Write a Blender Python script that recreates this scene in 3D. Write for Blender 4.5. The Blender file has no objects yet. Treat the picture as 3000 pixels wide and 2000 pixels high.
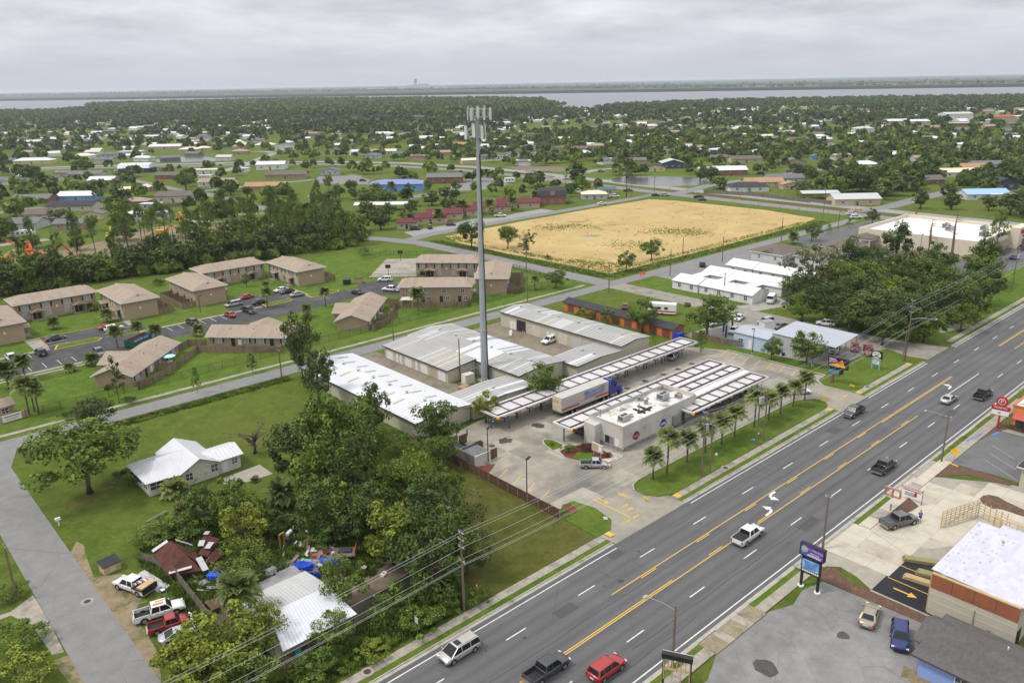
import bpy,math,random
import numpy as np
from mathutils import Vector,Matrix
random.seed(7)
rng=np.random.default_rng(7)
R=math.radians
# scene, camera, sky, sun
# World: X runs along the main road, Y square to it (away from the road), Z up, metres.
sc=bpy.context.scene
COL=sc.collection
sc.render.engine='CYCLES'
sc.cycles.use_denoising=True
sc.cycles.max_bounces=6
sc.cycles.diffuse_bounces=2
sc.cycles.glossy_bounces=2
sc.cycles.transmission_bounces=2
sc.cycles.transparent_max_bounces=6
sc.cycles.volume_bounces=1
sc.view_settings.view_transform='Standard'
sc.view_settings.look='None'
sc.view_settings.gamma=1.0
sc.view_settings.exposure=0.52
sc.view_settings.use_curve_mapping=False
CAM_H=61.5
HEAD=R(47.96)
PITCH,ROLL=R(18.04),R(1.07)
cam_data=bpy.data.cameras.new("camera")
cam_data.sensor_width=36.0
cam_data.lens=28.0
cam_data.clip_start=0.5
cam_data.clip_end=60000
cam=bpy.data.objects.new("camera",cam_data)
COL.objects.link(cam)
_x=Vector((math.sin(HEAD),-math.cos(HEAD),0))
_y=Vector((math.cos(HEAD),math.sin(HEAD),0))
_f=_y*math.cos(PITCH)+Vector((0,0,-math.sin(PITCH)))
_d=-_y*math.sin(PITCH)+Vector((0,0,-math.cos(PITCH)))
_r=_x*math.cos(ROLL)+_d*math.sin(ROLL)
_u=_x*math.sin(ROLL)-_d*math.cos(ROLL)
cm=Matrix.Identity(4)
for i in range(3):
 cm[i][0],cm[i][1],cm[i][2]=_r[i],_u[i],-_f[i]
cm[2][3]=CAM_H
cam.matrix_world=cm
sc.camera=cam
IMG=HEAD-R(90)
world=bpy.data.worlds.new("World")
sc.world=world
world.use_nodes=True
wt=world.node_tree
for n in list(wt.nodes):
 wt.nodes.remove(n)
def wn(t,**k):
 n=wt.nodes.new(t)
 for a,b in k.items():
  setattr(n,a,b)
 return n
SUN_EL,SUN_AZ=R(56),R(150)
w_out=wn('ShaderNodeOutputWorld');w_bg=wn('ShaderNodeBackground')
w_sky=wn('ShaderNodeTexSky',sky_type='NISHITA',sun_disc=False,sun_elevation=SUN_EL,sun_rotation=R(90)-SUN_AZ)
w_sky.air_density=1.0;w_sky.dust_density=3.0
w_tc=wn('ShaderNodeTexCoord')
w_sep=wn('ShaderNodeSeparateXYZ');wt.links.new(w_tc.outputs['Generated'],w_sep.inputs[0])
def wmath(op,a,b=None):
 n=wn('ShaderNodeMath',operation=op)
 for i,v in enumerate((a,b)):
  if v is None:continue
  if isinstance(v,(int,float)):n.inputs[i].default_value=v
  else:wt.links.new(v,n.inputs[i])
 return n.outputs[0]
z_up=wmath('MAXIMUM',w_sep.outputs[2],0.0)
z_den=wmath('ADD',z_up,0.15)
cx_=wmath('DIVIDE',w_sep.outputs[0],z_den);cy_=wmath('DIVIDE',w_sep.outputs[1],z_den)
w_cmb=wn('ShaderNodeCombineXYZ');wt.links.new(cx_,w_cmb.inputs[0]);wt.links.new(cy_,w_cmb.inputs[1])
w_n1=wn('ShaderNodeTexNoise');w_n1.inputs['Scale'].default_value=1.1;w_n1.inputs['Detail'].default_value=9;w_n1.inputs['Roughness'].default_value=0.58;w_n1.inputs['Distortion'].default_value=0.15
wt.links.new(w_cmb.outputs[0],w_n1.inputs['Vector'])
w_ramp=wn('ShaderNodeValToRGB');wt.links.new(w_n1.outputs[0],w_ramp.inputs[0])
w_ramp.color_ramp.elements[0].position=0.33;w_ramp.color_ramp.elements[0].color=(0.385,0.395,0.43,1)
w_ramp.color_ramp.elements[1].position=0.66;w_ramp.color_ramp.elements[1].color=(0.60,0.605,0.635,1)
# towards the horizon the deck blends into even grey air
w_hz=wn('ShaderNodeMapRange');wt.links.new(z_up,w_hz.inputs[0]);w_hz.inputs[1].default_value=0.0;w_hz.inputs[2].default_value=0.075
w_mixh=wn('ShaderNodeMix',data_type='RGBA');wt.links.new(w_hz.outputs[0],w_mixh.inputs[0])
w_mixh.inputs[6].default_value=(0.45,0.465,0.52,1);wt.links.new(w_ramp.outputs[0],w_mixh.inputs[7])
# an overcast sky grows brighter towards the zenith (CIE overcast sky)
cie=wmath('ADD',wmath('MULTIPLY',z_up,1.25),1.0)
w_vm=wn('ShaderNodeVectorMath',operation='SCALE');wt.links.new(w_mixh.outputs[2],w_vm.inputs[0]);wt.links.new(cie,w_vm.inputs['Scale'])
w_vs=wn('ShaderNodeVectorMath',operation='SCALE');wt.links.new(w_sky.outputs[0],w_vs.inputs[0]);w_vs.inputs['Scale'].default_value=0.05
w_mix=wn('ShaderNodeMix',data_type='RGBA');w_mix.inputs[0].default_value=0.92
wt.links.new(w_vs.outputs[0],w_mix.inputs[6]);wt.links.new(w_vm.outputs[0],w_mix.inputs[7])
wt.links.new(w_mix.outputs[2],w_bg.inputs[0]);w_bg.inputs[1].default_value=1.0
wt.links.new(w_bg.outputs[0],w_out.inputs[0])
sun=bpy.data.lights.new("sun",'SUN')
sun.energy=1.5;sun.angle=R(10);sun.color=(1.0,0.95,0.86)
sun_o=bpy.data.objects.new("sun",sun);COL.objects.link(sun_o)
sd=Vector((math.cos(SUN_EL)*math.cos(SUN_AZ),math.cos(SUN_EL)*math.sin(SUN_AZ),math.sin(SUN_EL)))
sun_o.rotation_euler=sd.to_track_quat('Z','Y').to_euler()
sun_o.location=(0,0,200)
# materials
MATS={}
def new_mat(name):
 m=bpy.data.materials.new(name);m.use_nodes=True
 nt=m.node_tree;b=nt.nodes['Principled BSDF']
 MATS[name]=m
 return m,nt,b
def lnk(nt,a,b):nt.links.new(a,b)
def node(nt,t,**k):
 n=nt.nodes.new(t)
 for a,v in k.items():
  if a.startswith('i_'):
   n.inputs[a[2:].replace('_',' ')].default_value=v
  else:
   setattr(n,a,v)
 return n
def noise(nt,vec,scale,detail=4,rough=0.55,dist=0.0):
 n=node(nt,'ShaderNodeTexNoise');n.inputs['Scale'].default_value=scale;n.inputs['Detail'].default_value=detail
 n.inputs['Roughness'].default_value=rough;n.inputs['Distortion'].default_value=dist
 lnk(nt,vec,n.inputs['Vector']);return n.outputs[0]
def ramp(nt,fac,stops):
 n=node(nt,'ShaderNodeValToRGB');lnk(nt,fac,n.inputs[0]);e=n.color_ramp.elements
 while len(e)<len(stops):e.new(0.5)
 for el,(p,c)in zip(e,stops):
  el.position=p
  el.color=(c,c,c,1)if isinstance(c,(int,float))else(*c,1)
 return n.outputs[0]
def mixc(nt,fac,a,b,mode='MIX'):
 n=node(nt,'ShaderNodeMix',data_type='RGBA',blend_type=mode)
 for i,v in((0,fac),(6,a),(7,b)):
  if isinstance(v,(int,float)):n.inputs[i].default_value=v
  elif isinstance(v,tuple):n.inputs[i].default_value=(*v,1)if len(v)==3 else v
  else:lnk(nt,v,n.inputs[i])
 return n.outputs[2]
def wpos(nt):return node(nt,'ShaderNodeNewGeometry').outputs['Position']
def opos(nt):return node(nt,'ShaderNodeTexCoord').outputs['Object']
def scalev(nt,v,s):
 n=node(nt,'ShaderNodeVectorMath',operation='MULTIPLY');lnk(nt,v,n.inputs[0]);n.inputs[1].default_value=s;return n.outputs[0]
def bump(nt,b,h,strength,dist=0.02):
 n=node(nt,'ShaderNodeBump');n.inputs['Strength'].default_value=strength;n.inputs['Distance'].default_value=dist
 lnk(nt,h,n.inputs['Height']);lnk(nt,n.outputs[0],b.inputs['Normal'])
def M(name,col,rough=0.7,var=0.12,scale=1.5,metal=0.0,bmp=0.0,spec=0.4,dirt=None,dscale=0.25,dlo=0.5,dhi=0.72,coat=0.0,stretch=None):
 """plain surface: base colour, soft variation, optional stains of their own colour"""
 if name in MATS:return MATS[name]
 m,nt,b=new_mat(name)
 b.inputs['Roughness'].default_value=rough;b.inputs['Metallic'].default_value=metal
 b.inputs['Specular IOR Level'].default_value=spec
 if coat:b.inputs['Coat Weight'].default_value=coat;b.inputs['Coat Roughness'].default_value=0.06
 if var==0 and not dirt:
  b.inputs['Base Color'].default_value=(*col,1);return m
 p=wpos(nt)
 if stretch:p=scalev(nt,p,stretch)
 n1=noise(nt,p,scale,5,0.6)
 lo=tuple(c*(1-var)for c in col);hi=tuple(min(1,c*(1+var))for c in col)
 c=ramp(nt,n1,[(0.3,lo),(0.7,hi)])
 if dirt:
  n2=noise(nt,p,dscale,6,0.62,0.4)
  c=mixc(nt,ramp(nt,n2,[(dlo,0.0),(dhi,1.0)]),c,dirt)
 lnk(nt,c,b.inputs['Base Color'])
 if bmp:bump(nt,b,noise(nt,p,scale*8,3),bmp)
 return m
def shingle(name,a,bcol,cc):
 m,nt,b=new_mat(name);p=opos(nt);b.inputs['Roughness'].default_value=0.9;b.inputs['Specular IOR Level'].default_value=0.2
 br=node(nt,'ShaderNodeTexBrick');lnk(nt,p,br.inputs['Vector'])
 br.inputs['Scale'].default_value=1.0;br.inputs['Brick Width'].default_value=0.5;br.inputs['Row Height'].default_value=0.19
 br.inputs['Mortar Size'].default_value=0.012;br.inputs['Color1'].default_value=(*a,1);br.inputs['Color2'].default_value=(*bcol,1)
 br.inputs['Mortar'].default_value=(*[v*0.7 for v in a],1)
 sp=ramp(nt,noise(nt,p,2.2,5,.7),[(0.35,0.0),(0.68,1.0)])
 c=mixc(nt,sp,br.outputs[0],cc)
 st=ramp(nt,noise(nt,scalev(nt,p,(0.9,0.25,0.25)),0.8,5),[(0.45,0.0),(0.8,0.55)])
 c=mixc(nt,st,c,tuple(v*0.62 for v in a))
 lnk(nt,c,b.inputs['Base Color']);return m
def brickm(name,a,bcol,mort):
 m,nt,b=new_mat(name);b.inputs['Roughness'].default_value=0.85;b.inputs['Specular IOR Level'].default_value=0.2
 p=opos(nt);s=node(nt,'ShaderNodeSeparateXYZ');lnk(nt,p,s.inputs[0])
 ad=node(nt,'ShaderNodeMath',operation='ADD');lnk(nt,s.outputs[0],ad.inputs[0]);lnk(nt,s.outputs[1],ad.inputs[1])
 cb=node(nt,'ShaderNodeCombineXYZ');lnk(nt,ad.outputs[0],cb.inputs[0]);lnk(nt,s.outputs[2],cb.inputs[1])
 br=node(nt,'ShaderNodeTexBrick');lnk(nt,cb.outputs[0],br.inputs['Vector']);br.inputs['Scale'].default_value=1
 br.inputs['Brick Width'].default_value=0.22;br.inputs['Row Height'].default_value=0.075;br.inputs['Mortar Size'].default_value=0.008
 br.inputs['Color1'].default_value=(*a,1);br.inputs['Color2'].default_value=(*bcol,1);br.inputs['Mortar'].default_value=(*mort,1)
 c=mixc(nt,ramp(nt,noise(nt,p,0.9,5),[(0.4,0.0),(0.75,0.5)]),br.outputs[0],tuple(v*0.75 for v in a))
 lnk(nt,c,b.inputs['Base Color']);return m
def metal_sheet(name,col,dirt,amount,rough=0.45,axis=0,pitch=0.9,metal=0.15):
 """ribbed sheet metal: fine rib relief along one axis, streaky stains"""
 m,nt,b=new_mat(name);p=wpos(nt);b.inputs['Roughness'].default_value=rough;b.inputs['Metallic'].default_value=metal
 st=scalev(nt,p,(0.25,2.2,1)if axis==1 else(2.2,0.25,1))
 n1=ramp(nt,noise(nt,st,0.7,6,0.65),[(0.42,0.0),(0.75,amount)])
 n2=ramp(nt,noise(nt,p,0.18,4),[(0.42,0.0),(0.7,amount*0.6)])
 c=mixc(nt,n1,col,dirt);c=mixc(nt,n2,c,dirt)
 lnk(nt,c,b.inputs['Base Color'])
 w=node(nt,'ShaderNodeTexWave',bands_direction='X' if axis==0 else 'Y');w.inputs['Scale'].default_value=0.314/pitch
 lnk(nt,p,w.inputs['Vector']);bump(nt,b,w.outputs[1],0.25,0.03)
 return m
 # mesh helpers
class MB:
 def __init__(s):s.v=[];s.f=[]
 def add(s,vs,fs):
  o=len(s.v);s.v+=[tuple(p)for p in vs];s.f+=[tuple(i+o for i in q)for q in fs];return s
 def box(s,x0,y0,z0,x1,y1,z1):
  return s.add([(x0,y0,z0),(x1,y0,z0),(x1,y1,z0),(x0,y1,z0),(x0,y0,z1),(x1,y0,z1),(x1,y1,z1),(x0,y1,z1)],[(3,2,1,0),(4,5,6,7),(0,1,5,4),(1,2,6,5),(2,3,7,6),(3,0,4,7)])
 def prism(s,poly,z0,z1):
  n=len(poly)
  if sum(poly[i][0]*poly[(i+1)%n][1]-poly[(i+1)%n][0]*poly[i][1]for i in range(n))<0:poly=poly[::-1]
  vs=[(x,y,z0)for x,y in poly]+[(x,y,z1)for x,y in poly]
  fs=[tuple(range(n-1,-1,-1)),tuple(range(n,2*n))]+[(i,(i+1)%n,n+(i+1)%n,n+i)for i in range(n)]
  return s.add(vs,fs)
 def sheet(s,poly,z):
  n=len(poly)
  if sum(poly[i][0]*poly[(i+1)%n][1]-poly[(i+1)%n][0]*poly[i][1]for i in range(n))<0:poly=poly[::-1]
  return s.add([(x,y,z)for x,y in poly],[tuple(range(n))])
 def side(s,prof,y0,y1):
  """profile in XZ pulled along Y"""
  n=len(prof)
  vs=[(x,y0,z)for x,z in prof]+[(x,y1,z)for x,z in prof]
  return s.add(vs,[tuple(range(n)),tuple(range(2*n-1,n-1,-1))]+[(i,n+i,n+(i+1)%n,(i+1)%n)for i in range(n)])
 def cyl(s,x,y,z0,z1,r0,r1=None,n=8):
  r1=r0 if r1 is None else r1
  vs=[(x+r0*math.cos(2*math.pi*i/n),y+r0*math.sin(2*math.pi*i/n),z0)for i in range(n)]+[(x+r1*math.cos(2*math.pi*i/n),y+r1*math.sin(2*math.pi*i/n),z1)for i in range(n)]
  return s.add(vs,[tuple(range(n-1,-1,-1)),tuple(range(n,2*n))]+[(i,(i+1)%n,n+(i+1)%n,n+i)for i in range(n)])
 def tube(s,pts,r,n=5):
  """pipe along points; r a number or list"""
  pts=[Vector(p)for p in pts];m=len(pts);rs=r if isinstance(r,(list,tuple))else[r]*m
  vs=[]
  for i,p in enumerate(pts):
   t=(pts[min(i+1,m-1)]-pts[max(i-1,0)]).normalized()
   a=t.cross(Vector((0,0,1)))
   if a.length<0.05:a=t.cross(Vector((1,0,0)))
   a.normalize();b=t.cross(a)
   for k in range(n):
    an=2*math.pi*k/n
    vs.append(p+(a*math.cos(an)+b*math.sin(an))*rs[i])
  fs=[(i*n+k,i*n+(k+1)%n,(i+1)*n+(k+1)%n,(i+1)*n+k)for i in range(m-1)for k in range(n)]
  fs+=[tuple(range(n-1,-1,-1)),tuple(range((m-1)*n,m*n))]
  return s.add(vs,fs)
 def bar(s,a,b,w,h):
  """square bar between two points"""
  a,b=Vector(a),Vector(b);t=(b-a).normalized()
  p=t.cross(Vector((0,0,1)))
  if p.length<0.01:p=Vector((1,0,0))
  p.normalize();q=p.cross(t)
  vs=[e+p*sx*w/2+q*sz*h/2 for e in(a,b)for sx,sz in((-1,-1),(1,-1),(1,1),(-1,1))]
  return s.add(vs,[(3,2,1,0),(4,5,6,7),(0,1,5,4),(1,2,6,5),(2,3,7,6),(3,0,4,7)])
 def ball(s,x,y,z,rx,ry=None,rz=None,n=8,m=5):
  ry=ry or rx;rz=rz or rx
  vs=[(x,y,z-rz)]
  for j in range(1,m):
   ph=-math.pi/2+math.pi*j/m
   for i in range(n):
    a=2*math.pi*i/n
    vs.append((x+rx*math.cos(ph)*math.cos(a),y+ry*math.cos(ph)*math.sin(a),z+rz*math.sin(ph)))
  vs.append((x,y,z+rz));L=len(vs)-1
  fs=[(0,1+(i+1)%n,1+i)for i in range(n)]
  for j in range(m-2):
   fs+=[(1+j*n+i,1+j*n+(i+1)%n,1+(j+1)*n+(i+1)%n,1+(j+1)*n+i)for i in range(n)]
  fs+=[(1+(m-2)*n+i,1+(m-2)*n+(i+1)%n,L)for i in range(n)]
  return s.add(vs,fs)
 def mesh(s,name='mesh',smooth=False):
  me=bpy.data.meshes.new(name);me.from_pydata(s.v,[],s.f);me.update()
  if smooth:me.shade_smooth()
  return me
def B(*a):return MB().box(*a)
def obj(name,mb,mat=None,parent=None,loc=None,rz=None,smooth=False,mat_on_obj=False):
 me=mb.mesh(name,smooth)if isinstance(mb,MB)else mb
 o=bpy.data.objects.new(name,me);COL.objects.link(o)
 if mat is not None:
  if mat_on_obj:
   if not me.materials:me.materials.append(None)
   o.material_slots[0].link='OBJECT';o.material_slots[0].material=mat
  elif not me.materials:me.materials.append(mat)
 if parent:o.parent=parent
 if loc is not None:o.location=loc
 if rz is not None:o.rotation_euler[2]=rz
 return o
def tag(o,label=None,cat=None,group=None,kind=None):
 if label:o['label']=label
 if cat:o['category']=cat
 if group:o['group']=group
 if kind:o['kind']=kind
 return o
def thing(name,label,cat,loc=(0,0,0),rz=0.0,group=None):
 o=bpy.data.objects.new(name,None);COL.objects.link(o);o.empty_display_size=0.5
 o.location=loc if len(loc)==3 else(loc[0],loc[1],0);o.rotation_euler[2]=rz
 return tag(o,label,cat,group)
def struct(name,mb,mat,kind='structure'):
 return tag(obj(name,mb,mat),kind=kind)
def arr_mesh(name,V,F):
 """numpy verts (n,3) and quads (m,4) or tris (m,3) to a mesh"""
 me=bpy.data.meshes.new(name);k=F.shape[1]
 me.vertices.add(len(V));me.vertices.foreach_set('co',V.astype(np.float32).ravel())
 me.loops.add(F.size);me.loops.foreach_set('vertex_index',F.astype(np.int32).ravel())
 me.polygons.add(len(F));me.polygons.foreach_set('loop_start',np.arange(0,F.size,k,dtype=np.int32))
 me.update(calc_edges=True);return me
 # ground materials
def grass_mat(name,g1,g2,dry,dry_amt=0.35):
 m,nt,b=new_mat(name);p=wpos(nt);b.inputs['Roughness'].default_value=0.95;b.inputs['Specular IOR Level'].default_value=0.08
 big=noise(nt,p,0.035,5,0.6,0.6);mid=noise(nt,p,0.35,5,0.6);fine=noise(nt,p,5.0,4,0.7);vf=noise(nt,p,22.0,2,0.7)
 c=mixc(nt,ramp(nt,mid,[(0.36,0.0),(0.64,1.0)]),tuple(v*.78 for v in g1),tuple(v*1.1 for v in g2))
 c=mixc(nt,ramp(nt,noise(nt,p,1.4,6,0.75,0.5),[(0.38,0.6),(0.56,0.0)]),c,tuple(v*.5 for v in g1))
 c=mixc(nt,ramp(nt,big,[(0.46,0.0),(0.68,dry_amt)]),c,dry)
 c=mixc(nt,ramp(nt,noise(nt,p,0.11,6,0.7,0.8),[(0.5,0.0),(0.66,0.55)]),c,tuple(a_*.55+b_*.45 for a_,b_ in zip(g2,dry)))
 c=mixc(nt,ramp(nt,noise(nt,p,0.06,7,0.75,1.2),[(0.62,0.0),(0.74,dry_amt)]),c,(0.16,0.125,0.06))
 c=mixc(nt,ramp(nt,fine,[(0.3,0.55),(0.7,0.0)]),c,tuple(v*0.45 for v in g1))
 c=mixc(nt,ramp(nt,vf,[(0.35,0.0),(0.75,0.35)]),c,tuple(min(1,v*1.7)for v in g2))
 lnk(nt,c,b.inputs['Base Color'])
 mx=node(nt,'ShaderNodeMath',operation='ADD');lnk(nt,fine,mx.inputs[0]);lnk(nt,vf,mx.inputs[1])
 bump(nt,b,mx.outputs[0],0.7,0.12);return m
GRASS=grass_mat('grass',(0.074,0.118,0.016),(0.118,0.165,0.025),(0.145,0.12,0.04),0.65)
LAWN=grass_mat('lawn',(0.076,0.136,0.016),(0.12,0.185,0.026),(0.14,0.145,0.038),0.45)
DRYGRASS=grass_mat('dry_grass',(0.080,0.094,0.018),(0.11,0.115,0.026),(0.16,0.13,0.055),0.75)
def asphalt_mat(name,a,b_,pale,track=None):
 m,nt,b=new_mat(name);p=wpos(nt);b.inputs['Roughness'].default_value=0.85;b.inputs['Specular IOR Level'].default_value=0.25
 q=scalev(nt,p,(0.12,1.0,1))if track else p
 n1=noise(nt,q,0.5,6,0.6);n2=noise(nt,p,6,3,0.7);n3=noise(nt,p,0.09,5,0.6,0.5)
 c=mixc(nt,ramp(nt,n1,[(0.3,0.0),(0.7,1.0)]),a,b_)
 c=mixc(nt,ramp(nt,n3,[(0.5,0.0),(0.75,0.6)]),c,pale)
 c=mixc(nt,ramp(nt,n2,[(0.3,0.3),(0.6,0.0)]),c,tuple(v*0.6 for v in a))
 if track:
  s=node(nt,'ShaderNodeSeparateXYZ');lnk(nt,p,s.inputs[0])
  w=node(nt,'ShaderNodeTexWave',bands_direction='Y');w.inputs['Scale'].default_value=0.314/track;w.inputs['Distortion'].default_value=0.6
  w.inputs['Detail'].default_value=3;lnk(nt,p,w.inputs['Vector'])
  c=mixc(nt,ramp(nt,w.outputs[1],[(0.35,0.0),(1.0,0.42)]),c,tuple(v*0.72 for v in a))
 vo=node(nt,'ShaderNodeTexVoronoi',feature='DISTANCE_TO_EDGE');vo.inputs['Scale'].default_value=0.16;lnk(nt,p,vo.inputs['Vector'])
 crack=ramp(nt,vo.outputs[0],[(0.0,0.35),(0.006,0.0)])
 c=mixc(nt,crack,c,(0.03,0.03,0.03))
 lnk(nt,c,b.inputs['Base Color']);bump(nt,b,n2,0.25,0.02);return m
ROAD=asphalt_mat('road_asphalt',(0.096,0.096,0.097),(0.126,0.125,0.125),(0.155,0.153,0.15),1.8)
STREET=asphalt_mat('street_asphalt',(0.175,0.17,0.165),(0.225,0.22,0.213),(0.26,0.25,0.235))
LOT=asphalt_mat('lot_asphalt',(0.04,0.04,0.042),(0.085,0.084,0.083),(0.15,0.148,0.143))
OLDLOT=asphalt_mat('old_lot',(0.15,0.148,0.144),(0.24,0.233,0.222),(0.34,0.33,0.305))
BLACKTOP=asphalt_mat('blacktop',(0.017,0.018,0.021),(0.024,0.025,0.028),(0.035,0.035,0.037))
NEWROAD=asphalt_mat('pale_road',(0.24,0.235,0.225),(0.29,0.28,0.27),(0.33,0.32,0.30))
CONC=M('concrete',(0.30,0.275,0.225),0.88,0.14,0.9,dirt=(0.16,0.145,0.12),dscale=0.16,dlo=0.5,dhi=0.75,bmp=0.1)
CONC_LOT=M('lot_concrete',(0.27,0.245,0.195),0.85,0.16,0.5,dirt=(0.125,0.118,0.105),dscale=0.085,dlo=0.47,dhi=0.7,bmp=0.1)
CONC_NEW=M('new_concrete',(0.46,0.42,0.335),0.85,0.08,0.7,dirt=(0.33,0.30,0.24),dscale=0.2)
CONC_WALK=M('walk_concrete',(0.30,0.27,0.22),0.9,0.16,1.3,dirt=(0.15,0.135,0.105),dscale=0.5)
CONC_OLD=M('stained_concrete',(0.24,0.20,0.13),0.9,0.2,1.8,dirt=(0.12,0.10,0.06),dscale=0.6)
KERB=M('kerb_concrete',(0.36,0.335,0.285),0.85,0.12,1.5,dirt=(0.17,0.155,0.13),dscale=0.6)
SANDM=None
def sand_mat():
 m,nt,b=new_mat('sand');p=wpos(nt);b.inputs['Roughness'].default_value=0.95;b.inputs['Specular IOR Level'].default_value=0.1
 n1=noise(nt,p,0.05,6,0.62,0.5);n2=noise(nt,scalev(nt,p,(1,0.25,1)),0.5,5,0.65,1.5);n3=noise(nt,p,3,3)
 c=mixc(nt,ramp(nt,n1,[(0.35,0.0),(0.7,1.0)]),(0.385,0.275,0.115),(0.48,0.36,0.165))
 c=mixc(nt,ramp(nt,n2,[(0.52,0.0),(0.72,0.5)]),c,(0.29,0.20,0.09))
 g=noise(nt,p,0.055,6,0.7,0.8);g2=noise(nt,p,0.9,4,0.7)
 gm=node(nt,'ShaderNodeMath',operation='MULTIPLY');lnk(nt,ramp(nt,g,[(0.57,0.0),(0.64,1.0)]),gm.inputs[0]);lnk(nt,ramp(nt,g2,[(0.40,0.0),(0.55,1.0)]),gm.inputs[1])
 c=mixc(nt,gm.outputs[0],c,(0.12,0.15,0.03))
 c=mixc(nt,ramp(nt,noise(nt,p,0.03,3,0.5),[(0.68,0.0),(0.72,0.8)]),c,(0.36,0.33,0.26))
 lnk(nt,c,b.inputs['Base Color']);bump(nt,b,n2,0.5,0.1);return m
SANDM=sand_mat()
DIRT=M('dirt',(0.22,0.17,0.10),0.95,0.25,0.8,dirt=(0.10,0.11,0.03),dscale=0.4,dlo=0.5,dhi=0.6,bmp=0.4)
GRAVEL=M('gravel',(0.30,0.285,0.26),0.95,0.25,3.0,dirt=(0.17,0.15,0.12),dscale=0.25,bmp=0.5)
MULCH=M('mulch',(0.105,0.058,0.036),0.95,0.4,4.0,dirt=(0.16,0.10,0.065),dscale=1.5,bmp=0.8)
REDMULCH=M('red_mulch',(0.13,0.035,0.022),0.95,0.4,4.0,bmp=0.8)
SOIL=M('plot_soil',(0.16,0.125,0.085),0.95,0.25,0.8,dirt=(0.07,0.09,0.025),dscale=0.3,bmp=0.4)
WHITEP=M('white_road_paint',(0.62,0.61,0.58),0.7,0.15,3,dirt=(0.25,0.245,0.24),dscale=1.5,dlo=0.55,dhi=0.8)
YELP=M('yellow_road_paint',(0.60,0.37,0.045),0.7,0.12,3,dirt=(0.28,0.2,0.06),dscale=1.2,dlo=0.58,dhi=0.85)
def water_mat():
 m,nt,b=new_mat('water');p=wpos(nt);b.inputs['Base Color'].default_value=(0.17,0.17,0.19,1);b.inputs['Roughness'].default_value=0.45;b.inputs['Specular IOR Level'].default_value=0.25
 n1=noise(nt,scalev(nt,p,(0.7,1,1)),0.05,6,0.7);bump(nt,b,n1,0.35,1.5);return m
WATER=water_mat()
PONDM=M('pond_water',(0.075,0.073,0.072),0.22,0.1,0.1)
FARWOOD=M('far_wood',(0.03,0.045,0.022),0.95,0.35,0.012,bmp=0.0,dirt=(0.05,0.06,0.03),dscale=0.004)
# the ground and the water
g=MB();S_=26000
g.sheet([(-S_,-S_),(S_,-S_),(S_,S_),(-S_,S_)],0.0)
struct('ground',g,GRASS)
near_shore=[(37.3,2535.0),(301.7,2684.9),(581.9,3099.9),(703.8,2971.0),(838.0,3183.6),(1167.1,4173.1),(1572.4,4263.3),(1836.5,3401.6),(1892.2,2503.1),(1877.1,1905.7),(1614.3,1555.5),(1377.2,1362.2),(1333.5,1245.1),(1589.0,1379.2),(1692.2,1379.6),(1880.2,1380.2),(2098.1,1327.2),(2349.9,1062.8),(2547.7,734.0),(2776.7,446.2)]
far_shore=[(4375.4,709.8),(4401.2,1275.1),(4284.7,1522.7),(4071.0,1846.8),(3937.1,2118.3),(3810.4,2685.2),(3950.7,3807.1),(3913.7,4649.3),(3677.8,6059.0),(3153.3,7459.3),(2600.8,8758.0),(2029.1,10659.1),(1038.8,12672.4),(273.9,14227.5)]
struct('bay_water',MB().sheet(near_shore+far_shore,0.10),WATER)
struct('creek_water',MB().sheet([(950.8,1429.8),(1053.7,1458.1),(1066.8,1310.8),(993.6,1234.3),(939.9,1266.2)],0.05),WATER)
struct('creek_water',MB().sheet([(901.6,718.5),(955.8,711.1),(869.9,650.4),(841.0,663.0)],0.05),WATER)
# dark woodland floor under the distant trees
struct('woodland_floor',MB().sheet([(524.9,1896.9),(734.1,2681.5),(833.1,3063.0),(1103.0,3902.1),(1471.2,3990.5),(1730.6,3206.2),(1800.4,2381.9),(1797.2,1834.1),(1372.7,1376.3),(1155.6,1146.5),(835.2,994.5),(754.5,1585.3),(604.7,1910.6)],0.02),FARWOOD)
struct('far_shore_land',MB().prism([(x*1.012,y*1.012)for x,y in reversed(far_shore)]+[(-9000,24000),(12000,24000),(24000,9000),(24000,2000),(9000,-2500)],0.03,13.0),FARWOOD)
# roads
def ribbon(pts,w,z,taper=None):
 P_=[Vector(p)for p in pts];L_,R_=[],[]
 for i,p in enumerate(P_):
  a=P_[max(i-1,0)];b=P_[min(i+1,len(P_)-1)];t=(b-a).normalized();n=Vector((-t.y,t.x))
  if 0<i<len(P_)-1:
   t1=(p-a).normalized();k=1/max(0.5,abs(n.dot(Vector((-t1.y,t1.x)))))
  else:k=1
  ww=w if taper is None else taper[i]
  L_.append(p+n*ww/2*k);R_.append(p-n*ww/2*k)
 mb=MB();m=len(P_)
 mb.v=[(q.x,q.y,z)for q in R_]+[(q.x,q.y,z)for q in L_]
 mb.f=[(i,i+1,m+i+1,m+i)for i in range(m-1)]
 return mb
def rect(x0,x1,y0,y1):return[(x0,y0),(x1,y0),(x1,y1),(x0,y1)]
def rrect(x0,x1,y0,y1,r,n=4):
 out=[]
 for cx,cy,a0 in((x1-r,y0+r,-90),(x1-r,y1-r,0),(x0+r,y1-r,90),(x0+r,y0+r,180)):
  for i in range(n+1):
   a=R(a0+90*i/n);out.append((cx+r*math.cos(a),cy+r*math.sin(a)))
 return out
main_road=struct('main_road',MB().sheet(rect(-150,900,43.0,62.6),0.03),ROAD)
struct('storage_street',MB().sheet(rect(-90,352,158.3,163.6),0.032),STREET)
struct('side_street',MB().sheet([(12.6,63.4),(18.8,63.4),(18.8,150),(21.5,158.6),(9,158.6),(12.6,150)],0.036),STREET)
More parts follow.
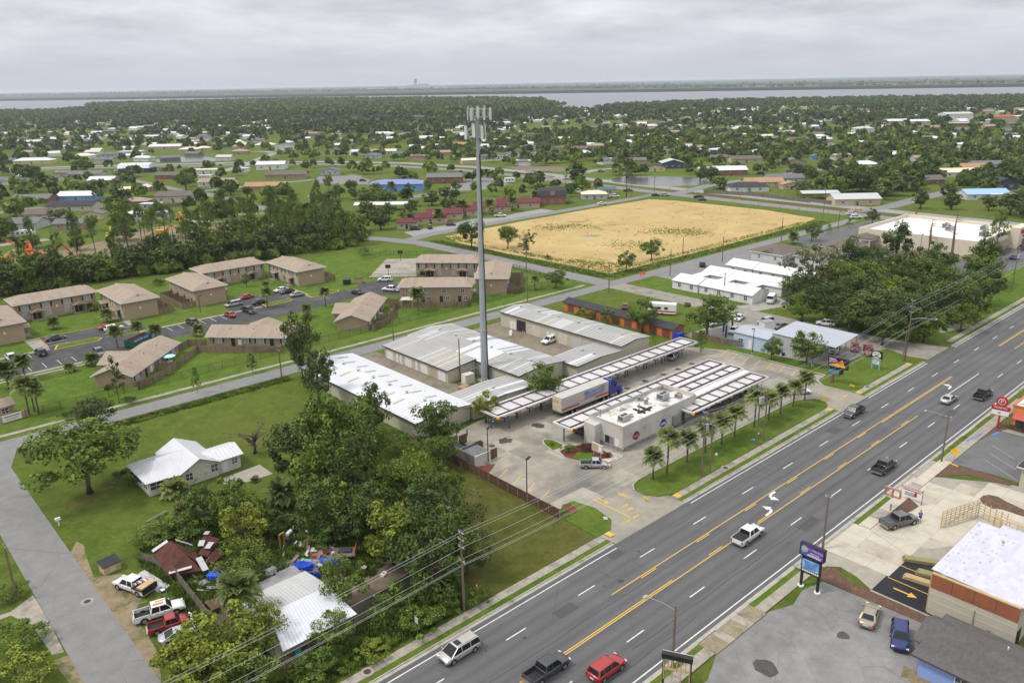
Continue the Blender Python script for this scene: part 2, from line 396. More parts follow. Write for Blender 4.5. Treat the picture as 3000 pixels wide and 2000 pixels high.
struct('alley_road',MB().sheet([(183.6,63),(196,63),(192.6,74),(191.5,158.6),(183.9,158.6),(183.9,80),(182,74)],0.036),M('worn_alley',(0.24,0.22,0.185),0.9,0.2,0.8,dirt=(0.14,0.12,0.09),dscale=0.2))
struct('field_street',ribbon([(187.6,163.4),(187.4,200),(187.5,240),(187.0,262),(182,279),(176,292)],7.2,0.036),STREET)
struct('cottage_street',ribbon([(186,270),(200,274.5),(250,276.5),(308,277.5),(362,279)],6.4,0.040),STREET)
hw=[(374,40),(376,120),(378,200),(380,275),(383,344),(388,420),(387,475),(372,545),(340,610),(290,665),(230,715),(170,760),(90,800),(0,835),(-150,880)]
struct('highway_grass_median',ribbon([(p[0],p[1])for p in hw],30,0.012),DRYGRASS)
struct('new_highway',ribbon([(p[0]+9.5,p[1]+2)for p in hw],10.5,0.03),NEWROAD)
struct('old_highway',ribbon([(p[0]-10.5,p[1]-4)for p in hw],10.0,0.03),STREET)
struct('cross_avenue',ribbon([(375.9,171.8),(399.5,165.6),(431.9,166.2),(464.4,164.9),(475.6,164.5)],8.5,0.042),STREET)
struct('pond_street',ribbon([(369.8,272.1),(390.1,275.0),(414.2,279.6),(449.6,277.9),(474.7,274.5),(523.4,274.6),(545.2,271.1),(574.2,266.2)],8.0,0.042),STREET)
struct('barn_street',ribbon([(390.5,408.1),(382.1,377.0),(439.1,392.1),(455.6,387.0),(470.0,385.3)],6.5,0.041),NEWROAD)
struct('lane',ribbon([(171.2,598.5),(184.2,609.3),(186.3,579.9),(186.9,528.3),(187.4,507.9),(191.5,486.4),(189.8,455.4),(188.2,414.2),(187.2,388.4)],6.5,0.041),STREET)
struct('lane',ribbon([(82.3,497.5),(93.7,503.4),(102.9,503.2),(112.6,495.3)],6.0,0.041),STREET)
struct('lane',ribbon([(185.2,502.1),(194.8,501.2),(219.9,504.4),(244.2,502.5),(270.8,502.0),(288.6,493.4)],6.0,0.041),STREET)
struct('lane',ribbon([(247.8,604.4),(290.8,647.3),(345.9,720.3),(362.1,738.0),(365.9,764.1),(345.4,799.1)],9.0,0.041),NEWROAD)
struct('lane',ribbon([(197.7,372.7),(178.6,387.3),(160.8,399.2),(139.7,410.9),(123.9,415.6)],5.5,0.02),DIRT)
struct('lane',ribbon([(281.8,481.8),(303.9,495.4),(305.0,508.7)],6,0.041),STREET)
struct('lane',ribbon([(426.4,518.1),(447.9,506.2),(471.4,496.0),(507.5,497.2),(542.2,486.2)],6,0.041),NEWROAD)
struct('lane',ribbon([(527.3,294.3),(530.7,274.2),(611.5,270.6),(666.5,277.9),(715.2,280.7)],6,0.041),STREET)
struct('lane',ribbon([(62.4,389.5),(68.8,391.9),(75.9,388.9),(81.3,390.4)],6,0.041),NEWROAD)
struct('lane',ribbon([(658.4,510.8),(685.2,524.1),(741.1,537.2)],6,0.041),NEWROAD)
# road markings, each line and dash its own piece of the road
def mark(mesh,mat,x,y,rz=0,z=0.037,parent=main_road,name='lane_dash'):
 o=obj(name,mesh,mat,parent,(x,y,z),rz);return o
dash_me=MB().sheet(rect(-1.55,1.55,-0.075,0.075),0).mesh('lane_dash')
ydash_me=MB().sheet(rect(-1.55,1.55,-0.07,0.07),0).mesh('lane_dash')
for k in range(-4,26):
 x=74.2+k*12.19
 mark(dash_me,WHITEP,x,48.3)
 mark(dash_me,WHITEP,x-9.8+(0.6 if k>2 else 0),58.15)
obj('edge_line',MB().sheet(rect(-60,74.5,61.75,61.9),0.037),WHITEP,main_road)
obj('edge_line',MB().sheet(rect(92,141,61.95,62.1),0.037),WHITEP,main_road)
obj('edge_line',MB().sheet(rect(152,181,62.05,62.2),0.037),WHITEP,main_road)
obj('edge_line',MB().sheet(rect(197,420,62.1,62.25),0.037),WHITEP,main_road)
obj('edge_line',MB().sheet(rect(-60,420,43.55,43.7),0.037),WHITEP,main_road)
def yline(y,x0,x1):obj('yellow_line',MB().sheet(rect(x0,x1,y-0.07,y+0.07),0.037),YELP,main_road)
yline(51.72,-60,150);yline(55.35,66,176)
yline(52.0,-60,74);yline(55.05,142,176)
for k in range(0,8):
 x=78.2+k*12.19
 if x<142:mark(ydash_me,YELP,x+5.5,52.02,name='yellow_dash')
for k in range(0,7):
 x=72+k*12.19
 if x<140:mark(ydash_me,YELP,x+1.0,55.05,name='yellow_dash')
yline(55.05,205,420);yline(55.35,205,420);yline(52.0,205,420)
obj('turn_lane_line',MB().sheet(rect(163,182,51.8,51.95),0.037),WHITEP,main_road)
def turn_arrow(x,y,rz,flip=1):
 mb=MB()
 arc=[(-1.7,-0.6),(-0.6,-0.6),(0.15,-0.4),(0.45,0.1)]
 wd=[0.17,0.2,0.22,0.22]
 for i in range(3):
  (xa,ya),(xb,yb)=arc[i],arc[i+1];d=math.hypot(xb-xa,yb-ya);nx,ny=-(yb-ya)/d,(xb-xa)/d
  mb.add([(xa-nx*wd[i],(ya-ny*wd[i])*flip,0),(xb-nx*wd[i+1],(yb-ny*wd[i+1])*flip,0),(xb+nx*wd[i+1],(yb+ny*wd[i+1])*flip,0),(xa+nx*wd[i],(ya+ny*wd[i])*flip,0)],[(0,1,2,3)])
 mb.add([(-0.2,0.1*flip,0.001),(1.1,0.1*flip,0.001),(0.3,1.25*flip,0.001)],[(0,1,2)])
 obj('turn_arrow',mb,WHITEP,main_road,(x,y,0.038),rz)
turn_arrow(102.6,54.4,math.pi);turn_arrow(98.6,52.8,0.0);turn_arrow(169.8,53.6,0.0)
# repaired patches, oil spots and tar on the carriageway
TAR=M('tar',(0.035,0.034,0.033),0.6,0.2,3)
def blotch(parent,x,y,r,mat,z=0.034,seed=0,name='stain',ax=1.0):
 rr=random.Random(seed);pts=[(x+r*ax*(0.6+0.5*rr.random())*math.cos(a*0.4488),y+r*(0.6+0.5*rr.random())*math.sin(a*0.4488))for a in range(14)]
 return obj(name,MB().sheet(pts,z),mat,parent)
for k,(x,y,r)in enumerate([(52.5,57.0,.28),(47.8,58.4,.2),(69,56.4,.45),(66.7,57.2,.2),(76,59.2,.3),(92.5,46.1,.2),(88,57.6,.25)]):
 blotch(main_road,x,y,r,TAR,0.036,k)
for k,(x,y,w,d)in enumerate(((-20,58.9,46,.1),(30,54.2,60,.09),(60,47.0,40,.1),(84,59.6,30,.09),(104,49.6,50,.1),(120,57.0,44,.1),(150,45.2,60,.1),(176,59.0,40,.1),(40,45.4,30,.09))):obj('crack_seal',MB().add([(x+w*i/12,y+.12*math.sin(i*2.1+k)-d/2,.0355)for i in range(13)]+[(x+w*i/12,y+.12*math.sin(i*2.1+k)+d/2,.0355)for i in range(13)],[(i,i+1,i+14,i+13)for i in range(12)]),TAR,main_road)
PATCH=asphalt_mat('patched_asphalt',(.07,.069,.067),(.085,.083,.08),(.1,.098,.095))
for x,y,w,d in((58,56.4,3.2,1.6),(97,46.0,4.5,1.4),(131,58.6,3.0,2.0),(72,60.2,2.4,1.2),(152,47,5,1.6),(36,47.5,4,1.8)):obj('road_patch',MB().sheet(rect(x,x+w,y,y+d),.0345),PATCH,main_road)
# concrete gutters, kerbs and pavements
def gutter(x0,x1,y0,y1):struct('gutter',MB().sheet(rect(x0,x1,y0,y1),0.033),KERB)
def kerb(name,poly,z0=0.0,z1=0.14,mat=KERB):return struct(name,MB().prism(poly,z0,z1),mat)
for a,b in((-60,75.0),(91.5,141.5),(152.5,181.5),(197.5,420)):
 gutter(a,b,62.602,63.05)
 kerb('kerb',rect(a,b,63.06,63.22))
 struct('verge',MB().sheet(rect(a,b,63.225,64.1),0.11),LAWN)
gutter(-60,420,42.55,42.998)
for a,b in((-60,66),(69.5,87.5),(104.0,115),(132.5,139),(146,152),(158,162)):
 kerb('kerb',rect(a,b,42.38,42.54))
 struct('verge',MB().sheet(rect(a,b,41.6,42.375),0.11),LAWN)
slab_cache={}
def walkway(name,x0,x1,y0,y1,step=1.53,mat=CONC_WALK,z=0.10,odd=None,seed=1):
 """pavement with every slab its own piece"""
 root=struct(name,MB().sheet(rect(x0,x1,y0-0.03,y1+0.03),z-0.03),M('joint_dirt',(0.09,0.075,0.045),0.95,0.2,2))
 n=max(1,int(round((x1-x0)/step)));st=(x1-x0)/n;rr=random.Random(seed)
 key=(round(st,3),round(y1-y0,2))
 if key not in slab_cache:slab_cache[key]=MB().box(-st/2+0.018,-(y1-y0)/2,0,st/2-0.018,(y1-y0)/2,0.05).mesh('slab')
 for i in range(n):
  mm=mat if rr.random()>0.18 or not odd else odd
  o=obj('slab',slab_cache[key],mm,root,(x0+st*(i+0.5),(y0+y1)/2,z-0.03+rr.uniform(0,0.012)),0,mat_on_obj=True)
  o.rotation_euler=(rr.uniform(-.006,.006),rr.uniform(-.006,.006),rr.uniform(-.008,.008))
walkway('sidewalk',20,75.0,64.1,65.35,odd=CONC,seed=2)
walkway('sidewalk',91.5,141.5,64.1,65.35,odd=CONC,seed=3)
walkway('sidewalk',152.5,178,64.1,65.35,odd=CONC,seed=4)
walkway('sidewalk',200,300,64.1,65.35,odd=CONC,seed=5)
walkway('sidewalk',40,66,40.2,41.6,odd=CONC,seed=6)
walkway('sidewalk',66,76.5,40.0,42.4,1.3,mat=CONC_OLD,odd=CONC_WALK,seed=7)
walkway('sidewalk',76.5,87.5,40.2,41.6,odd=CONC,seed=8)
walkway('sidewalk',104,134,39.9,41.6,1.7,mat=CONC_NEW,odd=CONC,seed=9)
walkway('sidewalk',134,172,39.9,41.6,1.7,mat=CONC,odd=CONC_WALK,seed=10)
struct('street_sidewalk',MB().sheet(rect(-40,181,165.5,166.8),0.06),CONC_WALK)
struct('street_verge',MB().sheet(rect(-40,181,163.7,165.45),0.03),LAWN)
for k,(x,y)in enumerate(((76.3,64.7),(92.3,64.7),(140.7,64.7),(153.4,64.7),(177.2,64.7))):
 struct('tactile_strip',MB().sheet(rect(x-.45,x+.45,y-.6,y+.6),0.155),YELP)
 # plots, lots and yards
struct('sand_field',MB().sheet([(199,171),(260,170),(326,171.5),(345,175),(352,205),(350,255),(345,270),(300,271),(250,269.5),(203,266),(198,250),(197,220),(199,190)],0.016),SANDM)
struct('field_verge',MB().sheet([(192,164),(356,164),(360,274),(196,270),(191.5,262)],0.008),GRASS)
struct('restaurant_lot',MB().sheet([(74.6,73.5),(75.2,62.6),(91.5,62.6),(91.5,66),(141.5,66),(141.5,62.6),(152.5,62.6),(152.5,74.3),(157.6,74.3),(157.6,99),(153,108.5),(88.5,108.5),(74.6,106)],0.037),CONC_LOT)
struct('storage_yard',MB().sheet(rect(87.5,98,118,158.0),0.03),M('yard_concrete',(0.20,0.17,0.12),0.9,0.2,0.8,dirt=(0.10,0.085,0.06),dscale=0.2))
struct('storage_yard',MB().sheet(rect(117.5,136,117.5,155.0),0.03),MATS['yard_concrete'])
struct('grey_parking_lot',MB().sheet([(-10,8),(88.2,8),(88.2,26),(87.6,38.5),(84,39.4),(80.5,38.7),(77.2,40),(66,40),(62,38.4),(58,38.8),(52,36.5),(40,36),(-10,38)],0.03),OLDLOT)
struct('mulch_bed',MB().sheet([(88.3,22),(90.1,26),(90.1,36.5),(91.5,38.6),(90.5,40.2),(87.7,40),(87.9,34)],0.05),MULCH)
struct('new_plaza',MB().sheet([(90.3,33.6),(91.6,36),(92.2,38.5),(91,39.9),(88,40.1),(88,42.5),(134,42.5),(134,39.8),(126,41),(132.6,30.7),(133,24),(112,24),(101,30.7),(90.3,30.7)],0.04),CONC_NEW)
struct('new_blacktop',MB().sheet([(90.15,24),(90.15,33.5),(101.6,33.5),(101.6,24)],0.052),BLACKTOP)
def slabs(root,poly,x0,x1,y0,y1,sx,sy,z,mats,seed):
 me=B(.022,.022,0,sx-.022,sy-.022,.012).mesh('slab');rr=random.Random(seed)
 def hit(px,py):
  c=False
  for i in range(len(poly)):
   (ax,ay),(bx,by)=poly[i],poly[i-1]
   if(ay>py)!=(by>py)and px<(bx-ax)*(py-ay)/(by-ay)+ax:c=not c
  return c
 for i in range(int((x1-x0)/sx)):
  for j in range(int((y1-y0)/sy)):
   x,y=x0+i*sx,y0+j*sy
   if all(hit(x+u*sx,y+v*sy)for u in(0,1)for v in(0,1)):obj('slab',me,rr.choice(mats),root,(x,y,z),mat_on_obj=True)
CONC_NEW2=M('new_concrete_damp',(0.40,0.36,0.28),0.85,0.12,0.6,dirt=(0.27,0.24,0.18),dscale=0.35)
PLZ=[o for o in COL.objects if o.name=='new_plaza'][0];PLZ.data.materials[0]=CONC
slabs(PLZ,[(v.co.x,v.co.y)for v in PLZ.data.vertices],88,134,24.2,42.5,3.3,3.0,.041,[CONC_NEW,CONC_NEW,CONC_NEW,CONC_NEW2],4)
RL=[o for o in COL.objects if o.name=='restaurant_lot'][0]
slabs(RL,[(v.co.x,v.co.y)for v in RL.data.vertices],74.8,157.6,72.4,108.4,4.6,4.5,.034,[CONC_LOT,CONC_LOT,M('lot_concrete_pale',(0.31,0.283,0.228),0.85,0.16,0.5,dirt=(0.15,0.14,0.12),dscale=0.12,dlo=0.5,dhi=0.7)],5)
struct('mulch_bed',MB().sheet([(125.96,40.98),(131.32,36.29),(131.77,30.7),(133.05,30.3),(133.9,35.48),(133.48,38.34),(133.04,40.93),(131.4,41.09)],0.06),MULCH)
struct('mulch_bed',MB().sheet([(104.32,40.89),(118.24,41.54),(115.54,37.81),(113.97,37.89),(111.85,38.25),(110.64,39.58),(107.57,39.89)],0.06),MULCH)
struct('mulch_bed',MB().prism([(124.22,32.34),(125.45,32.36),(126.46,31.8),(126.81,30.73),(126.08,29.34),(125.24,26.68),(123.24,26.09),(123.29,28.85),(122.55,30.14),(122.78,31.37)],0.03,0.15),MULCH)
struct('chicken_lot',MB().sheet([(133.6,39.8),(134.2,33),(133.4,26),(153,26),(153.2,38.8),(150,40.2),(144,41),(139,40)],0.048),asphalt_mat('grey_lot',(0.12,0.12,0.12),(0.15,0.15,0.15),(0.18,0.18,0.18)))
struct('chicken_walk',MB().sheet([(150,40),(153.3,38.6),(153.3,20),(154.8,20),(155,39.8)],0.056),CONC)
struct('mulch_bed',MB().sheet([(146,39.8),(151,40.6),(156,40),(159,38.5),(156,37.5),(152,39)],0.064),MULCH)
struct('repair_yard',MB().sheet([(158.4,76),(183,74),(184,82),(184,112),(160,113),(158.4,100)],0.014),GRAVEL)
struct('repair_drive',MB().sheet([(176,79),(184,74),(184,110),(178,108)],0.024),MATS['worn_alley'])
struct('corner_lawn',MB().prism([(158.3,74.6),(154,74),(151.8,71.5),(152.2,67.5),(153.5,65.5),(178,65.5),(182.5,67),(184.5,72.5),(180,74.2),(166,74.9)],0.0,0.12),LAWN)
kerb('kerb',[(158.2,99),(157.9,99),(157.9,74.5),(153.8,74.2),(151.4,71.6),(151.9,67.3),(153.5,65.4),(152.2,67.5),(151.8,71.5),(154,73.9),(158.2,74.3)],0,0.16)
struct('back_lawn',MB().sheet([(158.3,99),(158.3,75),(164,75),(162,92),(160,112),(153,112),(152,108.5)],0.05),LAWN)
struct('sign_lawn',MB().prism([(89,70.4),(90.2,71.6),(92,72.1),(140,71.6),(144,69.2),(144.4,67.6),(142.6,65.9),(140.5,65.45),(92.5,65.45),(90,66.6),(88.9,68.5)],0.0,0.13),LAWN)
kerb('kerb',[(89,70.5),(90.2,71.7),(92,72.2),(140,71.7),(144.1,69.3),(144.1,69.5),(140,71.95),(92,72.45),(90,71.9),(88.7,70.6)],0,0.17)
struct('corner_verge',MB().prism([(74.7,73.2),(77.5,75.2),(79.6,74.8),(80.4,71),(79.6,67.2),(77.5,65.45),(74.5,65.45)],0.0,0.12),LAWN)
struct('corner_bed',MB().sheet([(76.0,73.6),(77.6,75.0),(78.6,74.6),(78.2,72.4),(77.0,72.0)],0.13),REDMULCH)
struct('vacant_lot',MB().sheet([(51,65.5),(74.3,65.5),(74.3,100),(60,104),(56,92),(50,84)],0.01),DRYGRASS)
struct('roadside_verge',MB().sheet([(20,65.4),(51,65.4),(51,72),(20,72)],0.012),GRASS)
struct('house_lawn',MB().sheet([(19,110),(75,108),(75,156),(24,157),(19.2,150)],0.01),GRASS)
struct('apartment_lawn',MB().sheet([(-40,167),(180,167),(182,196),(178,266),(150,268),(100,268),(-40,268)],0.01),LAWN)
struct('gravel_shoulder',MB().sheet([(18.61,114.08),(20.61,115.22),(19.42,105.3),(22.39,103.53),(23,96.63),(20.42,93.28),(20.59,89.49),(20.32,84.66),(18.91,79.04),(18.14,79.48),(18.5,91.05)],0.02),DIRT)
struct('driveway',MB().sheet([(12.47,106.47),(12.55,104.65),(12.58,98.49),(12.42,91.78),(11.27,92.26),(10.87,100.12),(9.39,103.83),(7.51,103.78),(7.73,104.95),(9.54,104.62)],0.03),CONC_WALK)
struct('bare_patch',MB().sheet([(13.07,90.75),(13.24,88.6),(13.12,84.25),(11.44,85.84),(11,91.13)],0.02),DIRT)
struct('bare_patch',MB().sheet([(19,114.31),(20.26,116.5),(20.72,114.8),(20.57,113.4),(19.13,111.8)],0.022),DIRT)
struct('bare_patch',MB().sheet([(20.9,129.25),(23.47,130.54),(25.83,129.8),(29.56,133.53),(29.39,131.17),(25.55,126.98),(23,126.84)],0.018),DRYGRASS)
struct('patio',MB().prism([(43,120.3),(50.2,120.7),(50.3,115.9),(46,116.2),(42.8,118.0)],0.0,0.09),CONC)
struct('junk_yard',MB().sheet([(26.5,72),(50,74),(56,90),(52,101),(40,108),(29,106),(26.5,98)],0.014),SOIL)
struct('front_slab',MB().sheet([(209.67,71.64),(213.12,72.49),(217.83,71.93),(217.84,70.08),(218.62,68.07),(218.67,65.6),(215.85,65.3),(210.59,67.45),(206.94,68.34),(206.47,71.09)],0.03),CONC)
struct('roadside_field',MB().sheet([(197,65.6),(300,65.6),(300,80),(240,80),(197,74)],0.012),LAWN)
struct('drugstore_lot',MB().sheet([(262,84),(352,70),(356,155),(290,157),(282,140),(268,140)],0.02),M('drugstore_asphalt',(0.11,0.108,0.105),0.9,0.2,0.5))
struct('white_apartment_yard',MB().sheet([(192,156),(240,157),(240,110),(204,104),(192,108)],0.012),LAWN)
struct('gravel_drive',MB().sheet([(191.5,112),(205,108),(210,116),(206,124),(199,116),(192,119)],0.03),GRAVEL)
struct('street_parking',MB().sheet([(206,158.2),(206,151),(240,148),(262,150),(262,158.2)],0.03),STREET)
struct('equipment_yard',MB().sheet([(56.3,360.1),(67.7,381.4),(72.2,367.7),(78.1,357.0),(97.7,367.4),(114.2,385.5),(134.2,386.3),(165.6,376.0),(155.6,339.4),(134.4,336.8),(117.9,335.8),(99.1,338.5),(70.7,315.6),(53.0,314.8),(47.7,314.3)],0.012),DIRT)
struct('equipment_yard',MB().sheet([(89.8,344.3),(113.6,364.8),(143.1,347.9),(160.9,356.4),(155.6,339.4),(131.6,330.2),(96.6,330.7)],0.018),SOIL)
# apartment parking
FADEY=M('faded_yellow',(.47,.33,.08),.8,.2,2,dirt=(.25,.22,.16),dscale=.8)
struct('apartment_parking',MB().sheet([(18,203.5),(32,201.5),(56,203.0),(60,204.5),(82,204.5),(98,203.5),(112,205),(126,206),(134,198),(140,202),(146,209),(140.5,218),(134,221),(127,215.6),(112,215.6),(112,231.0),(93,231.0),(93,222),(88.5,222),(88.5,216.2),(62,216.2),(62,229.5),(41.5,230.2),(41.4,220),(38,217.5),(18,217.5)],0.03),LOT)
for poly in([(41.6,216.4),(52,216.6),(53.5,218.5),(52,220.4),(43,220.2)],[(97.8,216.2),(106,216.4),(107.4,218),(106,219.6),(98,219.4)],[(112.5,215.8),(122,216.2),(123.5,218),(121,219.8),(112.5,219.8)],[(57,217.0),(61.8,216.6),(61.8,219.4),(58,219.6)]):
 cx=sum(p[0]for p in poly)/len(poly);cy=sum(p[1]for p in poly)/len(poly)
 kerb('yellow_kerb',poly,0.0,0.13,FADEY)
 struct('island_lawn',MB().prism([(cx+(x-cx)*0.93,cy+(y-cy)*0.86)for x,y in poly],0.1,0.16),LAWN)
for x0,x1,y0,y1 in((62.3,64.2,216.3,231.0),(18,41,217.8,219.2),(64,97,216.4,217.6),(112.2,114,220,230),(38,41.2,219.5,231),(20,58,200.8,202.0),(20,50,198.8,199.8)):
 struct('path',MB().sheet(rect(x0,x1,y0,y1),0.05),CONC_WALK)
struct('yellow_kerb',MB().prism([(41.3,220),(41.5,230.4),(62.2,229.7),(62.2,229.9),(41.3,230.6),(41.1,220)],0,0.13),FADEY)
for x in(66,69,72,75,78,81,84,87):
 struct('bay_line',MB().sheet(rect(x,x+0.12,211.6,216.0),0.036),WHITEP)
for x in(21,24,27,30,33,36,39):struct('bay_line',MB().sheet(rect(x,x+0.12,212.8,217.2),0.036),WHITEP)
for x in(24,27.2,30.4,33.6,36.8,40,43.2,46.4,49.6):struct('bay_line',MB().sheet(rect(x,x+0.12,203.4,207.6),0.036),WHITEP)
for y in(221,224,227):struct('bay_line',MB().sheet(rect(41.8,46.4,y,y+0.12),0.036),WHITEP);struct('bay_line',MB().sheet(rect(57,61.8,y,y+0.12),0.036),WHITEP);struct('bay_line',MB().sheet(rect(107,111.6,y,y+0.12),0.036),WHITEP)
struct('basketball_court',MB().sheet([(139.5,226),(151.5,214.8),(169,238),(160,246)],0.025),CONC)
struct('pond_bank',MB().sheet([(400.1,354.6),(423.3,359.5),(442.4,349.7),(454.0,327.7),(455.7,311.7),(428.6,282.3),(412.4,279.6),(389.5,286.0),(378.5,309.8),(386.5,334.0)],0.014),LAWN)
struct('pond_water',MB().sheet([(397.0,345.6),(419.7,350.1),(430.7,340.4),(438.5,322.4),(442.6,308.1),(439.0,293.5),(424.8,287.0),(409.7,285.0),(394.9,295.4),(389.4,313.1),(390.5,331.5)],0.04),PONDM)
struct('pond_bank',MB().sheet([(229.2,781.9),(278.6,813.2),(322.2,779.9),(341.6,726.3),(330.8,715.7),(294.1,695.1),(247.4,724.9),(222.5,737.0)],0.014),LAWN)
struct('pond_water',MB().sheet([(244.9,760.9),(284.7,773.7),(301.5,750.7),(294.1,695.1),(279.0,708.7),(254.2,726.5)],0.04),PONDM)
struct('rubble_plot',MB().sheet([(411.9,460.8),(431.1,453.6),(442.6,403.8),(411.8,403.5),(402.4,431.2)],0.02),SOIL)
struct('blue_building_lot',MB().sheet([(285.7,518.2),(305.1,501.1),(296.9,469.6),(282.1,450.0),(270.9,463.7),(262.4,486.4)],0.02),STREET)
struct('blue_building_lot',MB().sheet([(266.8,383.1),(291.9,382.8),(336.7,420.3),(358.2,420.2),(347.5,382.0),(321.0,368.7),(295.3,378.7),(259.1,369.4)],0.02),STREET)
struct('cottage_lot',MB().sheet([(196.8,287.4),(218.6,287.8),(239.0,291.8),(250.1,285.6),(264.6,289.1),(282.8,289.4),(283.6,277.8),(263.2,277.3),(222.1,275.4),(193.7,275.6)],0.02),NEWROAD)
# lot lines at the drive-in
for x,y in((76.3,79.3),(76.3,82.6),(76.3,85.9),(76.3,89.2)):
 struct('bay_line',MB().sheet([(74.9,y-1.3),(75.05,y-1.3),(79.6,y+.6),(79.4,y+.7)],0.05),YELP)
for k in range(8):struct('bay_line',MB().sheet([(152.6+.0,76.2+k*3.0),(157.3,77.4+k*3.0),(157.25,77.55+k*3.0),(152.55,76.35+k*3.0)],0.05),YELP)
def arrow(x,y,rz,mat=FADEY,z=0.05,L=2.6,w=0.35,hw_=0.55):
 o=struct('painted_arrow',MB().add([(-L/2,-w/2,0),(L/2-1,-w/2,0),(L/2-1,w/2,0),(-L/2,w/2,0),(L/2-1,-hw_,0),(L/2,0,0),(L/2-1,hw_,0)],[(0,1,2,3),(4,5,6)]),mat)
 o.location=(x,y,z);o.rotation_euler[2]=rz
arrow(82.9,71.7,R(-90));arrow(86.5,70.6,R(90));arrow(147.5,77.5,R(100));arrow(146,68,R(90))
for poly in(rect(82.0,82.3,65.4,73.2),rect(83.2,84.6,66.9,67.5),rect(79.9,83.6,65.1,65.5),rect(83.6,85.0,68.2,68.6),rect(147.3,147.6,66.5,70.5),rect(147.3,150.6,65.6,66.0)):
 struct('painted_line',MB().sheet(poly,0.05),FADEY)
arrow(92.6,30.3,R(-90),YELP,0.056,2.9,0.28,0.6);arrow(96.4,30.6,R(-90),YELP,0.056,2.9,0.28,0.6)
for x in(94.3,98.1):struct('bay_line',MB().sheet(rect(x,x+0.13,24.5,33.2),0.056),YELP)
struct('kerb',MB().prism(rect(89.9,90.1,25.5,33.5),0,0.15),KERB)
for k in range(3):struct('bay_line',MB().sheet([(134.6+k*4,30.4+k*1.4),(134.8+k*4,30.4+k*1.4),(138.8+k*3.5,36.3+k*.6),(138.6+k*3.5,36.3+k*.6)],0.053),CONC)
BLUEP=M('blue_paint',(0.08,0.17,0.42),0.7,0.15,2)
struct('blue_kerb',MB().prism([(144.2,41.1),(150,40.3),(150,40.55),(144.2,41.35)],0,0.15),BLUEP)
struct('disabled_bay_pad',MB().sheet([(150.2,40.2),(152.6,39.6),(152.4,38.3),(150,38.9)],0.062),BLUEP)
struct('yellow_kerb',MB().prism([(133.2,38.6),(133.6,40.2),(133.35,40.3),(132.9,38.6)],0,0.15),YELP)
OIL=M('oil_stain',(0.055,0.05,0.045),0.5,0.3,1.5)
sl=[o for o in COL.objects if o.name=='restaurant_lot'][0]
for k,(x,y,r,ax)in enumerate([(86.6,98.4,1.4,1.1),(95.5,99.0,1.5,.8),(83.5,98.5,.8,1),(128,99.5,.9,1),(134,99.2,1.0,.8),(139,99,1,.8),(122,99.5,.9,.8),(144,99,.9,.8),(103,95.0,1.2,2.6)]):
 blotch(sl,x,y,r,OIL,0.049,40+k,ax=ax)
gl=[o for o in COL.objects if o.name=='grey_parking_lot'][0]
for k,(x,y,r,ax)in enumerate([(68.2,35.1,1.55,1.15),(79.4,31.9,.75,1.1),(61,37.2,.5,1.3),(82.5,26,1.2,1),(60.2,35.2,.6,1.2)]):
 blotch(gl,x,y,r,MATS['oil_stain'],0.034,60+k,ax=ax)
 # building materials
TANBRICK=brickm('tan_brick',(0.40,0.30,0.19),(0.33,0.24,0.15),(0.33,0.28,0.22))
REDBRICK=brickm('red_brick',(0.28,0.10,0.06),(0.22,0.08,0.05),(0.25,0.2,0.17))
TANROOF=shingle('tan_shingle',(0.315,0.25,0.19),(0.27,0.21,0.16),(0.36,0.29,0.225))
GREYROOF=shingle('grey_shingle',(0.15,0.148,0.15),(0.12,0.118,0.12),(0.19,0.185,0.18))
BROWNROOF=shingle('brown_shingle',(0.14,0.115,0.095),(0.11,0.09,0.075),(0.17,0.14,0.115))
DARKROOF=shingle('dark_shingle',(0.045,0.046,0.052),(0.035,0.036,0.04),(0.06,0.06,0.068))
REDROOF=shingle('maroon_shingle',(0.13,0.035,0.04),(0.105,0.028,0.032),(0.16,0.05,0.055))
ORANGEROOF=shingle('rust_tan_shingle',(0.36,0.22,0.12),(0.30,0.18,0.10),(0.42,0.27,0.16))
WHITEROOF=metal_sheet('white_metal_roof',(0.60,0.60,0.62),(0.46,0.46,0.46),0.45,0.4,0,0.5,0.0)
CREAMROOF=metal_sheet('cream_roof',(0.66,0.58,0.42),(0.5,0.43,0.3),0.4,0.6,0,0.5,0.0)
GALV=metal_sheet('galvanised_roof',(0.42,0.44,0.48),(0.32,0.33,0.36),0.4,0.38,0,0.9,0.25)
STORGREY=metal_sheet('weathered_roof',(0.37,0.365,0.345),(0.27,0.265,0.25),0.6,0.5,0,0.4,0.05)
STORPALE=metal_sheet('pale_roof',(0.47,0.47,0.46),(0.38,0.38,0.365),0.5,0.5,0,0.4,0.0)
STORWHITE=metal_sheet('coated_roof',(0.62,0.63,0.66),(0.52,0.53,0.56),0.4,0.5,0,0.4,0.0)
SKYLITE=M('skylight_panel',(0.46,0.42,0.32),0.5,0.1,2)
BLUEROOF=metal_sheet('blue_metal_roof',(0.15,0.18,0.40),(0.2,0.25,0.5),0.5,0.4,0,0.5,0.0)
LBLUEROOF=metal_sheet('light_blue_roof',(0.24,0.42,0.66),(0.35,0.5,0.68),0.5,0.5,0,0.5,0.0)
CREAM=M('cream_wall',(0.53,0.485,0.39),0.8,0.06,1.0,dirt=(0.40,0.36,0.28),dscale=0.4)
CREAMSIDE=metal_sheet('cream_siding',(0.47,0.44,0.35),(0.34,0.31,0.24),0.4,0.6,1,0.3,0.0)
CREAMSIDE_X=metal_sheet('cream_siding_end',(0.47,0.44,0.35),(0.34,0.31,0.24),0.4,0.6,0,0.3,0.0)
WHITEW=M('white_wall',(0.62,0.62,0.60),0.75,0.06,1.0,dirt=(0.48,0.46,0.42),dscale=0.4)
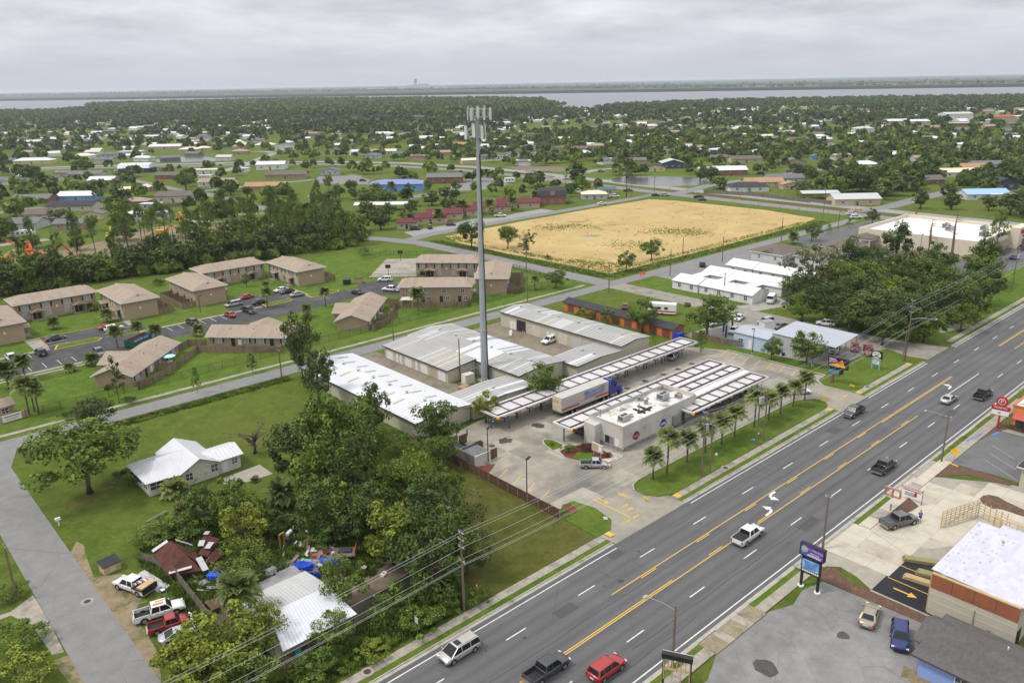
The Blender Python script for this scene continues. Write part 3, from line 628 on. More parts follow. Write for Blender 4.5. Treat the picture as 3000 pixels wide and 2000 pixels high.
GREYW=M('grey_wall',(0.42,0.43,0.44),0.75,0.06,1.0)
TANW=M('tan_wall',(0.47,0.38,0.26),0.8,0.08,1.0)
BLUEW=M('blue_wall',(0.16,0.33,0.58),0.75,0.08,1.0)
LBLUEW=M('pale_blue_wall',(0.40,0.50,0.62),0.75,0.06,1.0)
PALEBLUE=M('house_blue_wall',(0.23,0.32,0.60),0.75,0.05,1.0)
STUCCO=M('beige_panel',(0.42,0.34,0.235),0.85,0.06,2)
TRIM=M('white_trim',(0.66,0.65,0.62),0.6,0.05,2)
DARKTRIM=M('dark_trim',(0.035,0.028,0.024),0.6,0.1,2)
BROWNTRIM=M('brown_trim',(0.075,0.05,0.038),0.6,0.15,2)
BLACK=M('black_metal',(0.014,0.014,0.015),0.45,0.1,2)
GREYMET=M('grey_metal',(0.30,0.31,0.32),0.45,0.1,2,metal=0.4)
HVAC=M('air_unit_metal',(0.42,0.42,0.41),0.5,0.15,3,metal=0.2,dirt=(0.24,0.22,0.2),dscale=1.5)
GLASS=M('window_glass',(0.045,0.055,0.065),0.08,0.2,0.8,spec=0.8)
BLINDS=M('window_blinds',(0.30,0.31,0.31),0.35,0.15,2.0,spec=0.6)
DOORW=M('white_door',(0.66,0.66,0.64),0.6,0.04,2)
DOORD=M('dark_door',(0.02,0.02,0.022),0.6,0.1,2)
WOOD=M('weathered_wood',(0.23,0.165,0.105),0.9,0.25,2.5,dirt=(0.13,0.095,0.065),dscale=0.8,stretch=(1,1,0.3))
OLDWOOD=M('old_grey_wood',(0.17,0.15,0.125),0.95,0.3,3,dirt=(0.09,0.075,0.06),dscale=0.9,stretch=(1,1,0.3))
REDWOOD=M('brown_stained_wood',(0.105,0.052,0.033),0.85,0.25,2.5,dirt=(0.16,0.085,0.06),dscale=0.8,stretch=(1,1,0.3))
NEWWOOD=M('new_lumber',(0.46,0.33,0.17),0.85,0.15,3)
GREENWOOD=M('treated_lumber',(0.26,0.235,0.10),0.85,0.2,3)
ORD=['first','second','third','fourth','fifth','sixth','seventh','eighth','ninth','tenth','eleventh','twelfth','thirteenth','fourteenth','fifteenth','sixteenth','seventeenth','eighteenth','nineteenth','twentieth']
# building helpers
def ext_axis(mb,prof,a0,a1,axis):
 """profile (across, z) pulled along x (axis 'x') or y"""
 n=len(prof)
 if axis=='x':vs=[(a0,c,z)for c,z in prof]+[(a1,c,z)for c,z in prof]
 else:vs=[(c,a0,z)for c,z in prof]+[(c,a1,z)for c,z in prof]
 mb.add(vs,[tuple(range(n)),tuple(range(2*n-1,n-1,-1))]+[(i,n+i,n+(i+1)%n,(i+1)%n)for i in range(n)])
def gable_roof(x0,x1,y0,y1,h,rise,ov=0.4,axis='x',th=0.16,oe=None):
 mb=MB();oe=ov if oe is None else oe
 c0,c1,a0,a1=(y0,y1,x0,x1)if axis=='x' else(x0,x1,y0,y1)
 cm_=(c0+c1)/2;sl=rise/((c1-c0)/2)
 prof=[(c0-ov,h-ov*sl),(cm_,h+rise),(c1+ov,h-ov*sl),(c1+ov,h-ov*sl+th),(cm_,h+rise+th),(c0-ov,h-ov*sl+th)]
 ext_axis(mb,prof,a0-oe,a1+oe,axis);return mb
def gable_wall(x0,x1,y0,y1,h,rise,axis='x',z0=0):
 mb=MB();c0,c1,a0,a1=(y0,y1,x0,x1)if axis=='x' else(x0,x1,y0,y1);cm_=(c0+c1)/2
 ext_axis(mb,[(c0,z0),(c1,z0),(c1,h),(cm_,h+rise),(c0,h)],a0,a1,axis);return mb
def hip_roof(x0,x1,y0,y1,h,rise,ov=0.5,run=None,th=0.16):
 w,d=x1-x0,y1-y0;run=run if run is not None else min(w,d)/2
 X0,X1,Y0,Y1=x0-ov,x1+ov,y0-ov,y1+ov
 if w>=d:ra,rb=(x0+run,(y0+y1)/2),(x1-run,(y0+y1)/2)
 else:ra,rb=((x0+x1)/2,y0+run),((x0+x1)/2,y1-run)
 vs=[(X0,Y0,h),(X1,Y0,h),(X1,Y1,h),(X0,Y1,h),(X0,Y0,h+th),(X1,Y0,h+th),(X1,Y1,h+th),(X0,Y1,h+th),(*ra,h+rise),(*rb,h+rise)]
 fs=[(3,2,1,0),(0,1,5,4),(1,2,6,5),(2,3,7,6),(3,0,4,7)]
 fs+=[(4,5,9,8),(5,6,9),(6,7,8,9),(7,4,8)]if w>=d else[(4,5,8),(5,6,9,8),(6,7,9),(7,4,8,9)]
 return MB().add(vs,fs)
def fascia(x0,x1,y0,y1,z,ov,h=0.2):
 mb=MB();t=0.03;a,b,c,d=x0-ov,x1+ov,y0-ov,y1+ov
 mb.box(a-t,c-t,z-h/2,b+t,c-0.002,z+h/2);mb.box(a-t,d+0.002,z-h/2,b+t,d+t,z+h/2)
 mb.box(a-t,c,z-h/2,a-0.002,d,z+h/2);mb.box(b+0.002,c,z-h/2,b+t,d,z+h/2);return mb
ROT={'S':0.0,'W':R(-90),'N':R(180),'E':R(90)}
win_cache={}
def face_pos(dim,face,u):
 x0,x1,y0,y1=dim
 return{'S':(u,y0),'N':(u,y1),'W':(x0,u),'E':(x1,u)}[face]
def add_window(root,dim,face,u,z,w=1.4,h=1.2,glass=None,frame=None,name='window',subs=True):
 k=('w',w,h)
 if k not in win_cache:
  gl_=B(-w/2,-0.04,0,w/2,0.02,h).mesh('window')
  f=MB();t=0.09
  f.box(-w/2-t,-0.07,-t,w/2+t,0.01,0);f.box(-w/2-t,-0.07,h,w/2+t,0.01,h+t)
  f.box(-w/2-t,-0.07,0,-w/2,0.01,h);f.box(w/2,-0.07,0,w/2+t,0.01,h);f.box(-0.035,-0.06,0,0.035,0.01,h);f.box(-w/2,-0.058,h*.48,w/2,0.01,h*.54)
  win_cache[k]=(gl_,f.mesh('window_frame'))
 px,py=face_pos(dim,face,u)
 g_=obj(name,win_cache[k][0],glass or GLASS,root,(px,py,z),ROT[face],mat_on_obj=True)
 if subs:obj('window_frame',win_cache[k][1],frame or TRIM,g_,mat_on_obj=True)
 return g_
def add_door(root,dim,face,u,w=1.0,h=2.1,mat=None,z=0.05,name='door',handle=True):
 k=('d',w,h)
 if k not in win_cache:
  win_cache[k]=(B(-w/2,-0.05,0,w/2,0.02,h).mesh('door'),B(w/2-0.16,-0.11,h*.45,w/2-0.08,-0.05,h*.52).mesh('handle'))
 px,py=face_pos(dim,face,u)
 d_=obj(name,win_cache[k][0],mat or DOORW,root,(px,py,z),ROT[face],mat_on_obj=True)
 if handle:obj('handle',win_cache[k][1],GREYMET,d_)
 return d_
def kids(o):return o.children
def copy_tree(o,parent=None,label=None):
 c=o.copy();COL.objects.link(c);c.parent=parent
 if label:c['label']=label
 for ch in list(o.children):copy_tree(ch,c)
 return c
def house(name,label,cat,loc,rz,w,d,h,roof,wm,rm,ov=0.45,wins=(),doors=(),fm=None,group=None,oe=None,glass=None):
 """generic house: origin at the front corner, front on the local -Y side"""
 t=thing(name,label,cat,loc,rz,group);dim=(0,w,0,d)
 kind,rise=roof[0],roof[1]
 if kind in('gx','gy'):
  ax=kind[1]
  obj('wall',gable_wall(0,w,0,d,h,rise,ax),wm,t)
  obj('roof',gable_roof(0,w,0,d,h+0.02,rise,ov,ax,oe=oe),rm,t)
 elif kind=='hip':
  obj('wall',B(0,0,0,w,d,h),wm,t)
  obj('roof',hip_roof(0,w,0,d,h+0.01,rise,ov,roof[2]if len(roof)>2 else None),rm,t)
  if fm:obj('fascia',fascia(0,w,0,d,h+0.06,ov),fm,t)
 else:
  obj('wall',B(0,0,0,w,d,h),wm,t)
  r_=MB().box(-ov,-ov,h+.01,w+ov,d+ov,h+0.2);obj('roof',r_,rm,t)
 for a in wins:add_window(t,dim,*a,glass=glass)
 for a in doors:add_door(t,dim,*a)
 return t
hvac_me={}
def hvac(parent_label,x,y,z,s=1.0,rz=0.0,group=None):
 t=thing('air_conditioner',parent_label,'air conditioner',(x,y,z),rz,group)
 b=MB().box(-1.1*s,-0.75*s,0.15*s,1.1*s,0.75*s,1.25*s);obj('casing',b,HVAC,t)
 l=MB()
 for k in range(5):l.box(-1.13*s,-0.7*s,(0.35+k*.17)*s,-1.101*s,0.7*s,(0.43+k*.17)*s)
 obj('louvres',l,BLACK,t)
 for fx in(-0.45,0.45):
  f=obj('fan',MB().cyl(fx*s,0,1.255*s,1.36*s,0.38*s,n=10),BLACK,t)
 obj('base',MB().box(-1.2*s,-0.85*s,0,1.2*s,0.85*s,0.148*s),GREYMET,t)
 return t
 # the two-storey brick apartment blocks
def apartment_block():
 L_,D_,H_=20.6,9.2,5.0
 t=thing('apartment_block','tan brick two-storey apartment block','apartment block',(0,0,0),0,'two-storey brick apartment blocks');dim=(0,L_,0,D_)
 obj('wall',B(0,0,0,L_,D_,H_),TANBRICK,t)
 r_=obj('roof',hip_roof(0,L_,0,D_,H_+0.01,1.75,0.75,2.4),TANROOF,t)
 for sx,xx in((1,0.3),(-1,L_-0.3)):
  mb=MB();x_in=xx+sx*2.8
  mb.add([(xx+sx*.9,D_/2-1.6,H_+.55),(xx+sx*.9,D_/2+1.6,H_+.55),(xx+sx*.9,D_/2,H_+1.62),(x_in+sx*1.5,D_/2-1.6,H_+.55),(x_in+sx*1.5,D_/2+1.6,H_+.55),(x_in+sx*1.5,D_/2,H_+1.62)],[(0,1,2),(0,2,5,3),(1,4,5,2),(3,5,4),(0,3,4,1)])
  obj('gable_vent',mb,TANROOF,r_)
  tr=MB();tr.bar((xx+sx*.86,D_/2-1.7,H_+.52),(xx+sx*.86,D_/2,H_+1.66),.06,.14);tr.bar((xx+sx*.86,D_/2+1.7,H_+.52),(xx+sx*.86,D_/2,H_+1.66),.06,.14)
  obj('gable_trim',tr,TRIM,r_)
 obj('fascia',fascia(0,L_,0,D_,H_+0.06,0.75,0.22),TRIM,t)
 for u in(2.2,7.6,13.0,18.4):
  add_window(t,dim,'S',u,3.15,1.7,1.25,BLINDS,TRIM);add_window(t,dim,'S',u,0.7,1.7,1.25,BLINDS,TRIM)
  obj('panel',B(u-.98,-0.03,2.05,u+.98,0.02,3.05),STUCCO,t)
  for s_ in(-1.25,1.25):obj('shutter',B(u+s_-.22,-0.06,3.1,u+s_+.22,0.0,4.45),DARKTRIM,t)
  add_window(t,dim,'N',u,3.15,1.1,1.0,GLASS,TRIM);add_door(t,dim,'N',u+.9,0.95,2.1,DOORD,handle=False);add_window(t,dim,'N',u-.9,1.0,1.0,1.0,GLASS,TRIM)
 for u in(4.9,15.7):
  for k in(-.6,.6):add_door(t,dim,'S',u+k,1.0,2.1,DOORD)
  p_=obj('porch_roof',gable_roof(u-1.6,u+1.6,-1.9,0.05,2.5,.55,.25,'y'),TANROOF,t)
  obj('porch_gable',MB().add([(u-1.75,-1.95,2.42),(u+1.75,-1.95,2.42),(u,-1.95,3.0),(u-1.75,-1.85,2.42),(u+1.75,-1.85,2.42),(u,-1.85,3.0)],[(0,1,2),(5,4,3),(0,2,5,3),(1,4,5,2),(0,3,4,1)]),TANBRICK,p_)
  for k in(-1.5,1.5):obj('post',B(u+k-.12,-1.85,0,u+k+.12,-1.6,2.5),TANBRICK,t)
  obj('step',B(u-1.7,-2.0,0,u+1.7,0,0.12),CONC,t)
 obj('house_number',B(10.05,-0.04,2.6,10.55,0,3.2),TRIM,t);obj('house_number',B(L_-.02,4.2,2.6,L_+.04,4.7,3.2),TRIM,t);obj('house_number',B(-.04,4.2,2.6,.02,4.7,3.2),TRIM,t)
 return t
apt=apartment_block()
apt_spots=[((41.0,251.2),0,'tan brick two-storey apartment block behind the parking lot with the red and white cars'),((63.2,251.8),-90,'tan brick apartment block standing end-on beside the long block with two dark porches'),((92.4,231.0),90,'tan brick apartment block with plank-fenced back yards along its near side'),((94.3,251.8),0,'tan brick two-storey apartment block against the woods, two porches on its front'),((116.6,251.6),-90,'tan brick apartment block end-on at the edge of the big lawn by the basketball court'),((38.6,231.0),90,'tan brick apartment block cut off by the edge of the picture'),((151.0,214.6),-48,'tan brick two-storey apartment block just behind the cell tower, beside the basketball court'),((148.9,182.6),136,'tan brick apartment block whose back doors open on small fenced yards left of the tower'),((164.6,196.6),225,'tan brick apartment block right behind the tower shaft with fenced yards on its far side')]
for i,(p,a,lab)in enumerate(apt_spots):
 o=apt if i==0 else copy_tree(apt)
 o.location=(p[0],p[1],0);o.rotation_euler[2]=R(a);o['label']=lab
def single_block():
 L_,D_,H_=22.5,8.2,2.7
 t=thing('apartment_bungalow','single-storey brick flats','bungalow',(0,0,0),0,'single-storey brick flats');dim=(0,L_,0,D_)
 obj('wall',gable_wall(0,L_,0,D_,H_,1.5,'x'),TANBRICK,t)
 obj('roof',gable_roof(0,L_,0,D_,H_+0.02,1.5,.6,'x'),TANROOF,t)
 obj('wing_wall',gable_wall(7.0,15.5,D_-1,D_+2.6,H_,1.5,'y'),TANBRICK,t)
 obj('wing_roof',gable_roof(7.0,15.5,D_/2,D_+2.6,H_+0.035,1.5,.6,'y',oe=.5),TANROOF,t)
 ra=MB()
 for x_ in(-.62,L_+.62):
  ra.bar((x_,-.66,H_-.22),(x_,D_/2,H_+1.6),.05,.2);ra.bar((x_,D_+.66,H_-.22),(x_,D_/2,H_+1.6),.05,.2)
 obj('barge_board',ra,TRIM,t);obj('gutter_board',B(-.6,-.66,H_-.3,L_+.6,-.605,H_-.1),TRIM,t)
 for u in(2.6,9.5,13.4,20.0):
  add_window(t,dim,'S',u,0.9,1.7,1.2,BLINDS,TRIM)
  for s_ in(-1.25,1.25):obj('shutter',B(u+s_-.2,-0.05,.85,u+s_+.2,0.0,2.2),DARKTRIM,t)
 for u in(6.4,16.4):add_door(t,dim,'S',u,1.0,2.1,DOORD)
 for u in(5,11,17):obj('roof_vent',MB().cyl(u,2.4,H_+.9,H_+1.35,.12,n=6),GREYMET,t)
 obj('storage_cupboard',B(7.8,-.35,0.5,8.7,0.0,1.9),DOORW,t)
 return t
sb=single_block()
for i,(p,a,lab)in enumerate([((47.2,175.7),45,'single-storey brick flats with a fenced yard holding a blue parasol'),((70.8,191.8),-48,'single-storey brick flats facing the street, two doors and dark shutters'),((106.4,174.6),45,'single-storey brick flats beside the tower with a paddling pool in the yard')]):
 o=sb if i==0 else copy_tree(sb)
 o.location=(p[0],p[1],0);o.rotation_euler[2]=R(a);o['label']=lab
# gatehouse and name board
house('gatehouse','small brick gatehouse with a tan roof by the apartment entrance','gatehouse',(21.6,175.4),R(10),3.2,3.2,2.5,('gx',1.0),TANBRICK,TANROOF,.4,[('S',1.6,1.0,1.2,1.0)])
# wooden and wire fences
pan_cache={}
def fence_panel_mesh(L_,h,pk=0.145,ragged=0.0,seed=0):
 k=(round(L_,2),h,pk,ragged,seed)
 if k not in pan_cache:
  mb=MB();n=max(2,int(L_/pk));w=L_/n;rr=random.Random(seed+int(L_*10))
  for i in range(n):mb.box(i*w+.008,-0.012-.008*(i%2),0.04,(i+1)*w-.008,0.012,h+rr.uniform(-ragged,ragged*.4)-.02*(i%3))
  for z in(.35,h*.55,h-.25):mb.box(0,.014,z,L_,.06,z+.09)
  pan_cache[k]=mb.mesh('fence_panel')
 return pan_cache[k]
post_cache={}
def wood_fence(label,pts,h=1.8,mat=None,plen=2.44,ragged=0.0,group=None,name='wooden_fence'):
 mat=mat or WOOD;t=thing(name,label,'fence',(*pts[0],0),0,group);o_=Vector(pts[0])
 if h not in post_cache:post_cache[h]=B(-.06,-.06,0,.06,.06,h+.08).mesh('post')
 for a,b in zip(pts,pts[1:]):
  a,b=Vector(a)-o_,Vector(b)-o_;L_=(b-a).length;n=max(1,int(round(L_/plen)));st=round(L_/n,2);ang=math.atan2(b.y-a.y,b.x-a.x)
  for i in range(n):
   p=a+(b-a)*i/n
   obj('fence_panel',fence_panel_mesh(st,h,ragged=ragged,seed=i%3 if ragged else 0),mat,t,(p.x,p.y,0),ang)
   obj('post',post_cache[h],mat,t,(p.x,p.y,0),ang)
 return t
def iron_fence(label,pts,h=1.8,step=3.0,mesh_mat=None,name='chain_link_fence'):
 t=thing(name,label,'fence',(*pts[0],0));o_=Vector(pts[0]);wires=MB();rails=MB()
 pm=MB().cyl(0,0,0,h+.1,.04,n=6).mesh('post')
 for a,b in zip(pts,pts[1:]):
  a,b=Vector(a)-o_,Vector(b)-o_;L_=(b-a).length;n=max(1,int(round(L_/step)))
  for i in range(n+1):
   p=a+(b-a)*i/n;obj('post',pm,BLACK,t,(p.x,p.y,0))
  rails.bar((a.x,a.y,h),(b.x,b.y,h),.05,.05);rails.bar((a.x,a.y,.15),(b.x,b.y,.15),.03,.03)
  k=int(L_/.22);d=(b-a)/L_
  for i in range(k):
   p=a+d*(i*.22);q=p+d*min(.9,L_-i*.22);
   wires.bar((p.x,p.y,.1),(q.x,q.y,h-.05),.012,.012);wires.bar((q.x,q.y,.1),(p.x,p.y,h-.05),.012,.012)
 obj('rail',rails,BLACK,t);tag(obj('wire_mesh',wires,mesh_mat or BLACK,t),kind='stuff')
 return t
iron_fence('black wire fence along the pavement in front of the apartments',[(26,172.6),(60,172.8),(100,173.0),(140,173.0),(178,173.4)])
iron_fence('black wire fence behind the basketball court',[(152,250),(164,252),(173,240),(178,232),(181,196),(178,173.4)],1.8)
iron_fence('low black wire fence round the near end of the basketball court',[(138,227.5),(139.5,224),(151,213.5)],1.5)
wood_fence('plank fence zigzagging round the yards of the parasol flats',[(47.4,172.9),(55.2,177.4),(66.8,189.0),(69.8,191.4)],1.7)
wood_fence('straight plank fence in front of the flats with two doors',[(66.8,189.0),(71.5,183.2),(81.5,173.6)],1.7)
wood_fence('plank partition between two yards of the parasol flats',[(54.0,183.2),(59.5,180.6)],1.6)
wood_fence('plank fence closing the yard behind the green skip',[(62.5,192.0),(67.0,195.6),(70.6,192.5)],1.7)
wood_fence('plank fence round the yards of the paddling-pool flats',[(106.6,172.6),(113.5,176.0),(126.6,190.0),(124,194.5)],1.7)
wood_fence('plank partition in the yard of the paddling-pool flats',[(113.0,181.0),(118.6,178.4)],1.6)
wood_fence('long plank fence in front of the small back yards left of the tower',[(123.0,188.6),(126.0,185.6),(138.4,172.9),(142.4,176.2)],1.7)
for k in range(3):
 a=(126.9+5.0*k+2,190.8-4.9*k-2);wood_fence('%s '%ORD[k]+'plank partition between the small back yards left of the tower',[a,(a[0]-2.6,a[1]-2.8)],1.6,group='partitions of the small back yards')
wood_fence('plank fence round the yards on the near side of the end-on block',[(83.3,249.6),(79.3,249.4),(79.3,231.4),(83.2,231.4)],1.8)
for k in range(3):wood_fence('%s '%ORD[k]+'plank partition between the yards of the end-on block',[(83.2,245.2-4.6*k),(79.4,245.2-4.6*k)],1.7,group='partitions beside the end-on block')
wood_fence('plank fence round the yards on the right of the long front block',[(72.6,249.6),(76.6,249.4),(76.6,231.6),(72.5,231.6)],1.8)
for k in range(3):wood_fence('%s '%ORD[k]+'plank partition between the yards right of the front block',[(72.6,245-4.6*k),(76.5,245-4.6*k)],1.7,group='partitions right of the front block')
wood_fence('plank fence round the yards next to the big lawn',[(126.0,249.6),(130.0,249.4),(130.0,231.6),(126.0,231.6)],1.8)
for k in range(3):wood_fence('%s '%ORD[k]+'plank partition between the yards next to the big lawn',[(126.0,245-4.6*k),(129.9,245-4.6*k)],1.7,group='partitions next to the big lawn')
wood_fence('plank fence round the yards behind the tower shaft',[(171.8,190.2),(174.6,187.4),(160.6,173.8),(157.6,176.4)],1.9)
for k in range(3):wood_fence('%s '%ORD[k]+'plank partition between the yards behind the tower shaft',[(167.8-3.6*k,186.2-3.6*k),(170.4-3.6*k,183.6-3.6*k)],1.7,group='partitions behind the tower shaft')
# the self-storage sheds
vent_me=None
def roof_vents(spots,group):
 for k,(x,y,z)in enumerate(spots):
  t=thing('roof_ventilator','metal ventilator, %s from the main road, on '%ORD[k]+group,'ventilator',(x,y,z),0,'ventilators on '+group)
  obj('neck',MB().cyl(0,0,-0.15,.3,.2,n=8),GREYMET,t);obj('hood',MB().cyl(0,0,.3,.5,.36,.3,n=10),STORPALE,t)
def sheet_roof(t,x0,x1,y0,y1,za,zb,axis,mats,pw=1.02,seed=0,th=0.09):
 """one roof slope of separate metal sheets; za, zb heights at the two eaves across; the sheets run up the slope"""
 rr=random.Random(seed);L_=(y1-y0)if axis=='y' else(x1-x0);n=max(1,int(round(L_/pw)));st=L_/n
 mb=MB()
 if axis=='y':
  mb.add([(x0,.012,za),(x1,.012,zb),(x1,st-.012,zb),(x0,st-.012,za),(x0,.012,za+th),(x1,.012,zb+th),(x1,st-.012,zb+th),(x0,st-.012,za+th)],[(3,2,1,0),(4,5,6,7),(0,1,5,4),(1,2,6,5),(2,3,7,6),(3,0,4,7)])
  mb.add([(x0,0,za+th),(x1,0,zb+th),(x1,.06,zb+th),(x0,.06,za+th),(x0,0,za+th+.05),(x1,0,zb+th+.05),(x1,.06,zb+th+.05),(x0,.06,za+th+.05)],[(4,5,6,7),(0,1,5,4),(1,2,6,5),(2,3,7,6),(3,0,4,7)])
 me=mb.mesh('roof_sheet')
 for i in range(n):
  m_=mats(i/n,rr)
  obj('roof_sheet',me,m_,t,(0,y0+st*i,0),mat_on_obj=True)
def shed(name,label,x0,x1,y0,y1,h,ridge,rise,mats_a,mats_b,seed,ov=.35):
 """storage shed with its ridge along y at x = ridge (None: single slope up to the far side)"""
 t=thing(name,label,'storage shed',(x0,y0,0));w,d=x1-x0,y1-y0;r_=(ridge-x0)if ridge else w
 mb=MB();
 prof=[(0,0),(w,0),(w,h if ridge else h+rise)]+([(r_,h+rise)]if ridge else[])+[(0,h)]
 ext_axis(mb,prof,0,d,'y');obj('wall',mb,CREAMSIDE_X,t)
 sl=rise/r_;sheet_roof(t,-ov,r_,-ov,d+ov,h-ov*sl+.03,h+rise+.03,'y',mats_a,seed=seed)
 if ridge:
  sl2=rise/(w-r_);sheet_roof(t,r_,w+ov,-ov,d+ov,h+rise+.03,h-ov*sl2+.03,'y',mats_b,seed=seed+1)
 e=MB();e.box(-ov-.12,-ov,h-ov*sl-.14,-ov-.005,d+ov,h-ov*sl+.05)
 for yy in(-ov-.02,d+ov-.03):
  e.add([(-ov,yy,h-ov*sl-.12),(r_,yy,h+rise-.12),(r_,yy+.05,h+rise-.12),(-ov,yy+.05,h-ov*sl-.12),(-ov,yy,h-ov*sl+.06),(r_,yy,h+rise+.06),(r_,yy+.05,h+rise+.06),(-ov,yy+.05,h-ov*sl+.06)],[(3,2,1,0),(4,5,6,7),(0,1,5,4),(1,2,6,5),(2,3,7,6),(3,0,4,7)])
 obj('roof_edge',e,DARKTRIM,t)
 return t
def m_white(u,r):return STORWHITE
def m_mix(u,r):
 q=r.random()
 return STORGREY if q<.80 else STORPALE if q<.91 else SKYLITE if q<.95 else STORWHITE
def m_mid(u,r):
 if 0.28<u<0.55:return STORWHITE if r.random()<.85 else STORGREY
 return m_mix(u,r)
t=shed('storage_shed','long cream storage shed with bright white coated roof nearest the trees',75.7,88.2,110.2,152.4,3.1,81.9,.75,m_white,m_white,1)
for k in range(10):
 for xo in(-3.2,2.0):
  x=82+xo+(k%2)*.6;y=112+4.1*k+(1.6 if xo>0 else 0);sl=.75/6.25;z=3.1+.75-abs(x-81.9)*sl
  o=obj('skylight',MB().add([(-1.3,-.35,-(1.3)*0),(1.3,-.35,0),(1.3,.35,0),(-1.3,.35,0)],[(0,1,2,3)]),SKYLITE,t,(x-75.7,y-110.2,z+.205));o.rotation_euler[1]=math.atan(sl)*(1 if x>81.9 else-1)
roof_vents([(81.9,116+5.9*k,3.95)for k in range(6)],'the bright white shed roof')
t=shed('storage_shed','storage shed with roll-up doors and patchy grey roof along the middle yard',97.2,105.0,128.6,152.8,2.9,None,.75,m_mix,m_mix,5)
for k,(u,w,col)in enumerate([(150.6,2.6,'r'),(147.6,.9,'d'),(146.2,.9,'d'),(143.2,2.6,'r'),(140.0,.9,'d'),(137.2,2.6,'r'),(134.0,2.2,'c'),(130.7,2.6,'r')]):
 add_door(t,(0,0,0,0),'W',u-128.6,w,2.2,DOORW if col!='c' else STUCCO,handle=col=='d',name='roll_up_door' if col=='r' else 'door')
t=shed('storage_shed','wide storage shed with half-whitened roof behind the tower',105.2,118.4,114.6,154.2,3.3,111.8,.65,m_mid,m_mid,9)
roof_vents([(111.8,118+6.5*k,4.0)for k in range(6)],'the half-whitened shed roof')
t=shed('storage_shed','tall cream storage shed with grey streaked roof beside the orange units',133.6,143.6,111.0,152.4,3.9,138.6,.6,m_mix,m_mix,13)
roof_vents([(138.6,115+7.0*k,4.6)for k in range(6)],'the grey streaked shed roof')
for u,w,n_,mm in((144.5,3.4,'roll_up_door',DOORD),(148.2,1.0,'door',DOORW),(147.0,1.0,'door',DOORW),(134.6,1.0,'door',DOORW),(133.0,1.0,'door',DOORW),(129.5,3.2,'roll_up_door',CREAM),(138.8,3.2,'roll_up_door',CREAM),(125.0,3.2,'roll_up_door',STORPALE)):
 add_door(t,(0,0,0,0),'W',u-111.0,w,2.9 if w>2 else 2.1,mm,name=n_,handle=w<2)
shed('storage_shed','low storage shed bridging the two tall sheds behind the canopy',118.6,133.4,110.6,118.2,3.0,126,.4,m_mix,m_mix,17)
roof_vents([(126.0,112.5,3.5),(126.0,116.0,3.5)],'the low bridging shed roof')
shed('storage_shed','low lean-to shed with pale streaks at the foot of the tower',88.6,104.6,109.6,117.4,2.7,97,.35,lambda u,r:STORPALE if r.random()<.5 else STORGREY,m_mix,21)
roof_vents([(97.0,113.5,3.1)],'the lean-to roof at the tower foot')
# orange storage units
t=thing('orange_storage_units','low orange storage units with dark roof and brown roll-up doors','storage shed',(155.8,113.0,0))
ORANGE=M('orange_wall',(0.56,0.155,0.05),0.8,0.08,1)
obj('wall',gable_wall(0,4.4,0,37.6,2.5,.8,'y'),ORANGE,t);obj('roof',gable_roof(0,4.4,0,37.6,2.52,.8,.4,'y'),DARKROOF,t)
for k in range(9):add_door(t,(0,4.4,0,37.6),'W',2.2+4.1*k,2.4,2.0,M('brown_door',(0.16,0.06,0.035),0.7,.1,2),name='roll_up_door',handle=False)
obj('blue_tarpaulin',MB().box(-.6,-2.2,0,1.5,-.15,1.9),M('blue_tarp',(0.02,0.05,0.36),0.5,.2,2),t)
# the cell tower
SHAFT=M('painted_steel',(0.37,0.39,0.42),0.45,0.08,0.6,metal=0.3)
ANT=M('antenna_white',(0.62,0.62,0.58),0.5,0.05,1)
TX,TY=104.0,124.4
t=thing('cell_tower','tall grey monopole cell tower rising between the storage sheds','cell tower',(TX,TY,0))
obj('shaft',MB().cyl(0,0,0,55.3,.78,.32,n=12),SHAFT,t)
for k in range(4):obj('flange',MB().cyl(0,0,11.5*k+11.2,11.5*k+11.45,0.9-.11*(k+1),n=12),SHAFT,t)
obj('base_plate',MB().cyl(0,0,0,.12,1.6,n=12),GREYMET,t)
cab=MB();
for k,a in enumerate((-.6,-.35,-.1,.2)):
 cab.tube([(0.86*math.cos(a-.6),.86*math.sin(a-.6),0.0),(.64*math.cos(a-.6),.64*math.sin(a-.6),25),(.44*math.cos(a-.9),.44*math.sin(a-.9),48)],.06,4)
obj('cable',cab,BLACK,t)
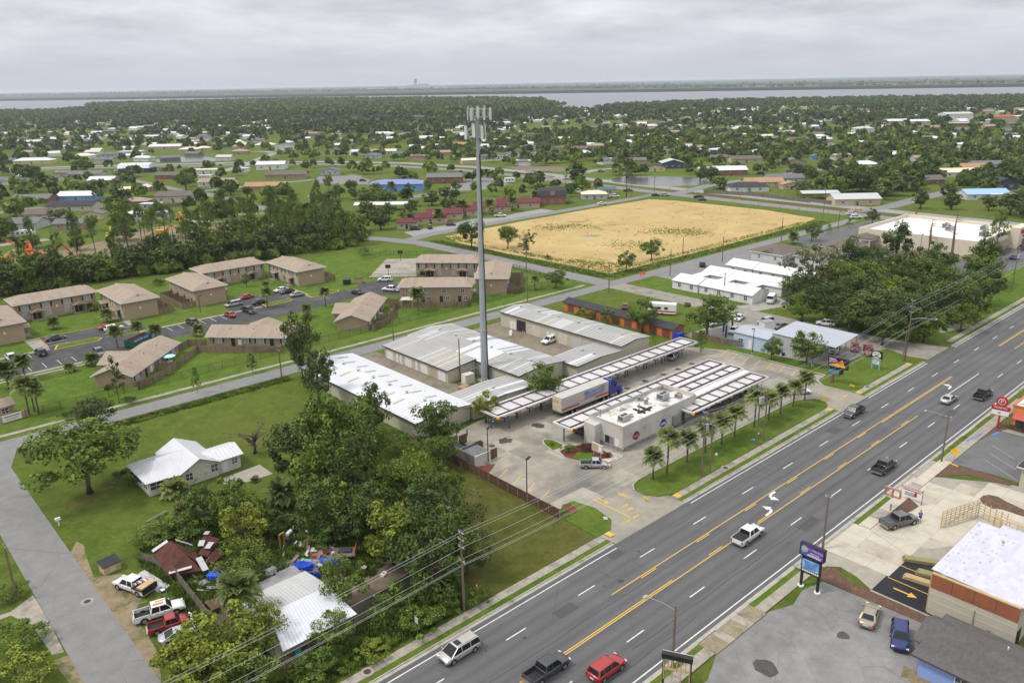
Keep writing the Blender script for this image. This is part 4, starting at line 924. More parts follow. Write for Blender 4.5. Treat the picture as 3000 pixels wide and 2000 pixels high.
def antenna_array(z,r,nside,rot,ah,aw,dz=0.0):
 p=obj('antenna_platform',MB().tube([(r*math.cos(rot+2*math.pi*k/3),r*math.sin(rot+2*math.pi*k/3),z)for k in(0,1,2,0)],.09,5),GREYMET,t)
 arms=MB()
 for k in range(3):
  a=rot+2*math.pi*k/3;arms.bar((0,0,z-.3),(r*math.cos(a),r*math.sin(a),z),.12,.12)
  a2=a+math.pi/3;arms.bar((0,0,z+.9),(r*.5*math.cos(a2),r*.5*math.sin(a2),z+.9),.1,.1)
 arms.tube([(r*math.cos(rot+2*math.pi*k/3),r*math.sin(rot+2*math.pi*k/3),z+1.5)for k in(0,1,2,0)],.05,4)
 obj('support_arm',arms,GREYMET,p)
 am=B(-aw/2,-.16,0,aw/2,0,ah).mesh('antenna');pmesh=MB().cyl(0,.1,-.3,ah+.2,.05,n=5).mesh('mast');rm=B(-.18,.15,0,.18,.4,.6).mesh('radio_unit')
 for s_ in range(3):
  a0=Vector((r*math.cos(rot+2*math.pi*s_/3),r*math.sin(rot+2*math.pi*s_/3)));a1=Vector((r*math.cos(rot+2*math.pi*(s_+1)/3),r*math.sin(rot+2*math.pi*(s_+1)/3)))
  nrm=((a0+a1)/2).normalized();rz=math.atan2(nrm.y,nrm.x)+math.pi/2
  for i in range(nside):
   q=a0+(a1-a0)*(0.06+0.88*i/(nside-1));q=q+nrm*.25
   an=obj('antenna',am,ANT,t,(q.x,q.y,z-.5+dz+(.35 if i%3==1 else 0)),rz)
   obj('mast',pmesh,GREYMET,an);obj('radio_unit',rm,HVAC,an,(0,0,ah*.3))
antenna_array(55.0,2.75,4,HEAD+R(30),2.3,.4)
antenna_array(51.4,2.35,3,HEAD+R(95),2.6,.48)
# equipment at its foot
t=thing('equipment_cabinet','cream equipment cabinet at the foot of the cell tower','cabinet',(100.3,125.6,0))
obj('body',B(-1.2,-.8,0.2,1.2,.8,2.2),CREAM,t);obj('door',B(-1.24,-.6,.4,-1.205,.6,2.0),TRIM,t);obj('plinth',B(-1.4,-1,0,1.4,1,.19),CONC,t)
for k,(x,y,s_)in enumerate([(102.2,122.4,.8),(101.0,121.5,.7)]):
 hvac('grey cooling unit %s the cream equipment cabinet'%('closest to the tower, beside' if k==0 else 'just in front of'),x,y,0.02,s_)
t=thing('cable_rack','grey steel rack of cables beside the tower base','cable rack',(103.0,126.8,0));r_=MB()
for k in range(4):r_.cyl(-.9+.6*k,0,0,2.6+.3*(k%2),.06,n=5)
obj('posts',r_,GREYMET,t);obj('tray',B(-1,-.15,2.3,1,.15,2.4),GREYMET,t)
t=thing('wooden_crate','low brown plywood crate beside the tower compound','crate',(96.8,122.8,0),R(20));obj('box',B(-1.1,-.7,0,1.1,.7,1.0),M('plywood',(0.33,0.2,0.1),.8,.15,2),t);obj('lid',B(-1.15,-.75,1.003,1.15,.75,1.06),MATS['plywood'],t)
# lettering and signs
def P(name,col,rough=.5):return M(name,col,rough,0.04,2)
REDP,YELLOW,BLUEPT,WHITEPT,TEAL,ORANGEP,GREENP,NAVY=P('red_paint',(.42,.02,.015)),P('yellow_paint',(.75,.45,.02)),P('blue_sign',(.02,.07,.4)),P('white_sign',(.72,.72,.70)),P('teal_board',(.07,.19,.21)),P('orange_paint',(.6,.13,.02)),P('green_sign',(.03,.2,.08)),P('navy_sign',(.03,.03,.22))
def text(parent,s,size,loc,rz,mat,wide=1.0,ext=.012,tilt=0.0,name='lettering'):
 c=bpy.data.curves.new(name,'FONT');c.body=s;c.size=size;c.extrude=ext;c.align_x='CENTER';c.align_y='CENTER'
 c.materials.append(mat);o=bpy.data.objects.new(name,c);COL.objects.link(o);o.parent=parent
 o.location=loc;o.rotation_euler=(R(90),tilt,rz);o.scale=(wide,1,1);return o
def disc(r,d,n=18):
 """disc facing -Y"""
 vs=[(r*math.cos(2*math.pi*i/n),-d,r*math.sin(2*math.pi*i/n))for i in range(n)]+[(r*math.cos(2*math.pi*i/n),0,r*math.sin(2*math.pi*i/n))for i in range(n)]
 return MB().add(vs,[tuple(range(n)),tuple(range(2*n-1,n-1,-1))]+[(i,n+i,n+(i+1)%n,(i+1)%n)for i in range(n)])
def pulled(poly,y0,y1):
 """outline in XZ, given depth in Y"""
 n=len(poly)
 return MB().add([(x,y0,z)for x,z in poly]+[(x,y1,z)for x,z in poly],[tuple(range(n)),tuple(range(2*n-1,n-1,-1))]+[(i,n+i,n+(i+1)%n,(i+1)%n)for i in range(n)])
 # the drive-in restaurant
WALLW=M('painted_block',(0.50,0.475,0.43),0.8,0.05,1.0,dirt=(0.40,0.37,0.33),dscale=0.3)
ROOFMEM=M('roof_membrane',(0.60,0.58,0.53),0.7,0.08,1.0,dirt=(0.16,0.13,0.10),dscale=0.28,dlo=0.52,dhi=0.66)
STONE=M('grey_stone',(0.24,0.23,0.22),0.9,0.35,1.6)
t=thing('drive_in_restaurant','off-white drive-in restaurant with flat parapet roof between canopies','restaurant',(98.0,80.6,0));W_,D_,H_=21.2,7.8,4.4
obj('wall',B(0,0,0,W_,D_,H_-.4),WALLW,t)
pp=MB();pp.box(0,0,H_-.398,W_,.25,H_+.25);pp.box(0,D_-.25,H_-.398,W_,D_,H_+.25);pp.box(0,.252,H_-.398,.25,D_-.252,H_+.25);pp.box(W_-.25,.252,H_-.398,W_,D_-.252,H_+.6);obj('parapet',pp,WALLW,t)
cp=MB();cp.box(-.04,-.04,H_+.252,W_+.04,.29,H_+.32);cp.box(-.04,.292,H_+.252,.29,D_+.04,H_+.32);cp.box(.292,D_-.29,H_+.252,W_-.25,D_+.04,H_+.32);obj('coping',cp,GREYMET,t)
obj('roof',B(.252,.252,H_-.35,W_-.252,D_-.252,H_-.2),ROOFMEM,t)
for i in range(22):
 for r_ in range(2):
  x=.03+i*.96+r_*.3
  if x+.9<W_:obj('stone',B(x,-.1-.02*((i+r_)%3),.02+r_*.4,x+.92,0,.39+r_*.4),STONE,t)
for i in range(7):obj('stone',B(-.1-.02*(i%2),.1+i*.95,.02,0,1.0+i*.95,.75),STONE,t)
obj('wall_end_block',B(-1.6,5.0,0,-.002,7.6,4.0),WALLW,t)
for yy,mm in((1.2,DOORW),(2.5,GREYMET),(3.5,DOORD)):add_door(t,(0,W_,0,D_),'W',yy,.95,2.1,mm)
add_door(t,(0,W_,0,D_),'S',17.4,1.1,2.3,M('green_door',(.03,.09,.07),.6),handle=True)
obj('order_window',B(14.0,-.5,.9,16.2,-.002,2.6),GREYMET,t)
for k in range(4):obj('wall_lamp',B(2.2+3.6*k,-.2,2.9,2.5+3.6*k,-.002,3.15),HVAC,t)
for k,(x,rot)in enumerate(((3.6,0),(11.3,0))):
 b_=obj('badge',disc(.8,.06),NAVY,t,(x,-.01,2.1));obj('badge_band',B(-.95,-.09,-.38,.95,-.061,.18),REDP if k==0 else BLUEPT,b_)
 [obj('badge_stripe',B(-.8+.1*j,-.105,-.28+.15*j,.75-.1*j,-.092,-.2+.15*j),(P('badge_orange',(.6,.2,.03))if k==0 else WHITEPT),b_)for j in range(3)]
obj('duct',MB().box(7.5,2.6,H_-.19,11.3,3.0,H_+.05).box(8.2,1.9,H_-.19,8.6,4.6,H_+.02).box(9.8,2.0,H_-.19,10.2,4.9,H_+.02),BLACK,t)
obj('exhaust_hood',MB().cyl(12.0,4.6,H_-.2,H_+.9,.35,.5,n=10).cyl(12.0,4.6,H_+.9,H_+1.2,.6,.3,n=10),GREYMET,t)
obj('vent_pipe',MB().cyl(1.6,6.6,H_-.2,H_+1.3,.1,n=6).cyl(9.0,3.8,H_-.2,H_+1.1,.1,n=6).cyl(6.0,5.6,H_-.2,H_+.3,.1,n=6),GREYMET,t)
for k,(x,y,s_,w_)in enumerate([(101.3,83.2,.85,'nearest the dirty roof corner'),(114.2,84.5,.95,'on the clean end of the roof'),(103.3,83.3,.4,'small one next to the first large unit'),(117.0,83.0,.6,'beside the far parapet'),(111.0,87.2,.5,'against the back parapet')]):
 hvac('grey rooftop air conditioner on the drive-in, '+w_,x,y,80.6*0+4.22,s_,0)
# carport canopies: white decks between rails, each deck panel its own piece
CANW=metal_sheet('canopy_deck',(0.58,0.58,0.58),(0.38,0.37,0.34),.55,.4,0,.3,.1)
CANPLAIN=M('canopy_fascia',(0.58,0.58,0.58),.4,.05,1)
RUST=M('rust_red_rail',(0.10,0.028,0.022),.6,.15,2)
def canopy(label,x0,x1,y0,y1,z=3.0,step=3.15,flip=False,posts=True,red_every=2):
 t=thing('carport_canopy',label,'canopy',(x0,y0,0));w,d=x1-x0,y1-y0
 n=int(round((w-.9)/step));st=(w-.9)/n
 pm=B(.04,0,0,st-.04,d-1.5,.10).mesh('deck_panel')
 obj('frame',B(0.02,.1,z-.1,w-.02,d-.1,z),GREYMET,t)
 for i in range(n):obj('deck_panel',pm,CANW,t,(.45+i*st,.75,z+.008))
 cr=B(-.06,0,0,.06,d-1.4,.16).mesh('cross_rail')
 for i in range(n+1):obj('cross_rail',cr,RUST,t,(.45+i*st,.7,z+.13))
 for yy in(.66,d-.72):obj('long_rail',B(.3,yy-.06,z+.13,w-.3,yy+.06,z+.31),RUST,t)
 for nm,yy,s_ in(('front_fascia',-.18,-1),('back_fascia',d-.28,1)):
  mb=MB()
  pr=[(yy+.23+.24*math.cos(a),z+.05+.26*math.sin(a))for a in[2*math.pi*k/10 for k in range(10)]];ext_axis(mb,pr,-.1,w+.1,'x');obj(nm,mb,CANPLAIN,t,smooth=True)
 for nm,xx in(('end_fascia',-.12),('end_fascia',w-.12)):obj(nm,B(xx,.2,z-.1,xx+.24,d-.2,z+.3),CANPLAIN,t)
 for i in range(0,n,red_every):obj('red_marker',MB().add([(.45+i*st,-.22,z-.18),(.45+i*st+.5,-.22,z+.05),(.45+i*st,-.22,z+.3),(.45+i*st,-.14,z-.18),(.45+i*st+.5,-.14,z+.05),(.45+i*st,-.14,z+.3)],[(0,1,2),(5,4,3),(0,2,5,3),(1,4,5,2),(0,3,4,1)]),REDP,t)
 obj('end_cap',disc(.27,.3,10),YELLOW,t,(.1,-.1,z+.05),R(-90));obj('end_cap',disc(.24,.3,10),REDP,t,(.25,-.12,z+.02),R(-90))
 if posts:
  pm2=MB().box(-.09,-.09,0,.09,.09,z-.1).mesh('post')
  for i in range(0,n+1,2):obj('post',pm2,M('green_post',(.04,.10,.07),.6),t,(.5+i*st,d*.5,0))
 br=B(-.03,-.25,0,.03,.02,.3).mesh('bracket')
 for i in range(int(w/1.6)):obj('bracket',br,CANPLAIN,t,(.6+i*1.6,d-.02,z+.12))
 return t
canopy('long white carport canopy with red rails behind the delivery lorry',87.8,149.6,101.6,106.6,3.1)
canopy('white carport canopy running along the back of the restaurant',93.4,141.2,88.55,92.9,3.1)
canopy('white carport canopy beyond the restaurant facing the palm trees',114.6,140.6,77.9,82.3,3.1)
canopy('narrow middle carport canopy between the two others',120.2,141.0,84.0,87.6,3.3,red_every=30)
t=thing('canopy_roof','flat white roof strip joining the carports behind the restaurant','canopy',(119.6,82.4,0));obj('deck',B(0,0,3.2,21.2,1.5,3.35),CANPLAIN,t);obj('deck',B(0,5.3,3.2,21.2,6.1,3.35),CANPLAIN,t)
for x in(2,10,19):obj('post',B(x,.6,0,x+.15,.75,3.19),MATS['green_post'],t)
# ordering boards under the canopies
MENU=M('menu_print',(0.30,0.13,0.08),.5,.5,6)
def menu_board(x,y,label,rz=0.0,group=None):
 t=thing('menu_board',label,'menu board',(x,y,0),rz,group)
 obj('post',B(-.07,-.07,0,.07,.07,1.0),M('dark_green_post',(.03,.06,.05),.6),t);bd=obj('board',B(-.62,-.12,1.0,.62,.12,2.0),BLACK,t);obj('menu_face',B(-.54,-.14,1.1,.54,-.122,1.92),MENU,bd)
 obj('menu_stripe',B(-.54,-.15,1.72,.54,-.142,1.9),WHITEPT,bd);obj('menu_stripe',B(-.1,-.15,1.15,.45,-.142,1.4),WHITEPT,bd)
for k in range(19):
 if not 4<k<10:menu_board(88.7+3.28*k,104.5,'%s ordering board from the lamp end under the long canopy'%ORD[k],R(-20),'ordering boards under the long canopy')
for k in range(5):menu_board(122.5+3.9*k,80.0,'%s ordering board from the restaurant under the palm-side canopy'%ORD[k],0,'ordering boards under the palm-side canopy')
t=thing('drive_through_menu','cream drive-through menu sign standing in the mulch by the silver pickup','menu board',(93.4,82.3,0),R(-90))
obj('post',MB().box(-.9,-.06,0,-.75,.06,1.2).box(.75,-.06,0,.9,.06,1.2),GREYMET,t);b_=obj('board',B(-1.2,-.12,1.15,1.2,.12,2.6),CREAM,t)
for r_ in range(3):
 for c_ in range(3):obj('menu_item',B(-1.0+c_*.42,-.14,2.2-r_*.38,-.72+c_*.42,-.122,2.42-r_*.38),M('menu_food',(.4,.2,.08),.5,.3,5),b_)
obj('menu_item',B(.35,-.14,1.4,1.0,-.122,2.2),WHITEPT,b_)
# planting island by the kitchen door
struct('island_kerb',MB().prism([(91.24,93.64),(92.28,93.82),(93.05,92.67),(93.16,89.37),(96.02,87.74),(96.92,85.29),(96.84,82.68),(97.06,79.47),(95.56,79.12),(93.27,79.57),(92.07,80.04),(91.09,81),(89.82,82.95),(89.49,86.16),(89.7,89.68),(90.23,92.26)],0,.14),KERB)
struct('island_lawn',MB().prism([(91.42,93.47),(92.09,93.45),(92.72,92.34),(92.64,89.88),(91.68,89.27),(89.87,89.51),(90.49,92)],.1,.16),LAWN)
struct('island_bed',MB().prism([(89.49,86.16),(90.34,88.3),(92.36,88.6),(95.78,87.19),(96.5,84.92),(95.86,82.14),(94.96,80.43),(93.33,80.23),(91.46,81.34),(90.19,83.3)],.1,.165),REDMULCH)
struct('island_lawn',MB().prism([(90.41,85.26),(92.15,85.77),(93.59,85.49),(94,83.95),(92.61,82.38),(90.99,82.16),(90.03,83.46)],.12,.19),LAWN)
struct('island_stones',MB().sheet([(92.89,81.38),(95.13,80.27),(95.99,79.79),(93.27,79.57),(92.54,80.15)],.17),M('pale_stones',(.5,.42,.3),.9,.3,4))
# bin enclosure
BLOCKG=brickm('grey_block',(0.15,0.148,0.145),(0.12,0.118,0.115),(0.2,0.2,0.2))
t=thing('bin_enclosure','grey block bin enclosure with open brown gates beside the plank fence','enclosure',(75.9,93.9,0))
obj('wall',MB().box(0,0,0,3.4,.25,2.1),WALLW,t);obj('wall',B(-.02,.252,0,.22,9.2,2.1),BLOCKG,t);obj('wall',B(.222,8.95,0,3.4,9.2,2.1),BLOCKG,t);obj('wall',B(.222,4.2,0,3.4,4.4,2.1),BLOCKG,t);obj('roof',B(.3,.3,2.0,3.3,3.4,2.12),GREYROOF,t)
for y in(.4,4.1,4.6,8.6):obj('gate',MB().box(3.42,y,.15,5.2,y+.08,1.95),REDWOOD,t)
t=thing('dumpster','dark green dumpster inside the grey block enclosure','dumpster',(77.7,100.3,0));obj('bin',MB().add([(-1,-1.2,.15),(1,-1.2,.15),(1,1.2,.15),(-1,1.2,.15),(-1.1,-1.3,1.5),(1.1,-1.3,1.35),(1.1,1.3,1.35),(-1.1,1.3,1.5)],[(3,2,1,0),(0,1,5,4),(1,2,6,5),(2,3,7,6),(3,0,4,7)]),M('dumpster_green',(.02,.05,.045),.6,.2),t);obj('lid',B(-1.1,-1.3,1.52,.3,1.3,1.6),BLACK,t)
struct('mulch_bed',MB().prism([(75.48,98.6),(76.01,94),(79.22,92.67),(75.26,90.34),(74.59,95.38)],.02,.12),REDMULCH)
wood_fence('long brown-stained plank fence between the vacant lot and the drive-in',[(74.3,72.6),(74.3,84),(74.4,100.5),(74.6,110)],1.7,REDWOOD)
# roadside signs
t=thing('drive_in_sign','black roadside sign with red letters on a yellow burst above a teal board','sign',(154.8,70.3,0),R(-90))
obj('post',B(-1.2,-.25,0,-.7,.25,2.6),M('sign_brick',(.2,.08,.05),.8,.2,3),t);bd=obj('cabinet',B(-2.1,-.35,3.6,2.1,.35,5.9),BLACK,t)
obj('yellow_panel',pulled([(-1.8,4.1),(1.75,4.0),(.9,5.6),(.2,4.9),(-1.8,4.15)],-.38,-.352),YELLOW,bd);obj('pale_panel',pulled([(-1.85,5.6),(-.6,5.55),(.3,4.95),(-1.85,4.6)],-.375,-.351),P('pale_violet',(.35,.35,.62)),bd)
text(bd,'SONIC',1.15,(0.0,-.42,4.85),0,REDP,1.0,.03);text(bd,"America's Drive-In",.3,(-.7,-.4,3.95),0,WHITEPT)
rb=obj('reader_board',B(-2.1,-.25,2.0,.6,.25,3.3),BLACK,t);obj('reader_face',B(-2.0,-.28,2.15,.5,-.252,3.15),TEAL,rb);obj('upper_post',B(-1.6,-.15,2.4,1.2,.15,3.62),BLACK,t)
t=thing('repair_shop_sign','black sign with a white oval and car outline on two pale blue posts','sign',(169.0,68.5,0),R(-90))
for x in(-.8,.8):obj('post',B(x-.1,-.1,0,x+.1,.1,2.3),P('pale_blue_post',(.2,.4,.62)),t)
bd=obj('board',B(-1.25,-.12,2.3,1.25,.12,4.3),BLACK,t);obj('oval',disc(.82,.03,20),WHITEPT,bd,(0,-.13,3.45));bd.children[0].scale=(1.15,1,.88)
text(bd,'PCR',.6,(0,-.18,3.65),0,BLACK,1.25);obj('car_outline',pulled([(-.65,3.05),(-.6,3.2),(-.3,3.25),(-.1,3.36),(.25,3.34),(.4,3.22),(.65,3.18),(.65,3.05)],-.19,-.165),BLACK,bd);[obj('text_block',B(-1.0+.27*j,-.14,2.42,-.8+.27*j,-.122,2.62),WHITEPT,bd)for j in range(8)]
b2=obj('letter_board',B(-.65,-.1,1.3,.65,.1,2.27),WHITEPT,t)
for k in range(3):obj('letter_row',B(-.5,-.12,2.0-k*.26,.45-.1*k,-.102,2.1-k*.26),GREYMET,b2)
t=thing('chicken_sign','red roadside sign with a round emblem on top and a white board','sign',(154.0,39.4,0),R(-90)+R(8))
obj('post',B(-.16,-.16,0,.16,.16,2.7),REDP,t);bd=obj('white_board',B(-1.35,-.15,2.7,1.35,.15,3.6),WHITEPT,t);obj('board_rim',MB().box(-1.42,-.14,2.62,1.42,.14,2.698).box(-1.42,-.14,3.602,1.42,.14,3.68),REDP,bd);obj('board_letters',B(-.35,-.17,3.0,.1,-.152,3.3),GREYMET,bd)
cap=obj('name_band',pulled([(1.5*math.copysign(min(1,abs(math.cos(a))*1.6),math.cos(a)),4.1+.38*math.sin(a))for a in[2*math.pi*k/24 for k in range(24)]],-.16,.16),REDP,t);text(cap,'POPEYES',.5,(0,-.2,4.1),0,WHITEPT,1.05)
em=obj('emblem',disc(.95,.3,22),REDP,t,(0,.15,5.3));obj('emblem_ring',disc(.6,.02,20),WHITEPT,em,(0,-.301,0));obj('emblem_disc',disc(.5,.02,20),REDP,em,(0,-.322,0));text(em,'P',.95,(0,-.36,0),0,WHITEPT)
t=thing('print_shop_sign','tall black double sign on two posts with violet and sky blue boards','sign',(84.75,38.9,0),R(-90))
for x in(-1.15,1.05):obj('post',B(x-.14,-.14,0,x+.14,.14,4.6),BLACK,t);obj('footing',MB().cyl(x,0,0,.18,.4,n=10),WHITEPT,t)
bd=obj('upper_board',B(-1.65,-.3,4.6,1.55,.3,6.3),BLACK,t)
m_,nt_,b_s=new_mat('violet_print');gp=opos(nt_);sp_=node(nt_,'ShaderNodeSeparateXYZ');lnk(nt_,gp,sp_.inputs[0]);lnk(nt_,ramp(nt_,noise(nt_,gp,1.2,4),[(.3,(.03,.02,.22)),(.6,(.10,.05,.42)),(.8,(.12,.28,.62))]),b_s.inputs['Base Color'])
obj('print',B(-1.5,-.33,4.75,1.45,-.302,6.2),m_,bd);text(bd,'OFF THE',.26,(-.2,-.35,5.75),0,YELLOW);text(bd,'WALL',.48,(.8,-.35,5.75),0,P('peach',(.8,.5,.25)));text(bd,'PRINTING',.26,(.35,-.35,5.3),0,WHITEPT);[obj('text_line',B(-.6+.1*j,-.345,4.86+.16*j,1.2,-.331,4.94+.16*j),WHITEPT,bd)for j in range(2)]
obj('splash',MB().add([(-1.4,-.345,5.3),(-1.0,-.345,5.15),(-.55,-.345,5.4),(-.6,-.345,5.9),(-1.1,-.345,6.1),(-1.4,-.345,5.8)],[tuple(range(6))]),P('rainbow_green',(.15,.5,.2)),bd);obj('splash',MB().add([(-1.3,-.35,5.6),(-.9,-.35,5.5),(-.7,-.35,5.85),(-1.1,-.35,6.05)],[(0,1,2,3)]),P('rainbow_pink',(.75,.2,.35)),bd)
b2=obj('lower_board',B(-1.3,-.22,2.3,1.2,.22,4.35),BLACK,t);m_,nt_,b_s=new_mat('sky_screen');lnk(nt_,ramp(nt_,noise(nt_,opos(nt_),.9,3),[(.3,(.05,.15,.5)),(.55,(.18,.42,.72)),(.8,(.55,.75,.85))]),b_s.inputs['Base Color'])
obj('screen',B(-1.15,-.25,2.85,1.05,-.222,4.2),m_,b2)
for k in range(5):obj('screen_text',B(-.9+.1*(k%2),-.262,3.85-k*.2,.8-.12*(k%3),-.252,3.93-k*.2),NAVY,b2)
[obj('text_block',B(-1.1+.28*j,-.24,2.5,-.88+.28*j,-.222,2.72),WHITEPT,b2)for j in range(8)]
t=thing('bare_sign_frame','unfinished timber roadside sign frame with a black cap at the picture edge','sign',(58.4,39.9,0),R(-62));obj('cap',B(-1.6,-.3,3.9,1.6,.3,4.45),BLACK,t);obj('cap_edge',B(-1.6,.302,4.3,1.6,.34,4.47),WHITEPT,t)
for k,x in enumerate((-1.35,-.9,-.45,0,.45,.9,1.35)):obj('stud',B(x-.05,-.2,2.6 if k%2 else 1.2,x+.05,-.1,3.898),NEWWOOD,t)
obj('rail',B(-1.4,-.18,2.5,1.4,.1,2.6),NEWWOOD,t)
for x in(-1.4,1.4):obj('post',B(x-.12,-.05,0,x+.12,.2,3.898),DARKTRIM,t)
t=thing('sign_frame','empty rusty pink double sign frame on one post in the mulch','sign',(111.2,40.2,0),R(-90));PINK=P('faded_red',(.38,.17,.13))
obj('post',B(-.1,-.1,0,.1,.1,3.6),PINK,t);f_=MB()
for z in(2.4,3.6):f_.box(-1.15,-.18,z,1.15,.18,z+.16)
for x in(-1.15,-.08,1.0):f_.box(x,-.18,2.562,x+.15,.18,3.598)
obj('frame',f_,PINK,t);obj('hanging_plate',B(-.05,-.28,1.3,.4,-.2,2.3),WHITEPT,t)
t=thing('site_banner','white and red building site banner on wooden posts','sign',(116.0,39.2,0),R(-90));
for x in(-1.5,1.5):obj('post',B(x-.06,-.06,0,x+.06,.06,2.4),WOOD,t)
bd=obj('panel',B(-1.5,-.1,.7,1.5,-.06,2.4),WHITEPT,t);obj('red_band',B(-1.5,-.12,2.12,1.5,-.102,2.4),REDP,bd);obj('picture',B(-1.0,-.12,1.0,.5,-.102,1.6),HVAC,bd);obj('red_shape',B(.4,-.13,1.1,.75,-.121,1.8),REDP,bd);[obj('text_line',B(-1.4+.48*j,-.13,2.2,-1.02+.48*j,-.121,2.32),WHITEPT,bd)for j in range(6)];obj('text_line',B(-1.3,-.12,1.85,1.3,-.102,1.95),BLACK,bd)
t=thing('apartment_sign','white apartment name board on a low brick wall by the gatehouse','sign',(24.0,173.2,0),R(8));obj('wall',B(-2.6,-.15,0,2.6,.15,1.5),TANBRICK,t);bd=obj('board',B(-2.0,-.22,.15,1.4,-.152,1.45),WHITEPT,t)
obj('text_line',B(-1.7,-.235,1.08,1.1,-.222,1.24),BLACK,bd);[obj('text_line',B(-1.4,-.235,.75-.2*k,.9-.2*k,-.222,.82-.2*k),GREYMET,bd)for k in range(3)]
def road_sign(label,x,y,rz,kind,h=2.1,col=None,txt=None,size=.6,name='road_sign'):
 t=thing(name,label,'sign',(x,y,0),rz);obj('post',B(-.03,-.03,0,.03,.03,h+size*.6),GREYMET,t)
 poly={'diamond':[(0,-size),(size,0),(0,size),(-size,0)],'oct':[(size*math.cos(R(22.5+45*k)),size*math.sin(R(22.5+45*k)))for k in range(8)],'rect':[(-size*.8,-size),(size*.8,-size),(size*.8,size),(-size*.8,size)],'wide':[(-size*1.5,-size*.5),(size*1.5,-size*.5),(size*1.5,size*.5),(-size*1.5,size*.5)]}[kind]
 b_=obj('plate',pulled([(x_,h+z_)for x_,z_ in poly],-.06,-.032),col or YELLOW,t)
 if txt:text(b_,txt,size*.6,(0,-.075,h),0,BLACK)
 return t
road_sign('yellow diamond warning sign by the mulch bed across the road',133.9,39.6,R(-90),'diamond',2.2,YELLOW,None,.75)
road_sign('small white speed limit sign on the near pavement',43.6,65.8,R(-90),'rect',2.3,P('pale_plate',(.5,.5,.48)),None,.4)
road_sign('orange diamond roadworks sign at the field corner, nearer of two',197.6,157.0,R(-100),'diamond',2.3,ORANGEP,None,.8);road_sign('orange diamond roadworks sign at the field corner, farther of two',199.4,157.2,R(-80),'diamond',2.3,ORANGEP,None,.8)
road_sign('grey back of a stop sign at the alley corner',182.6,157.2,R(60),'oct',2.2,GREYMET,None,.4);road_sign('white and red lawn sign in front of the white apartments',192.6,154.0,R(-100),'wide',.9,REDP,None,.4)
road_sign('yellow diamond warning sign at the bend behind the apartments',176,284,IMG,'diamond',2,YELLOW,None,.6)
road_sign('orange roadworks sign on the highway verge below the long fence',366,228,IMG,'diamond',2.4,ORANGEP,None,1.0);road_sign('orange roadworks sign by the lawn across the highway',383,146,IMG,'diamond',1.0,ORANGEP,None,.8);road_sign('orange roadworks sign far off in the lane near the brick bungalow',*(191.6,560.7),IMG,'diamond',2.4,ORANGEP,None,1.4)
road_sign('small green and white sign on the roadside field',236,69.5,R(-90),'rect',1.0,WHITEPT,None,.4)
for k,(x,y,rz)in enumerate(((87.4,67.0,0),(143.0,67.2,0),(154.6,66.8,0))):road_sign('low yellow ENTER arrow sign on the drive-in verge, %s from the camera'%ORD[k],x,y,R(-90),'wide',.7,YELLOW,'<' if k else '>',.35,'arrow_sign')
# repair shop, vehicles lifts and yard
t=thing('repair_shop','pale blue repair shop with grey ribbed metal roof','workshop',(162.6,91.2,0));obj('wall',gable_wall(0,7.5,0,9.0,3.2,.7,'y'),LBLUEW,t)
t2=obj('roof',gable_roof(0,7.5,0,9.0,3.22,.7,.25,'y'),GALV,t);add_door(t,(0,7.5,0,9.0),'W',4.5,1.0,2.1,DOORW);add_window(t,(0,7.5,0,9),'W',7,1,1.2,1.0)
t=thing('open_bay_shed','large open-sided shelter with a grey sloping metal roof over the green truck','shelter',(165.0,75.8,0));W_,D_=10.6,15.6
n=12
for i in range(n):
 st=D_/n;mb=MB().add([(-.3,.01,4.3),(W_,.01,4.9),(W_,st-.01,4.9),(-.3,st-.01,4.3),(-.3,.01,4.4),(W_,.01,5.0),(W_,st-.01,5.0),(-.3,st-.01,4.4)],[(3,2,1,0),(4,5,6,7),(0,1,5,4),(1,2,6,5),(2,3,7,6),(3,0,4,7)])if i==0 else me_
 if i==0:me_=mb.mesh('roof_sheet')
 obj('roof_sheet',me_,GALV,t,(0,i*st,0))
for x in(.2,5.2,W_-.3):
 for y in(.2,7.6,D_-.3):obj('post',B(x,y,0,x+.12,y+.12,4.3),GREYMET,t)
obj('side_wall',B(-.1,8.2,0,0,D_,4.28),GREYW,t);obj('back_wall',B(0.02,D_-.1,0,W_,D_,4.2),GREYW,t);obj('clutter',MB().box(.6,9,0,2.2,10.5,1.3).box(3,12,0,6,14,1.8).box(.8,12,0,2,14,.9),M('dark_junk',(.05,.05,.055),.7,.4,3),t)
wood_fence('weathered plank fence beside the repair shop yard',[(160.2,110.5),(160.4,101.5),(162.2,97.5)],1.7,OLDWOOD)
t=thing('storage_container','white box container in the repair yard','container',(176.0,99.8,0),R(-20));obj('box',B(0,0,.2,3.2,2.3,2.6),WHITEW,t);obj('roof',B(-.05,-.05,2.603,3.25,2.35,2.7),GREYMET,t);obj('wheel',MB().box(.5,-.02,0,1.1,.2,.5),BLACK,t)
for k,(x,y)in enumerate(((166.0,104.5),(169.6,107.6),(172.6,107.0))):
 t=thing('vehicle_lift','blue vehicle lift post in the repair yard, %s from the fence'%ORD[k],'vehicle lift',(x,y,0));obj('column',B(-.15,-.2,0,.15,.2,3.2),P('lift_blue',(.04,.08,.22)),t);obj('foot',B(-.4,-.4,0,.4,.4,.08),GREYMET,t);obj('arm',B(-.12,.2,.5,.12,1.2,.6),BLACK,t)
for k in range(2):
 t=thing('tyre_stack','stack of old tyres near the shelter, %s'%('taller one' if k else 'lower one'),'tyres',(163.6+k,87.5+k*1.6,0))
 for i in range(3+k):obj('tyre',MB().cyl(.04*i,0,.22*i,.22*i+.2,.36,n=12),BLACK,t)
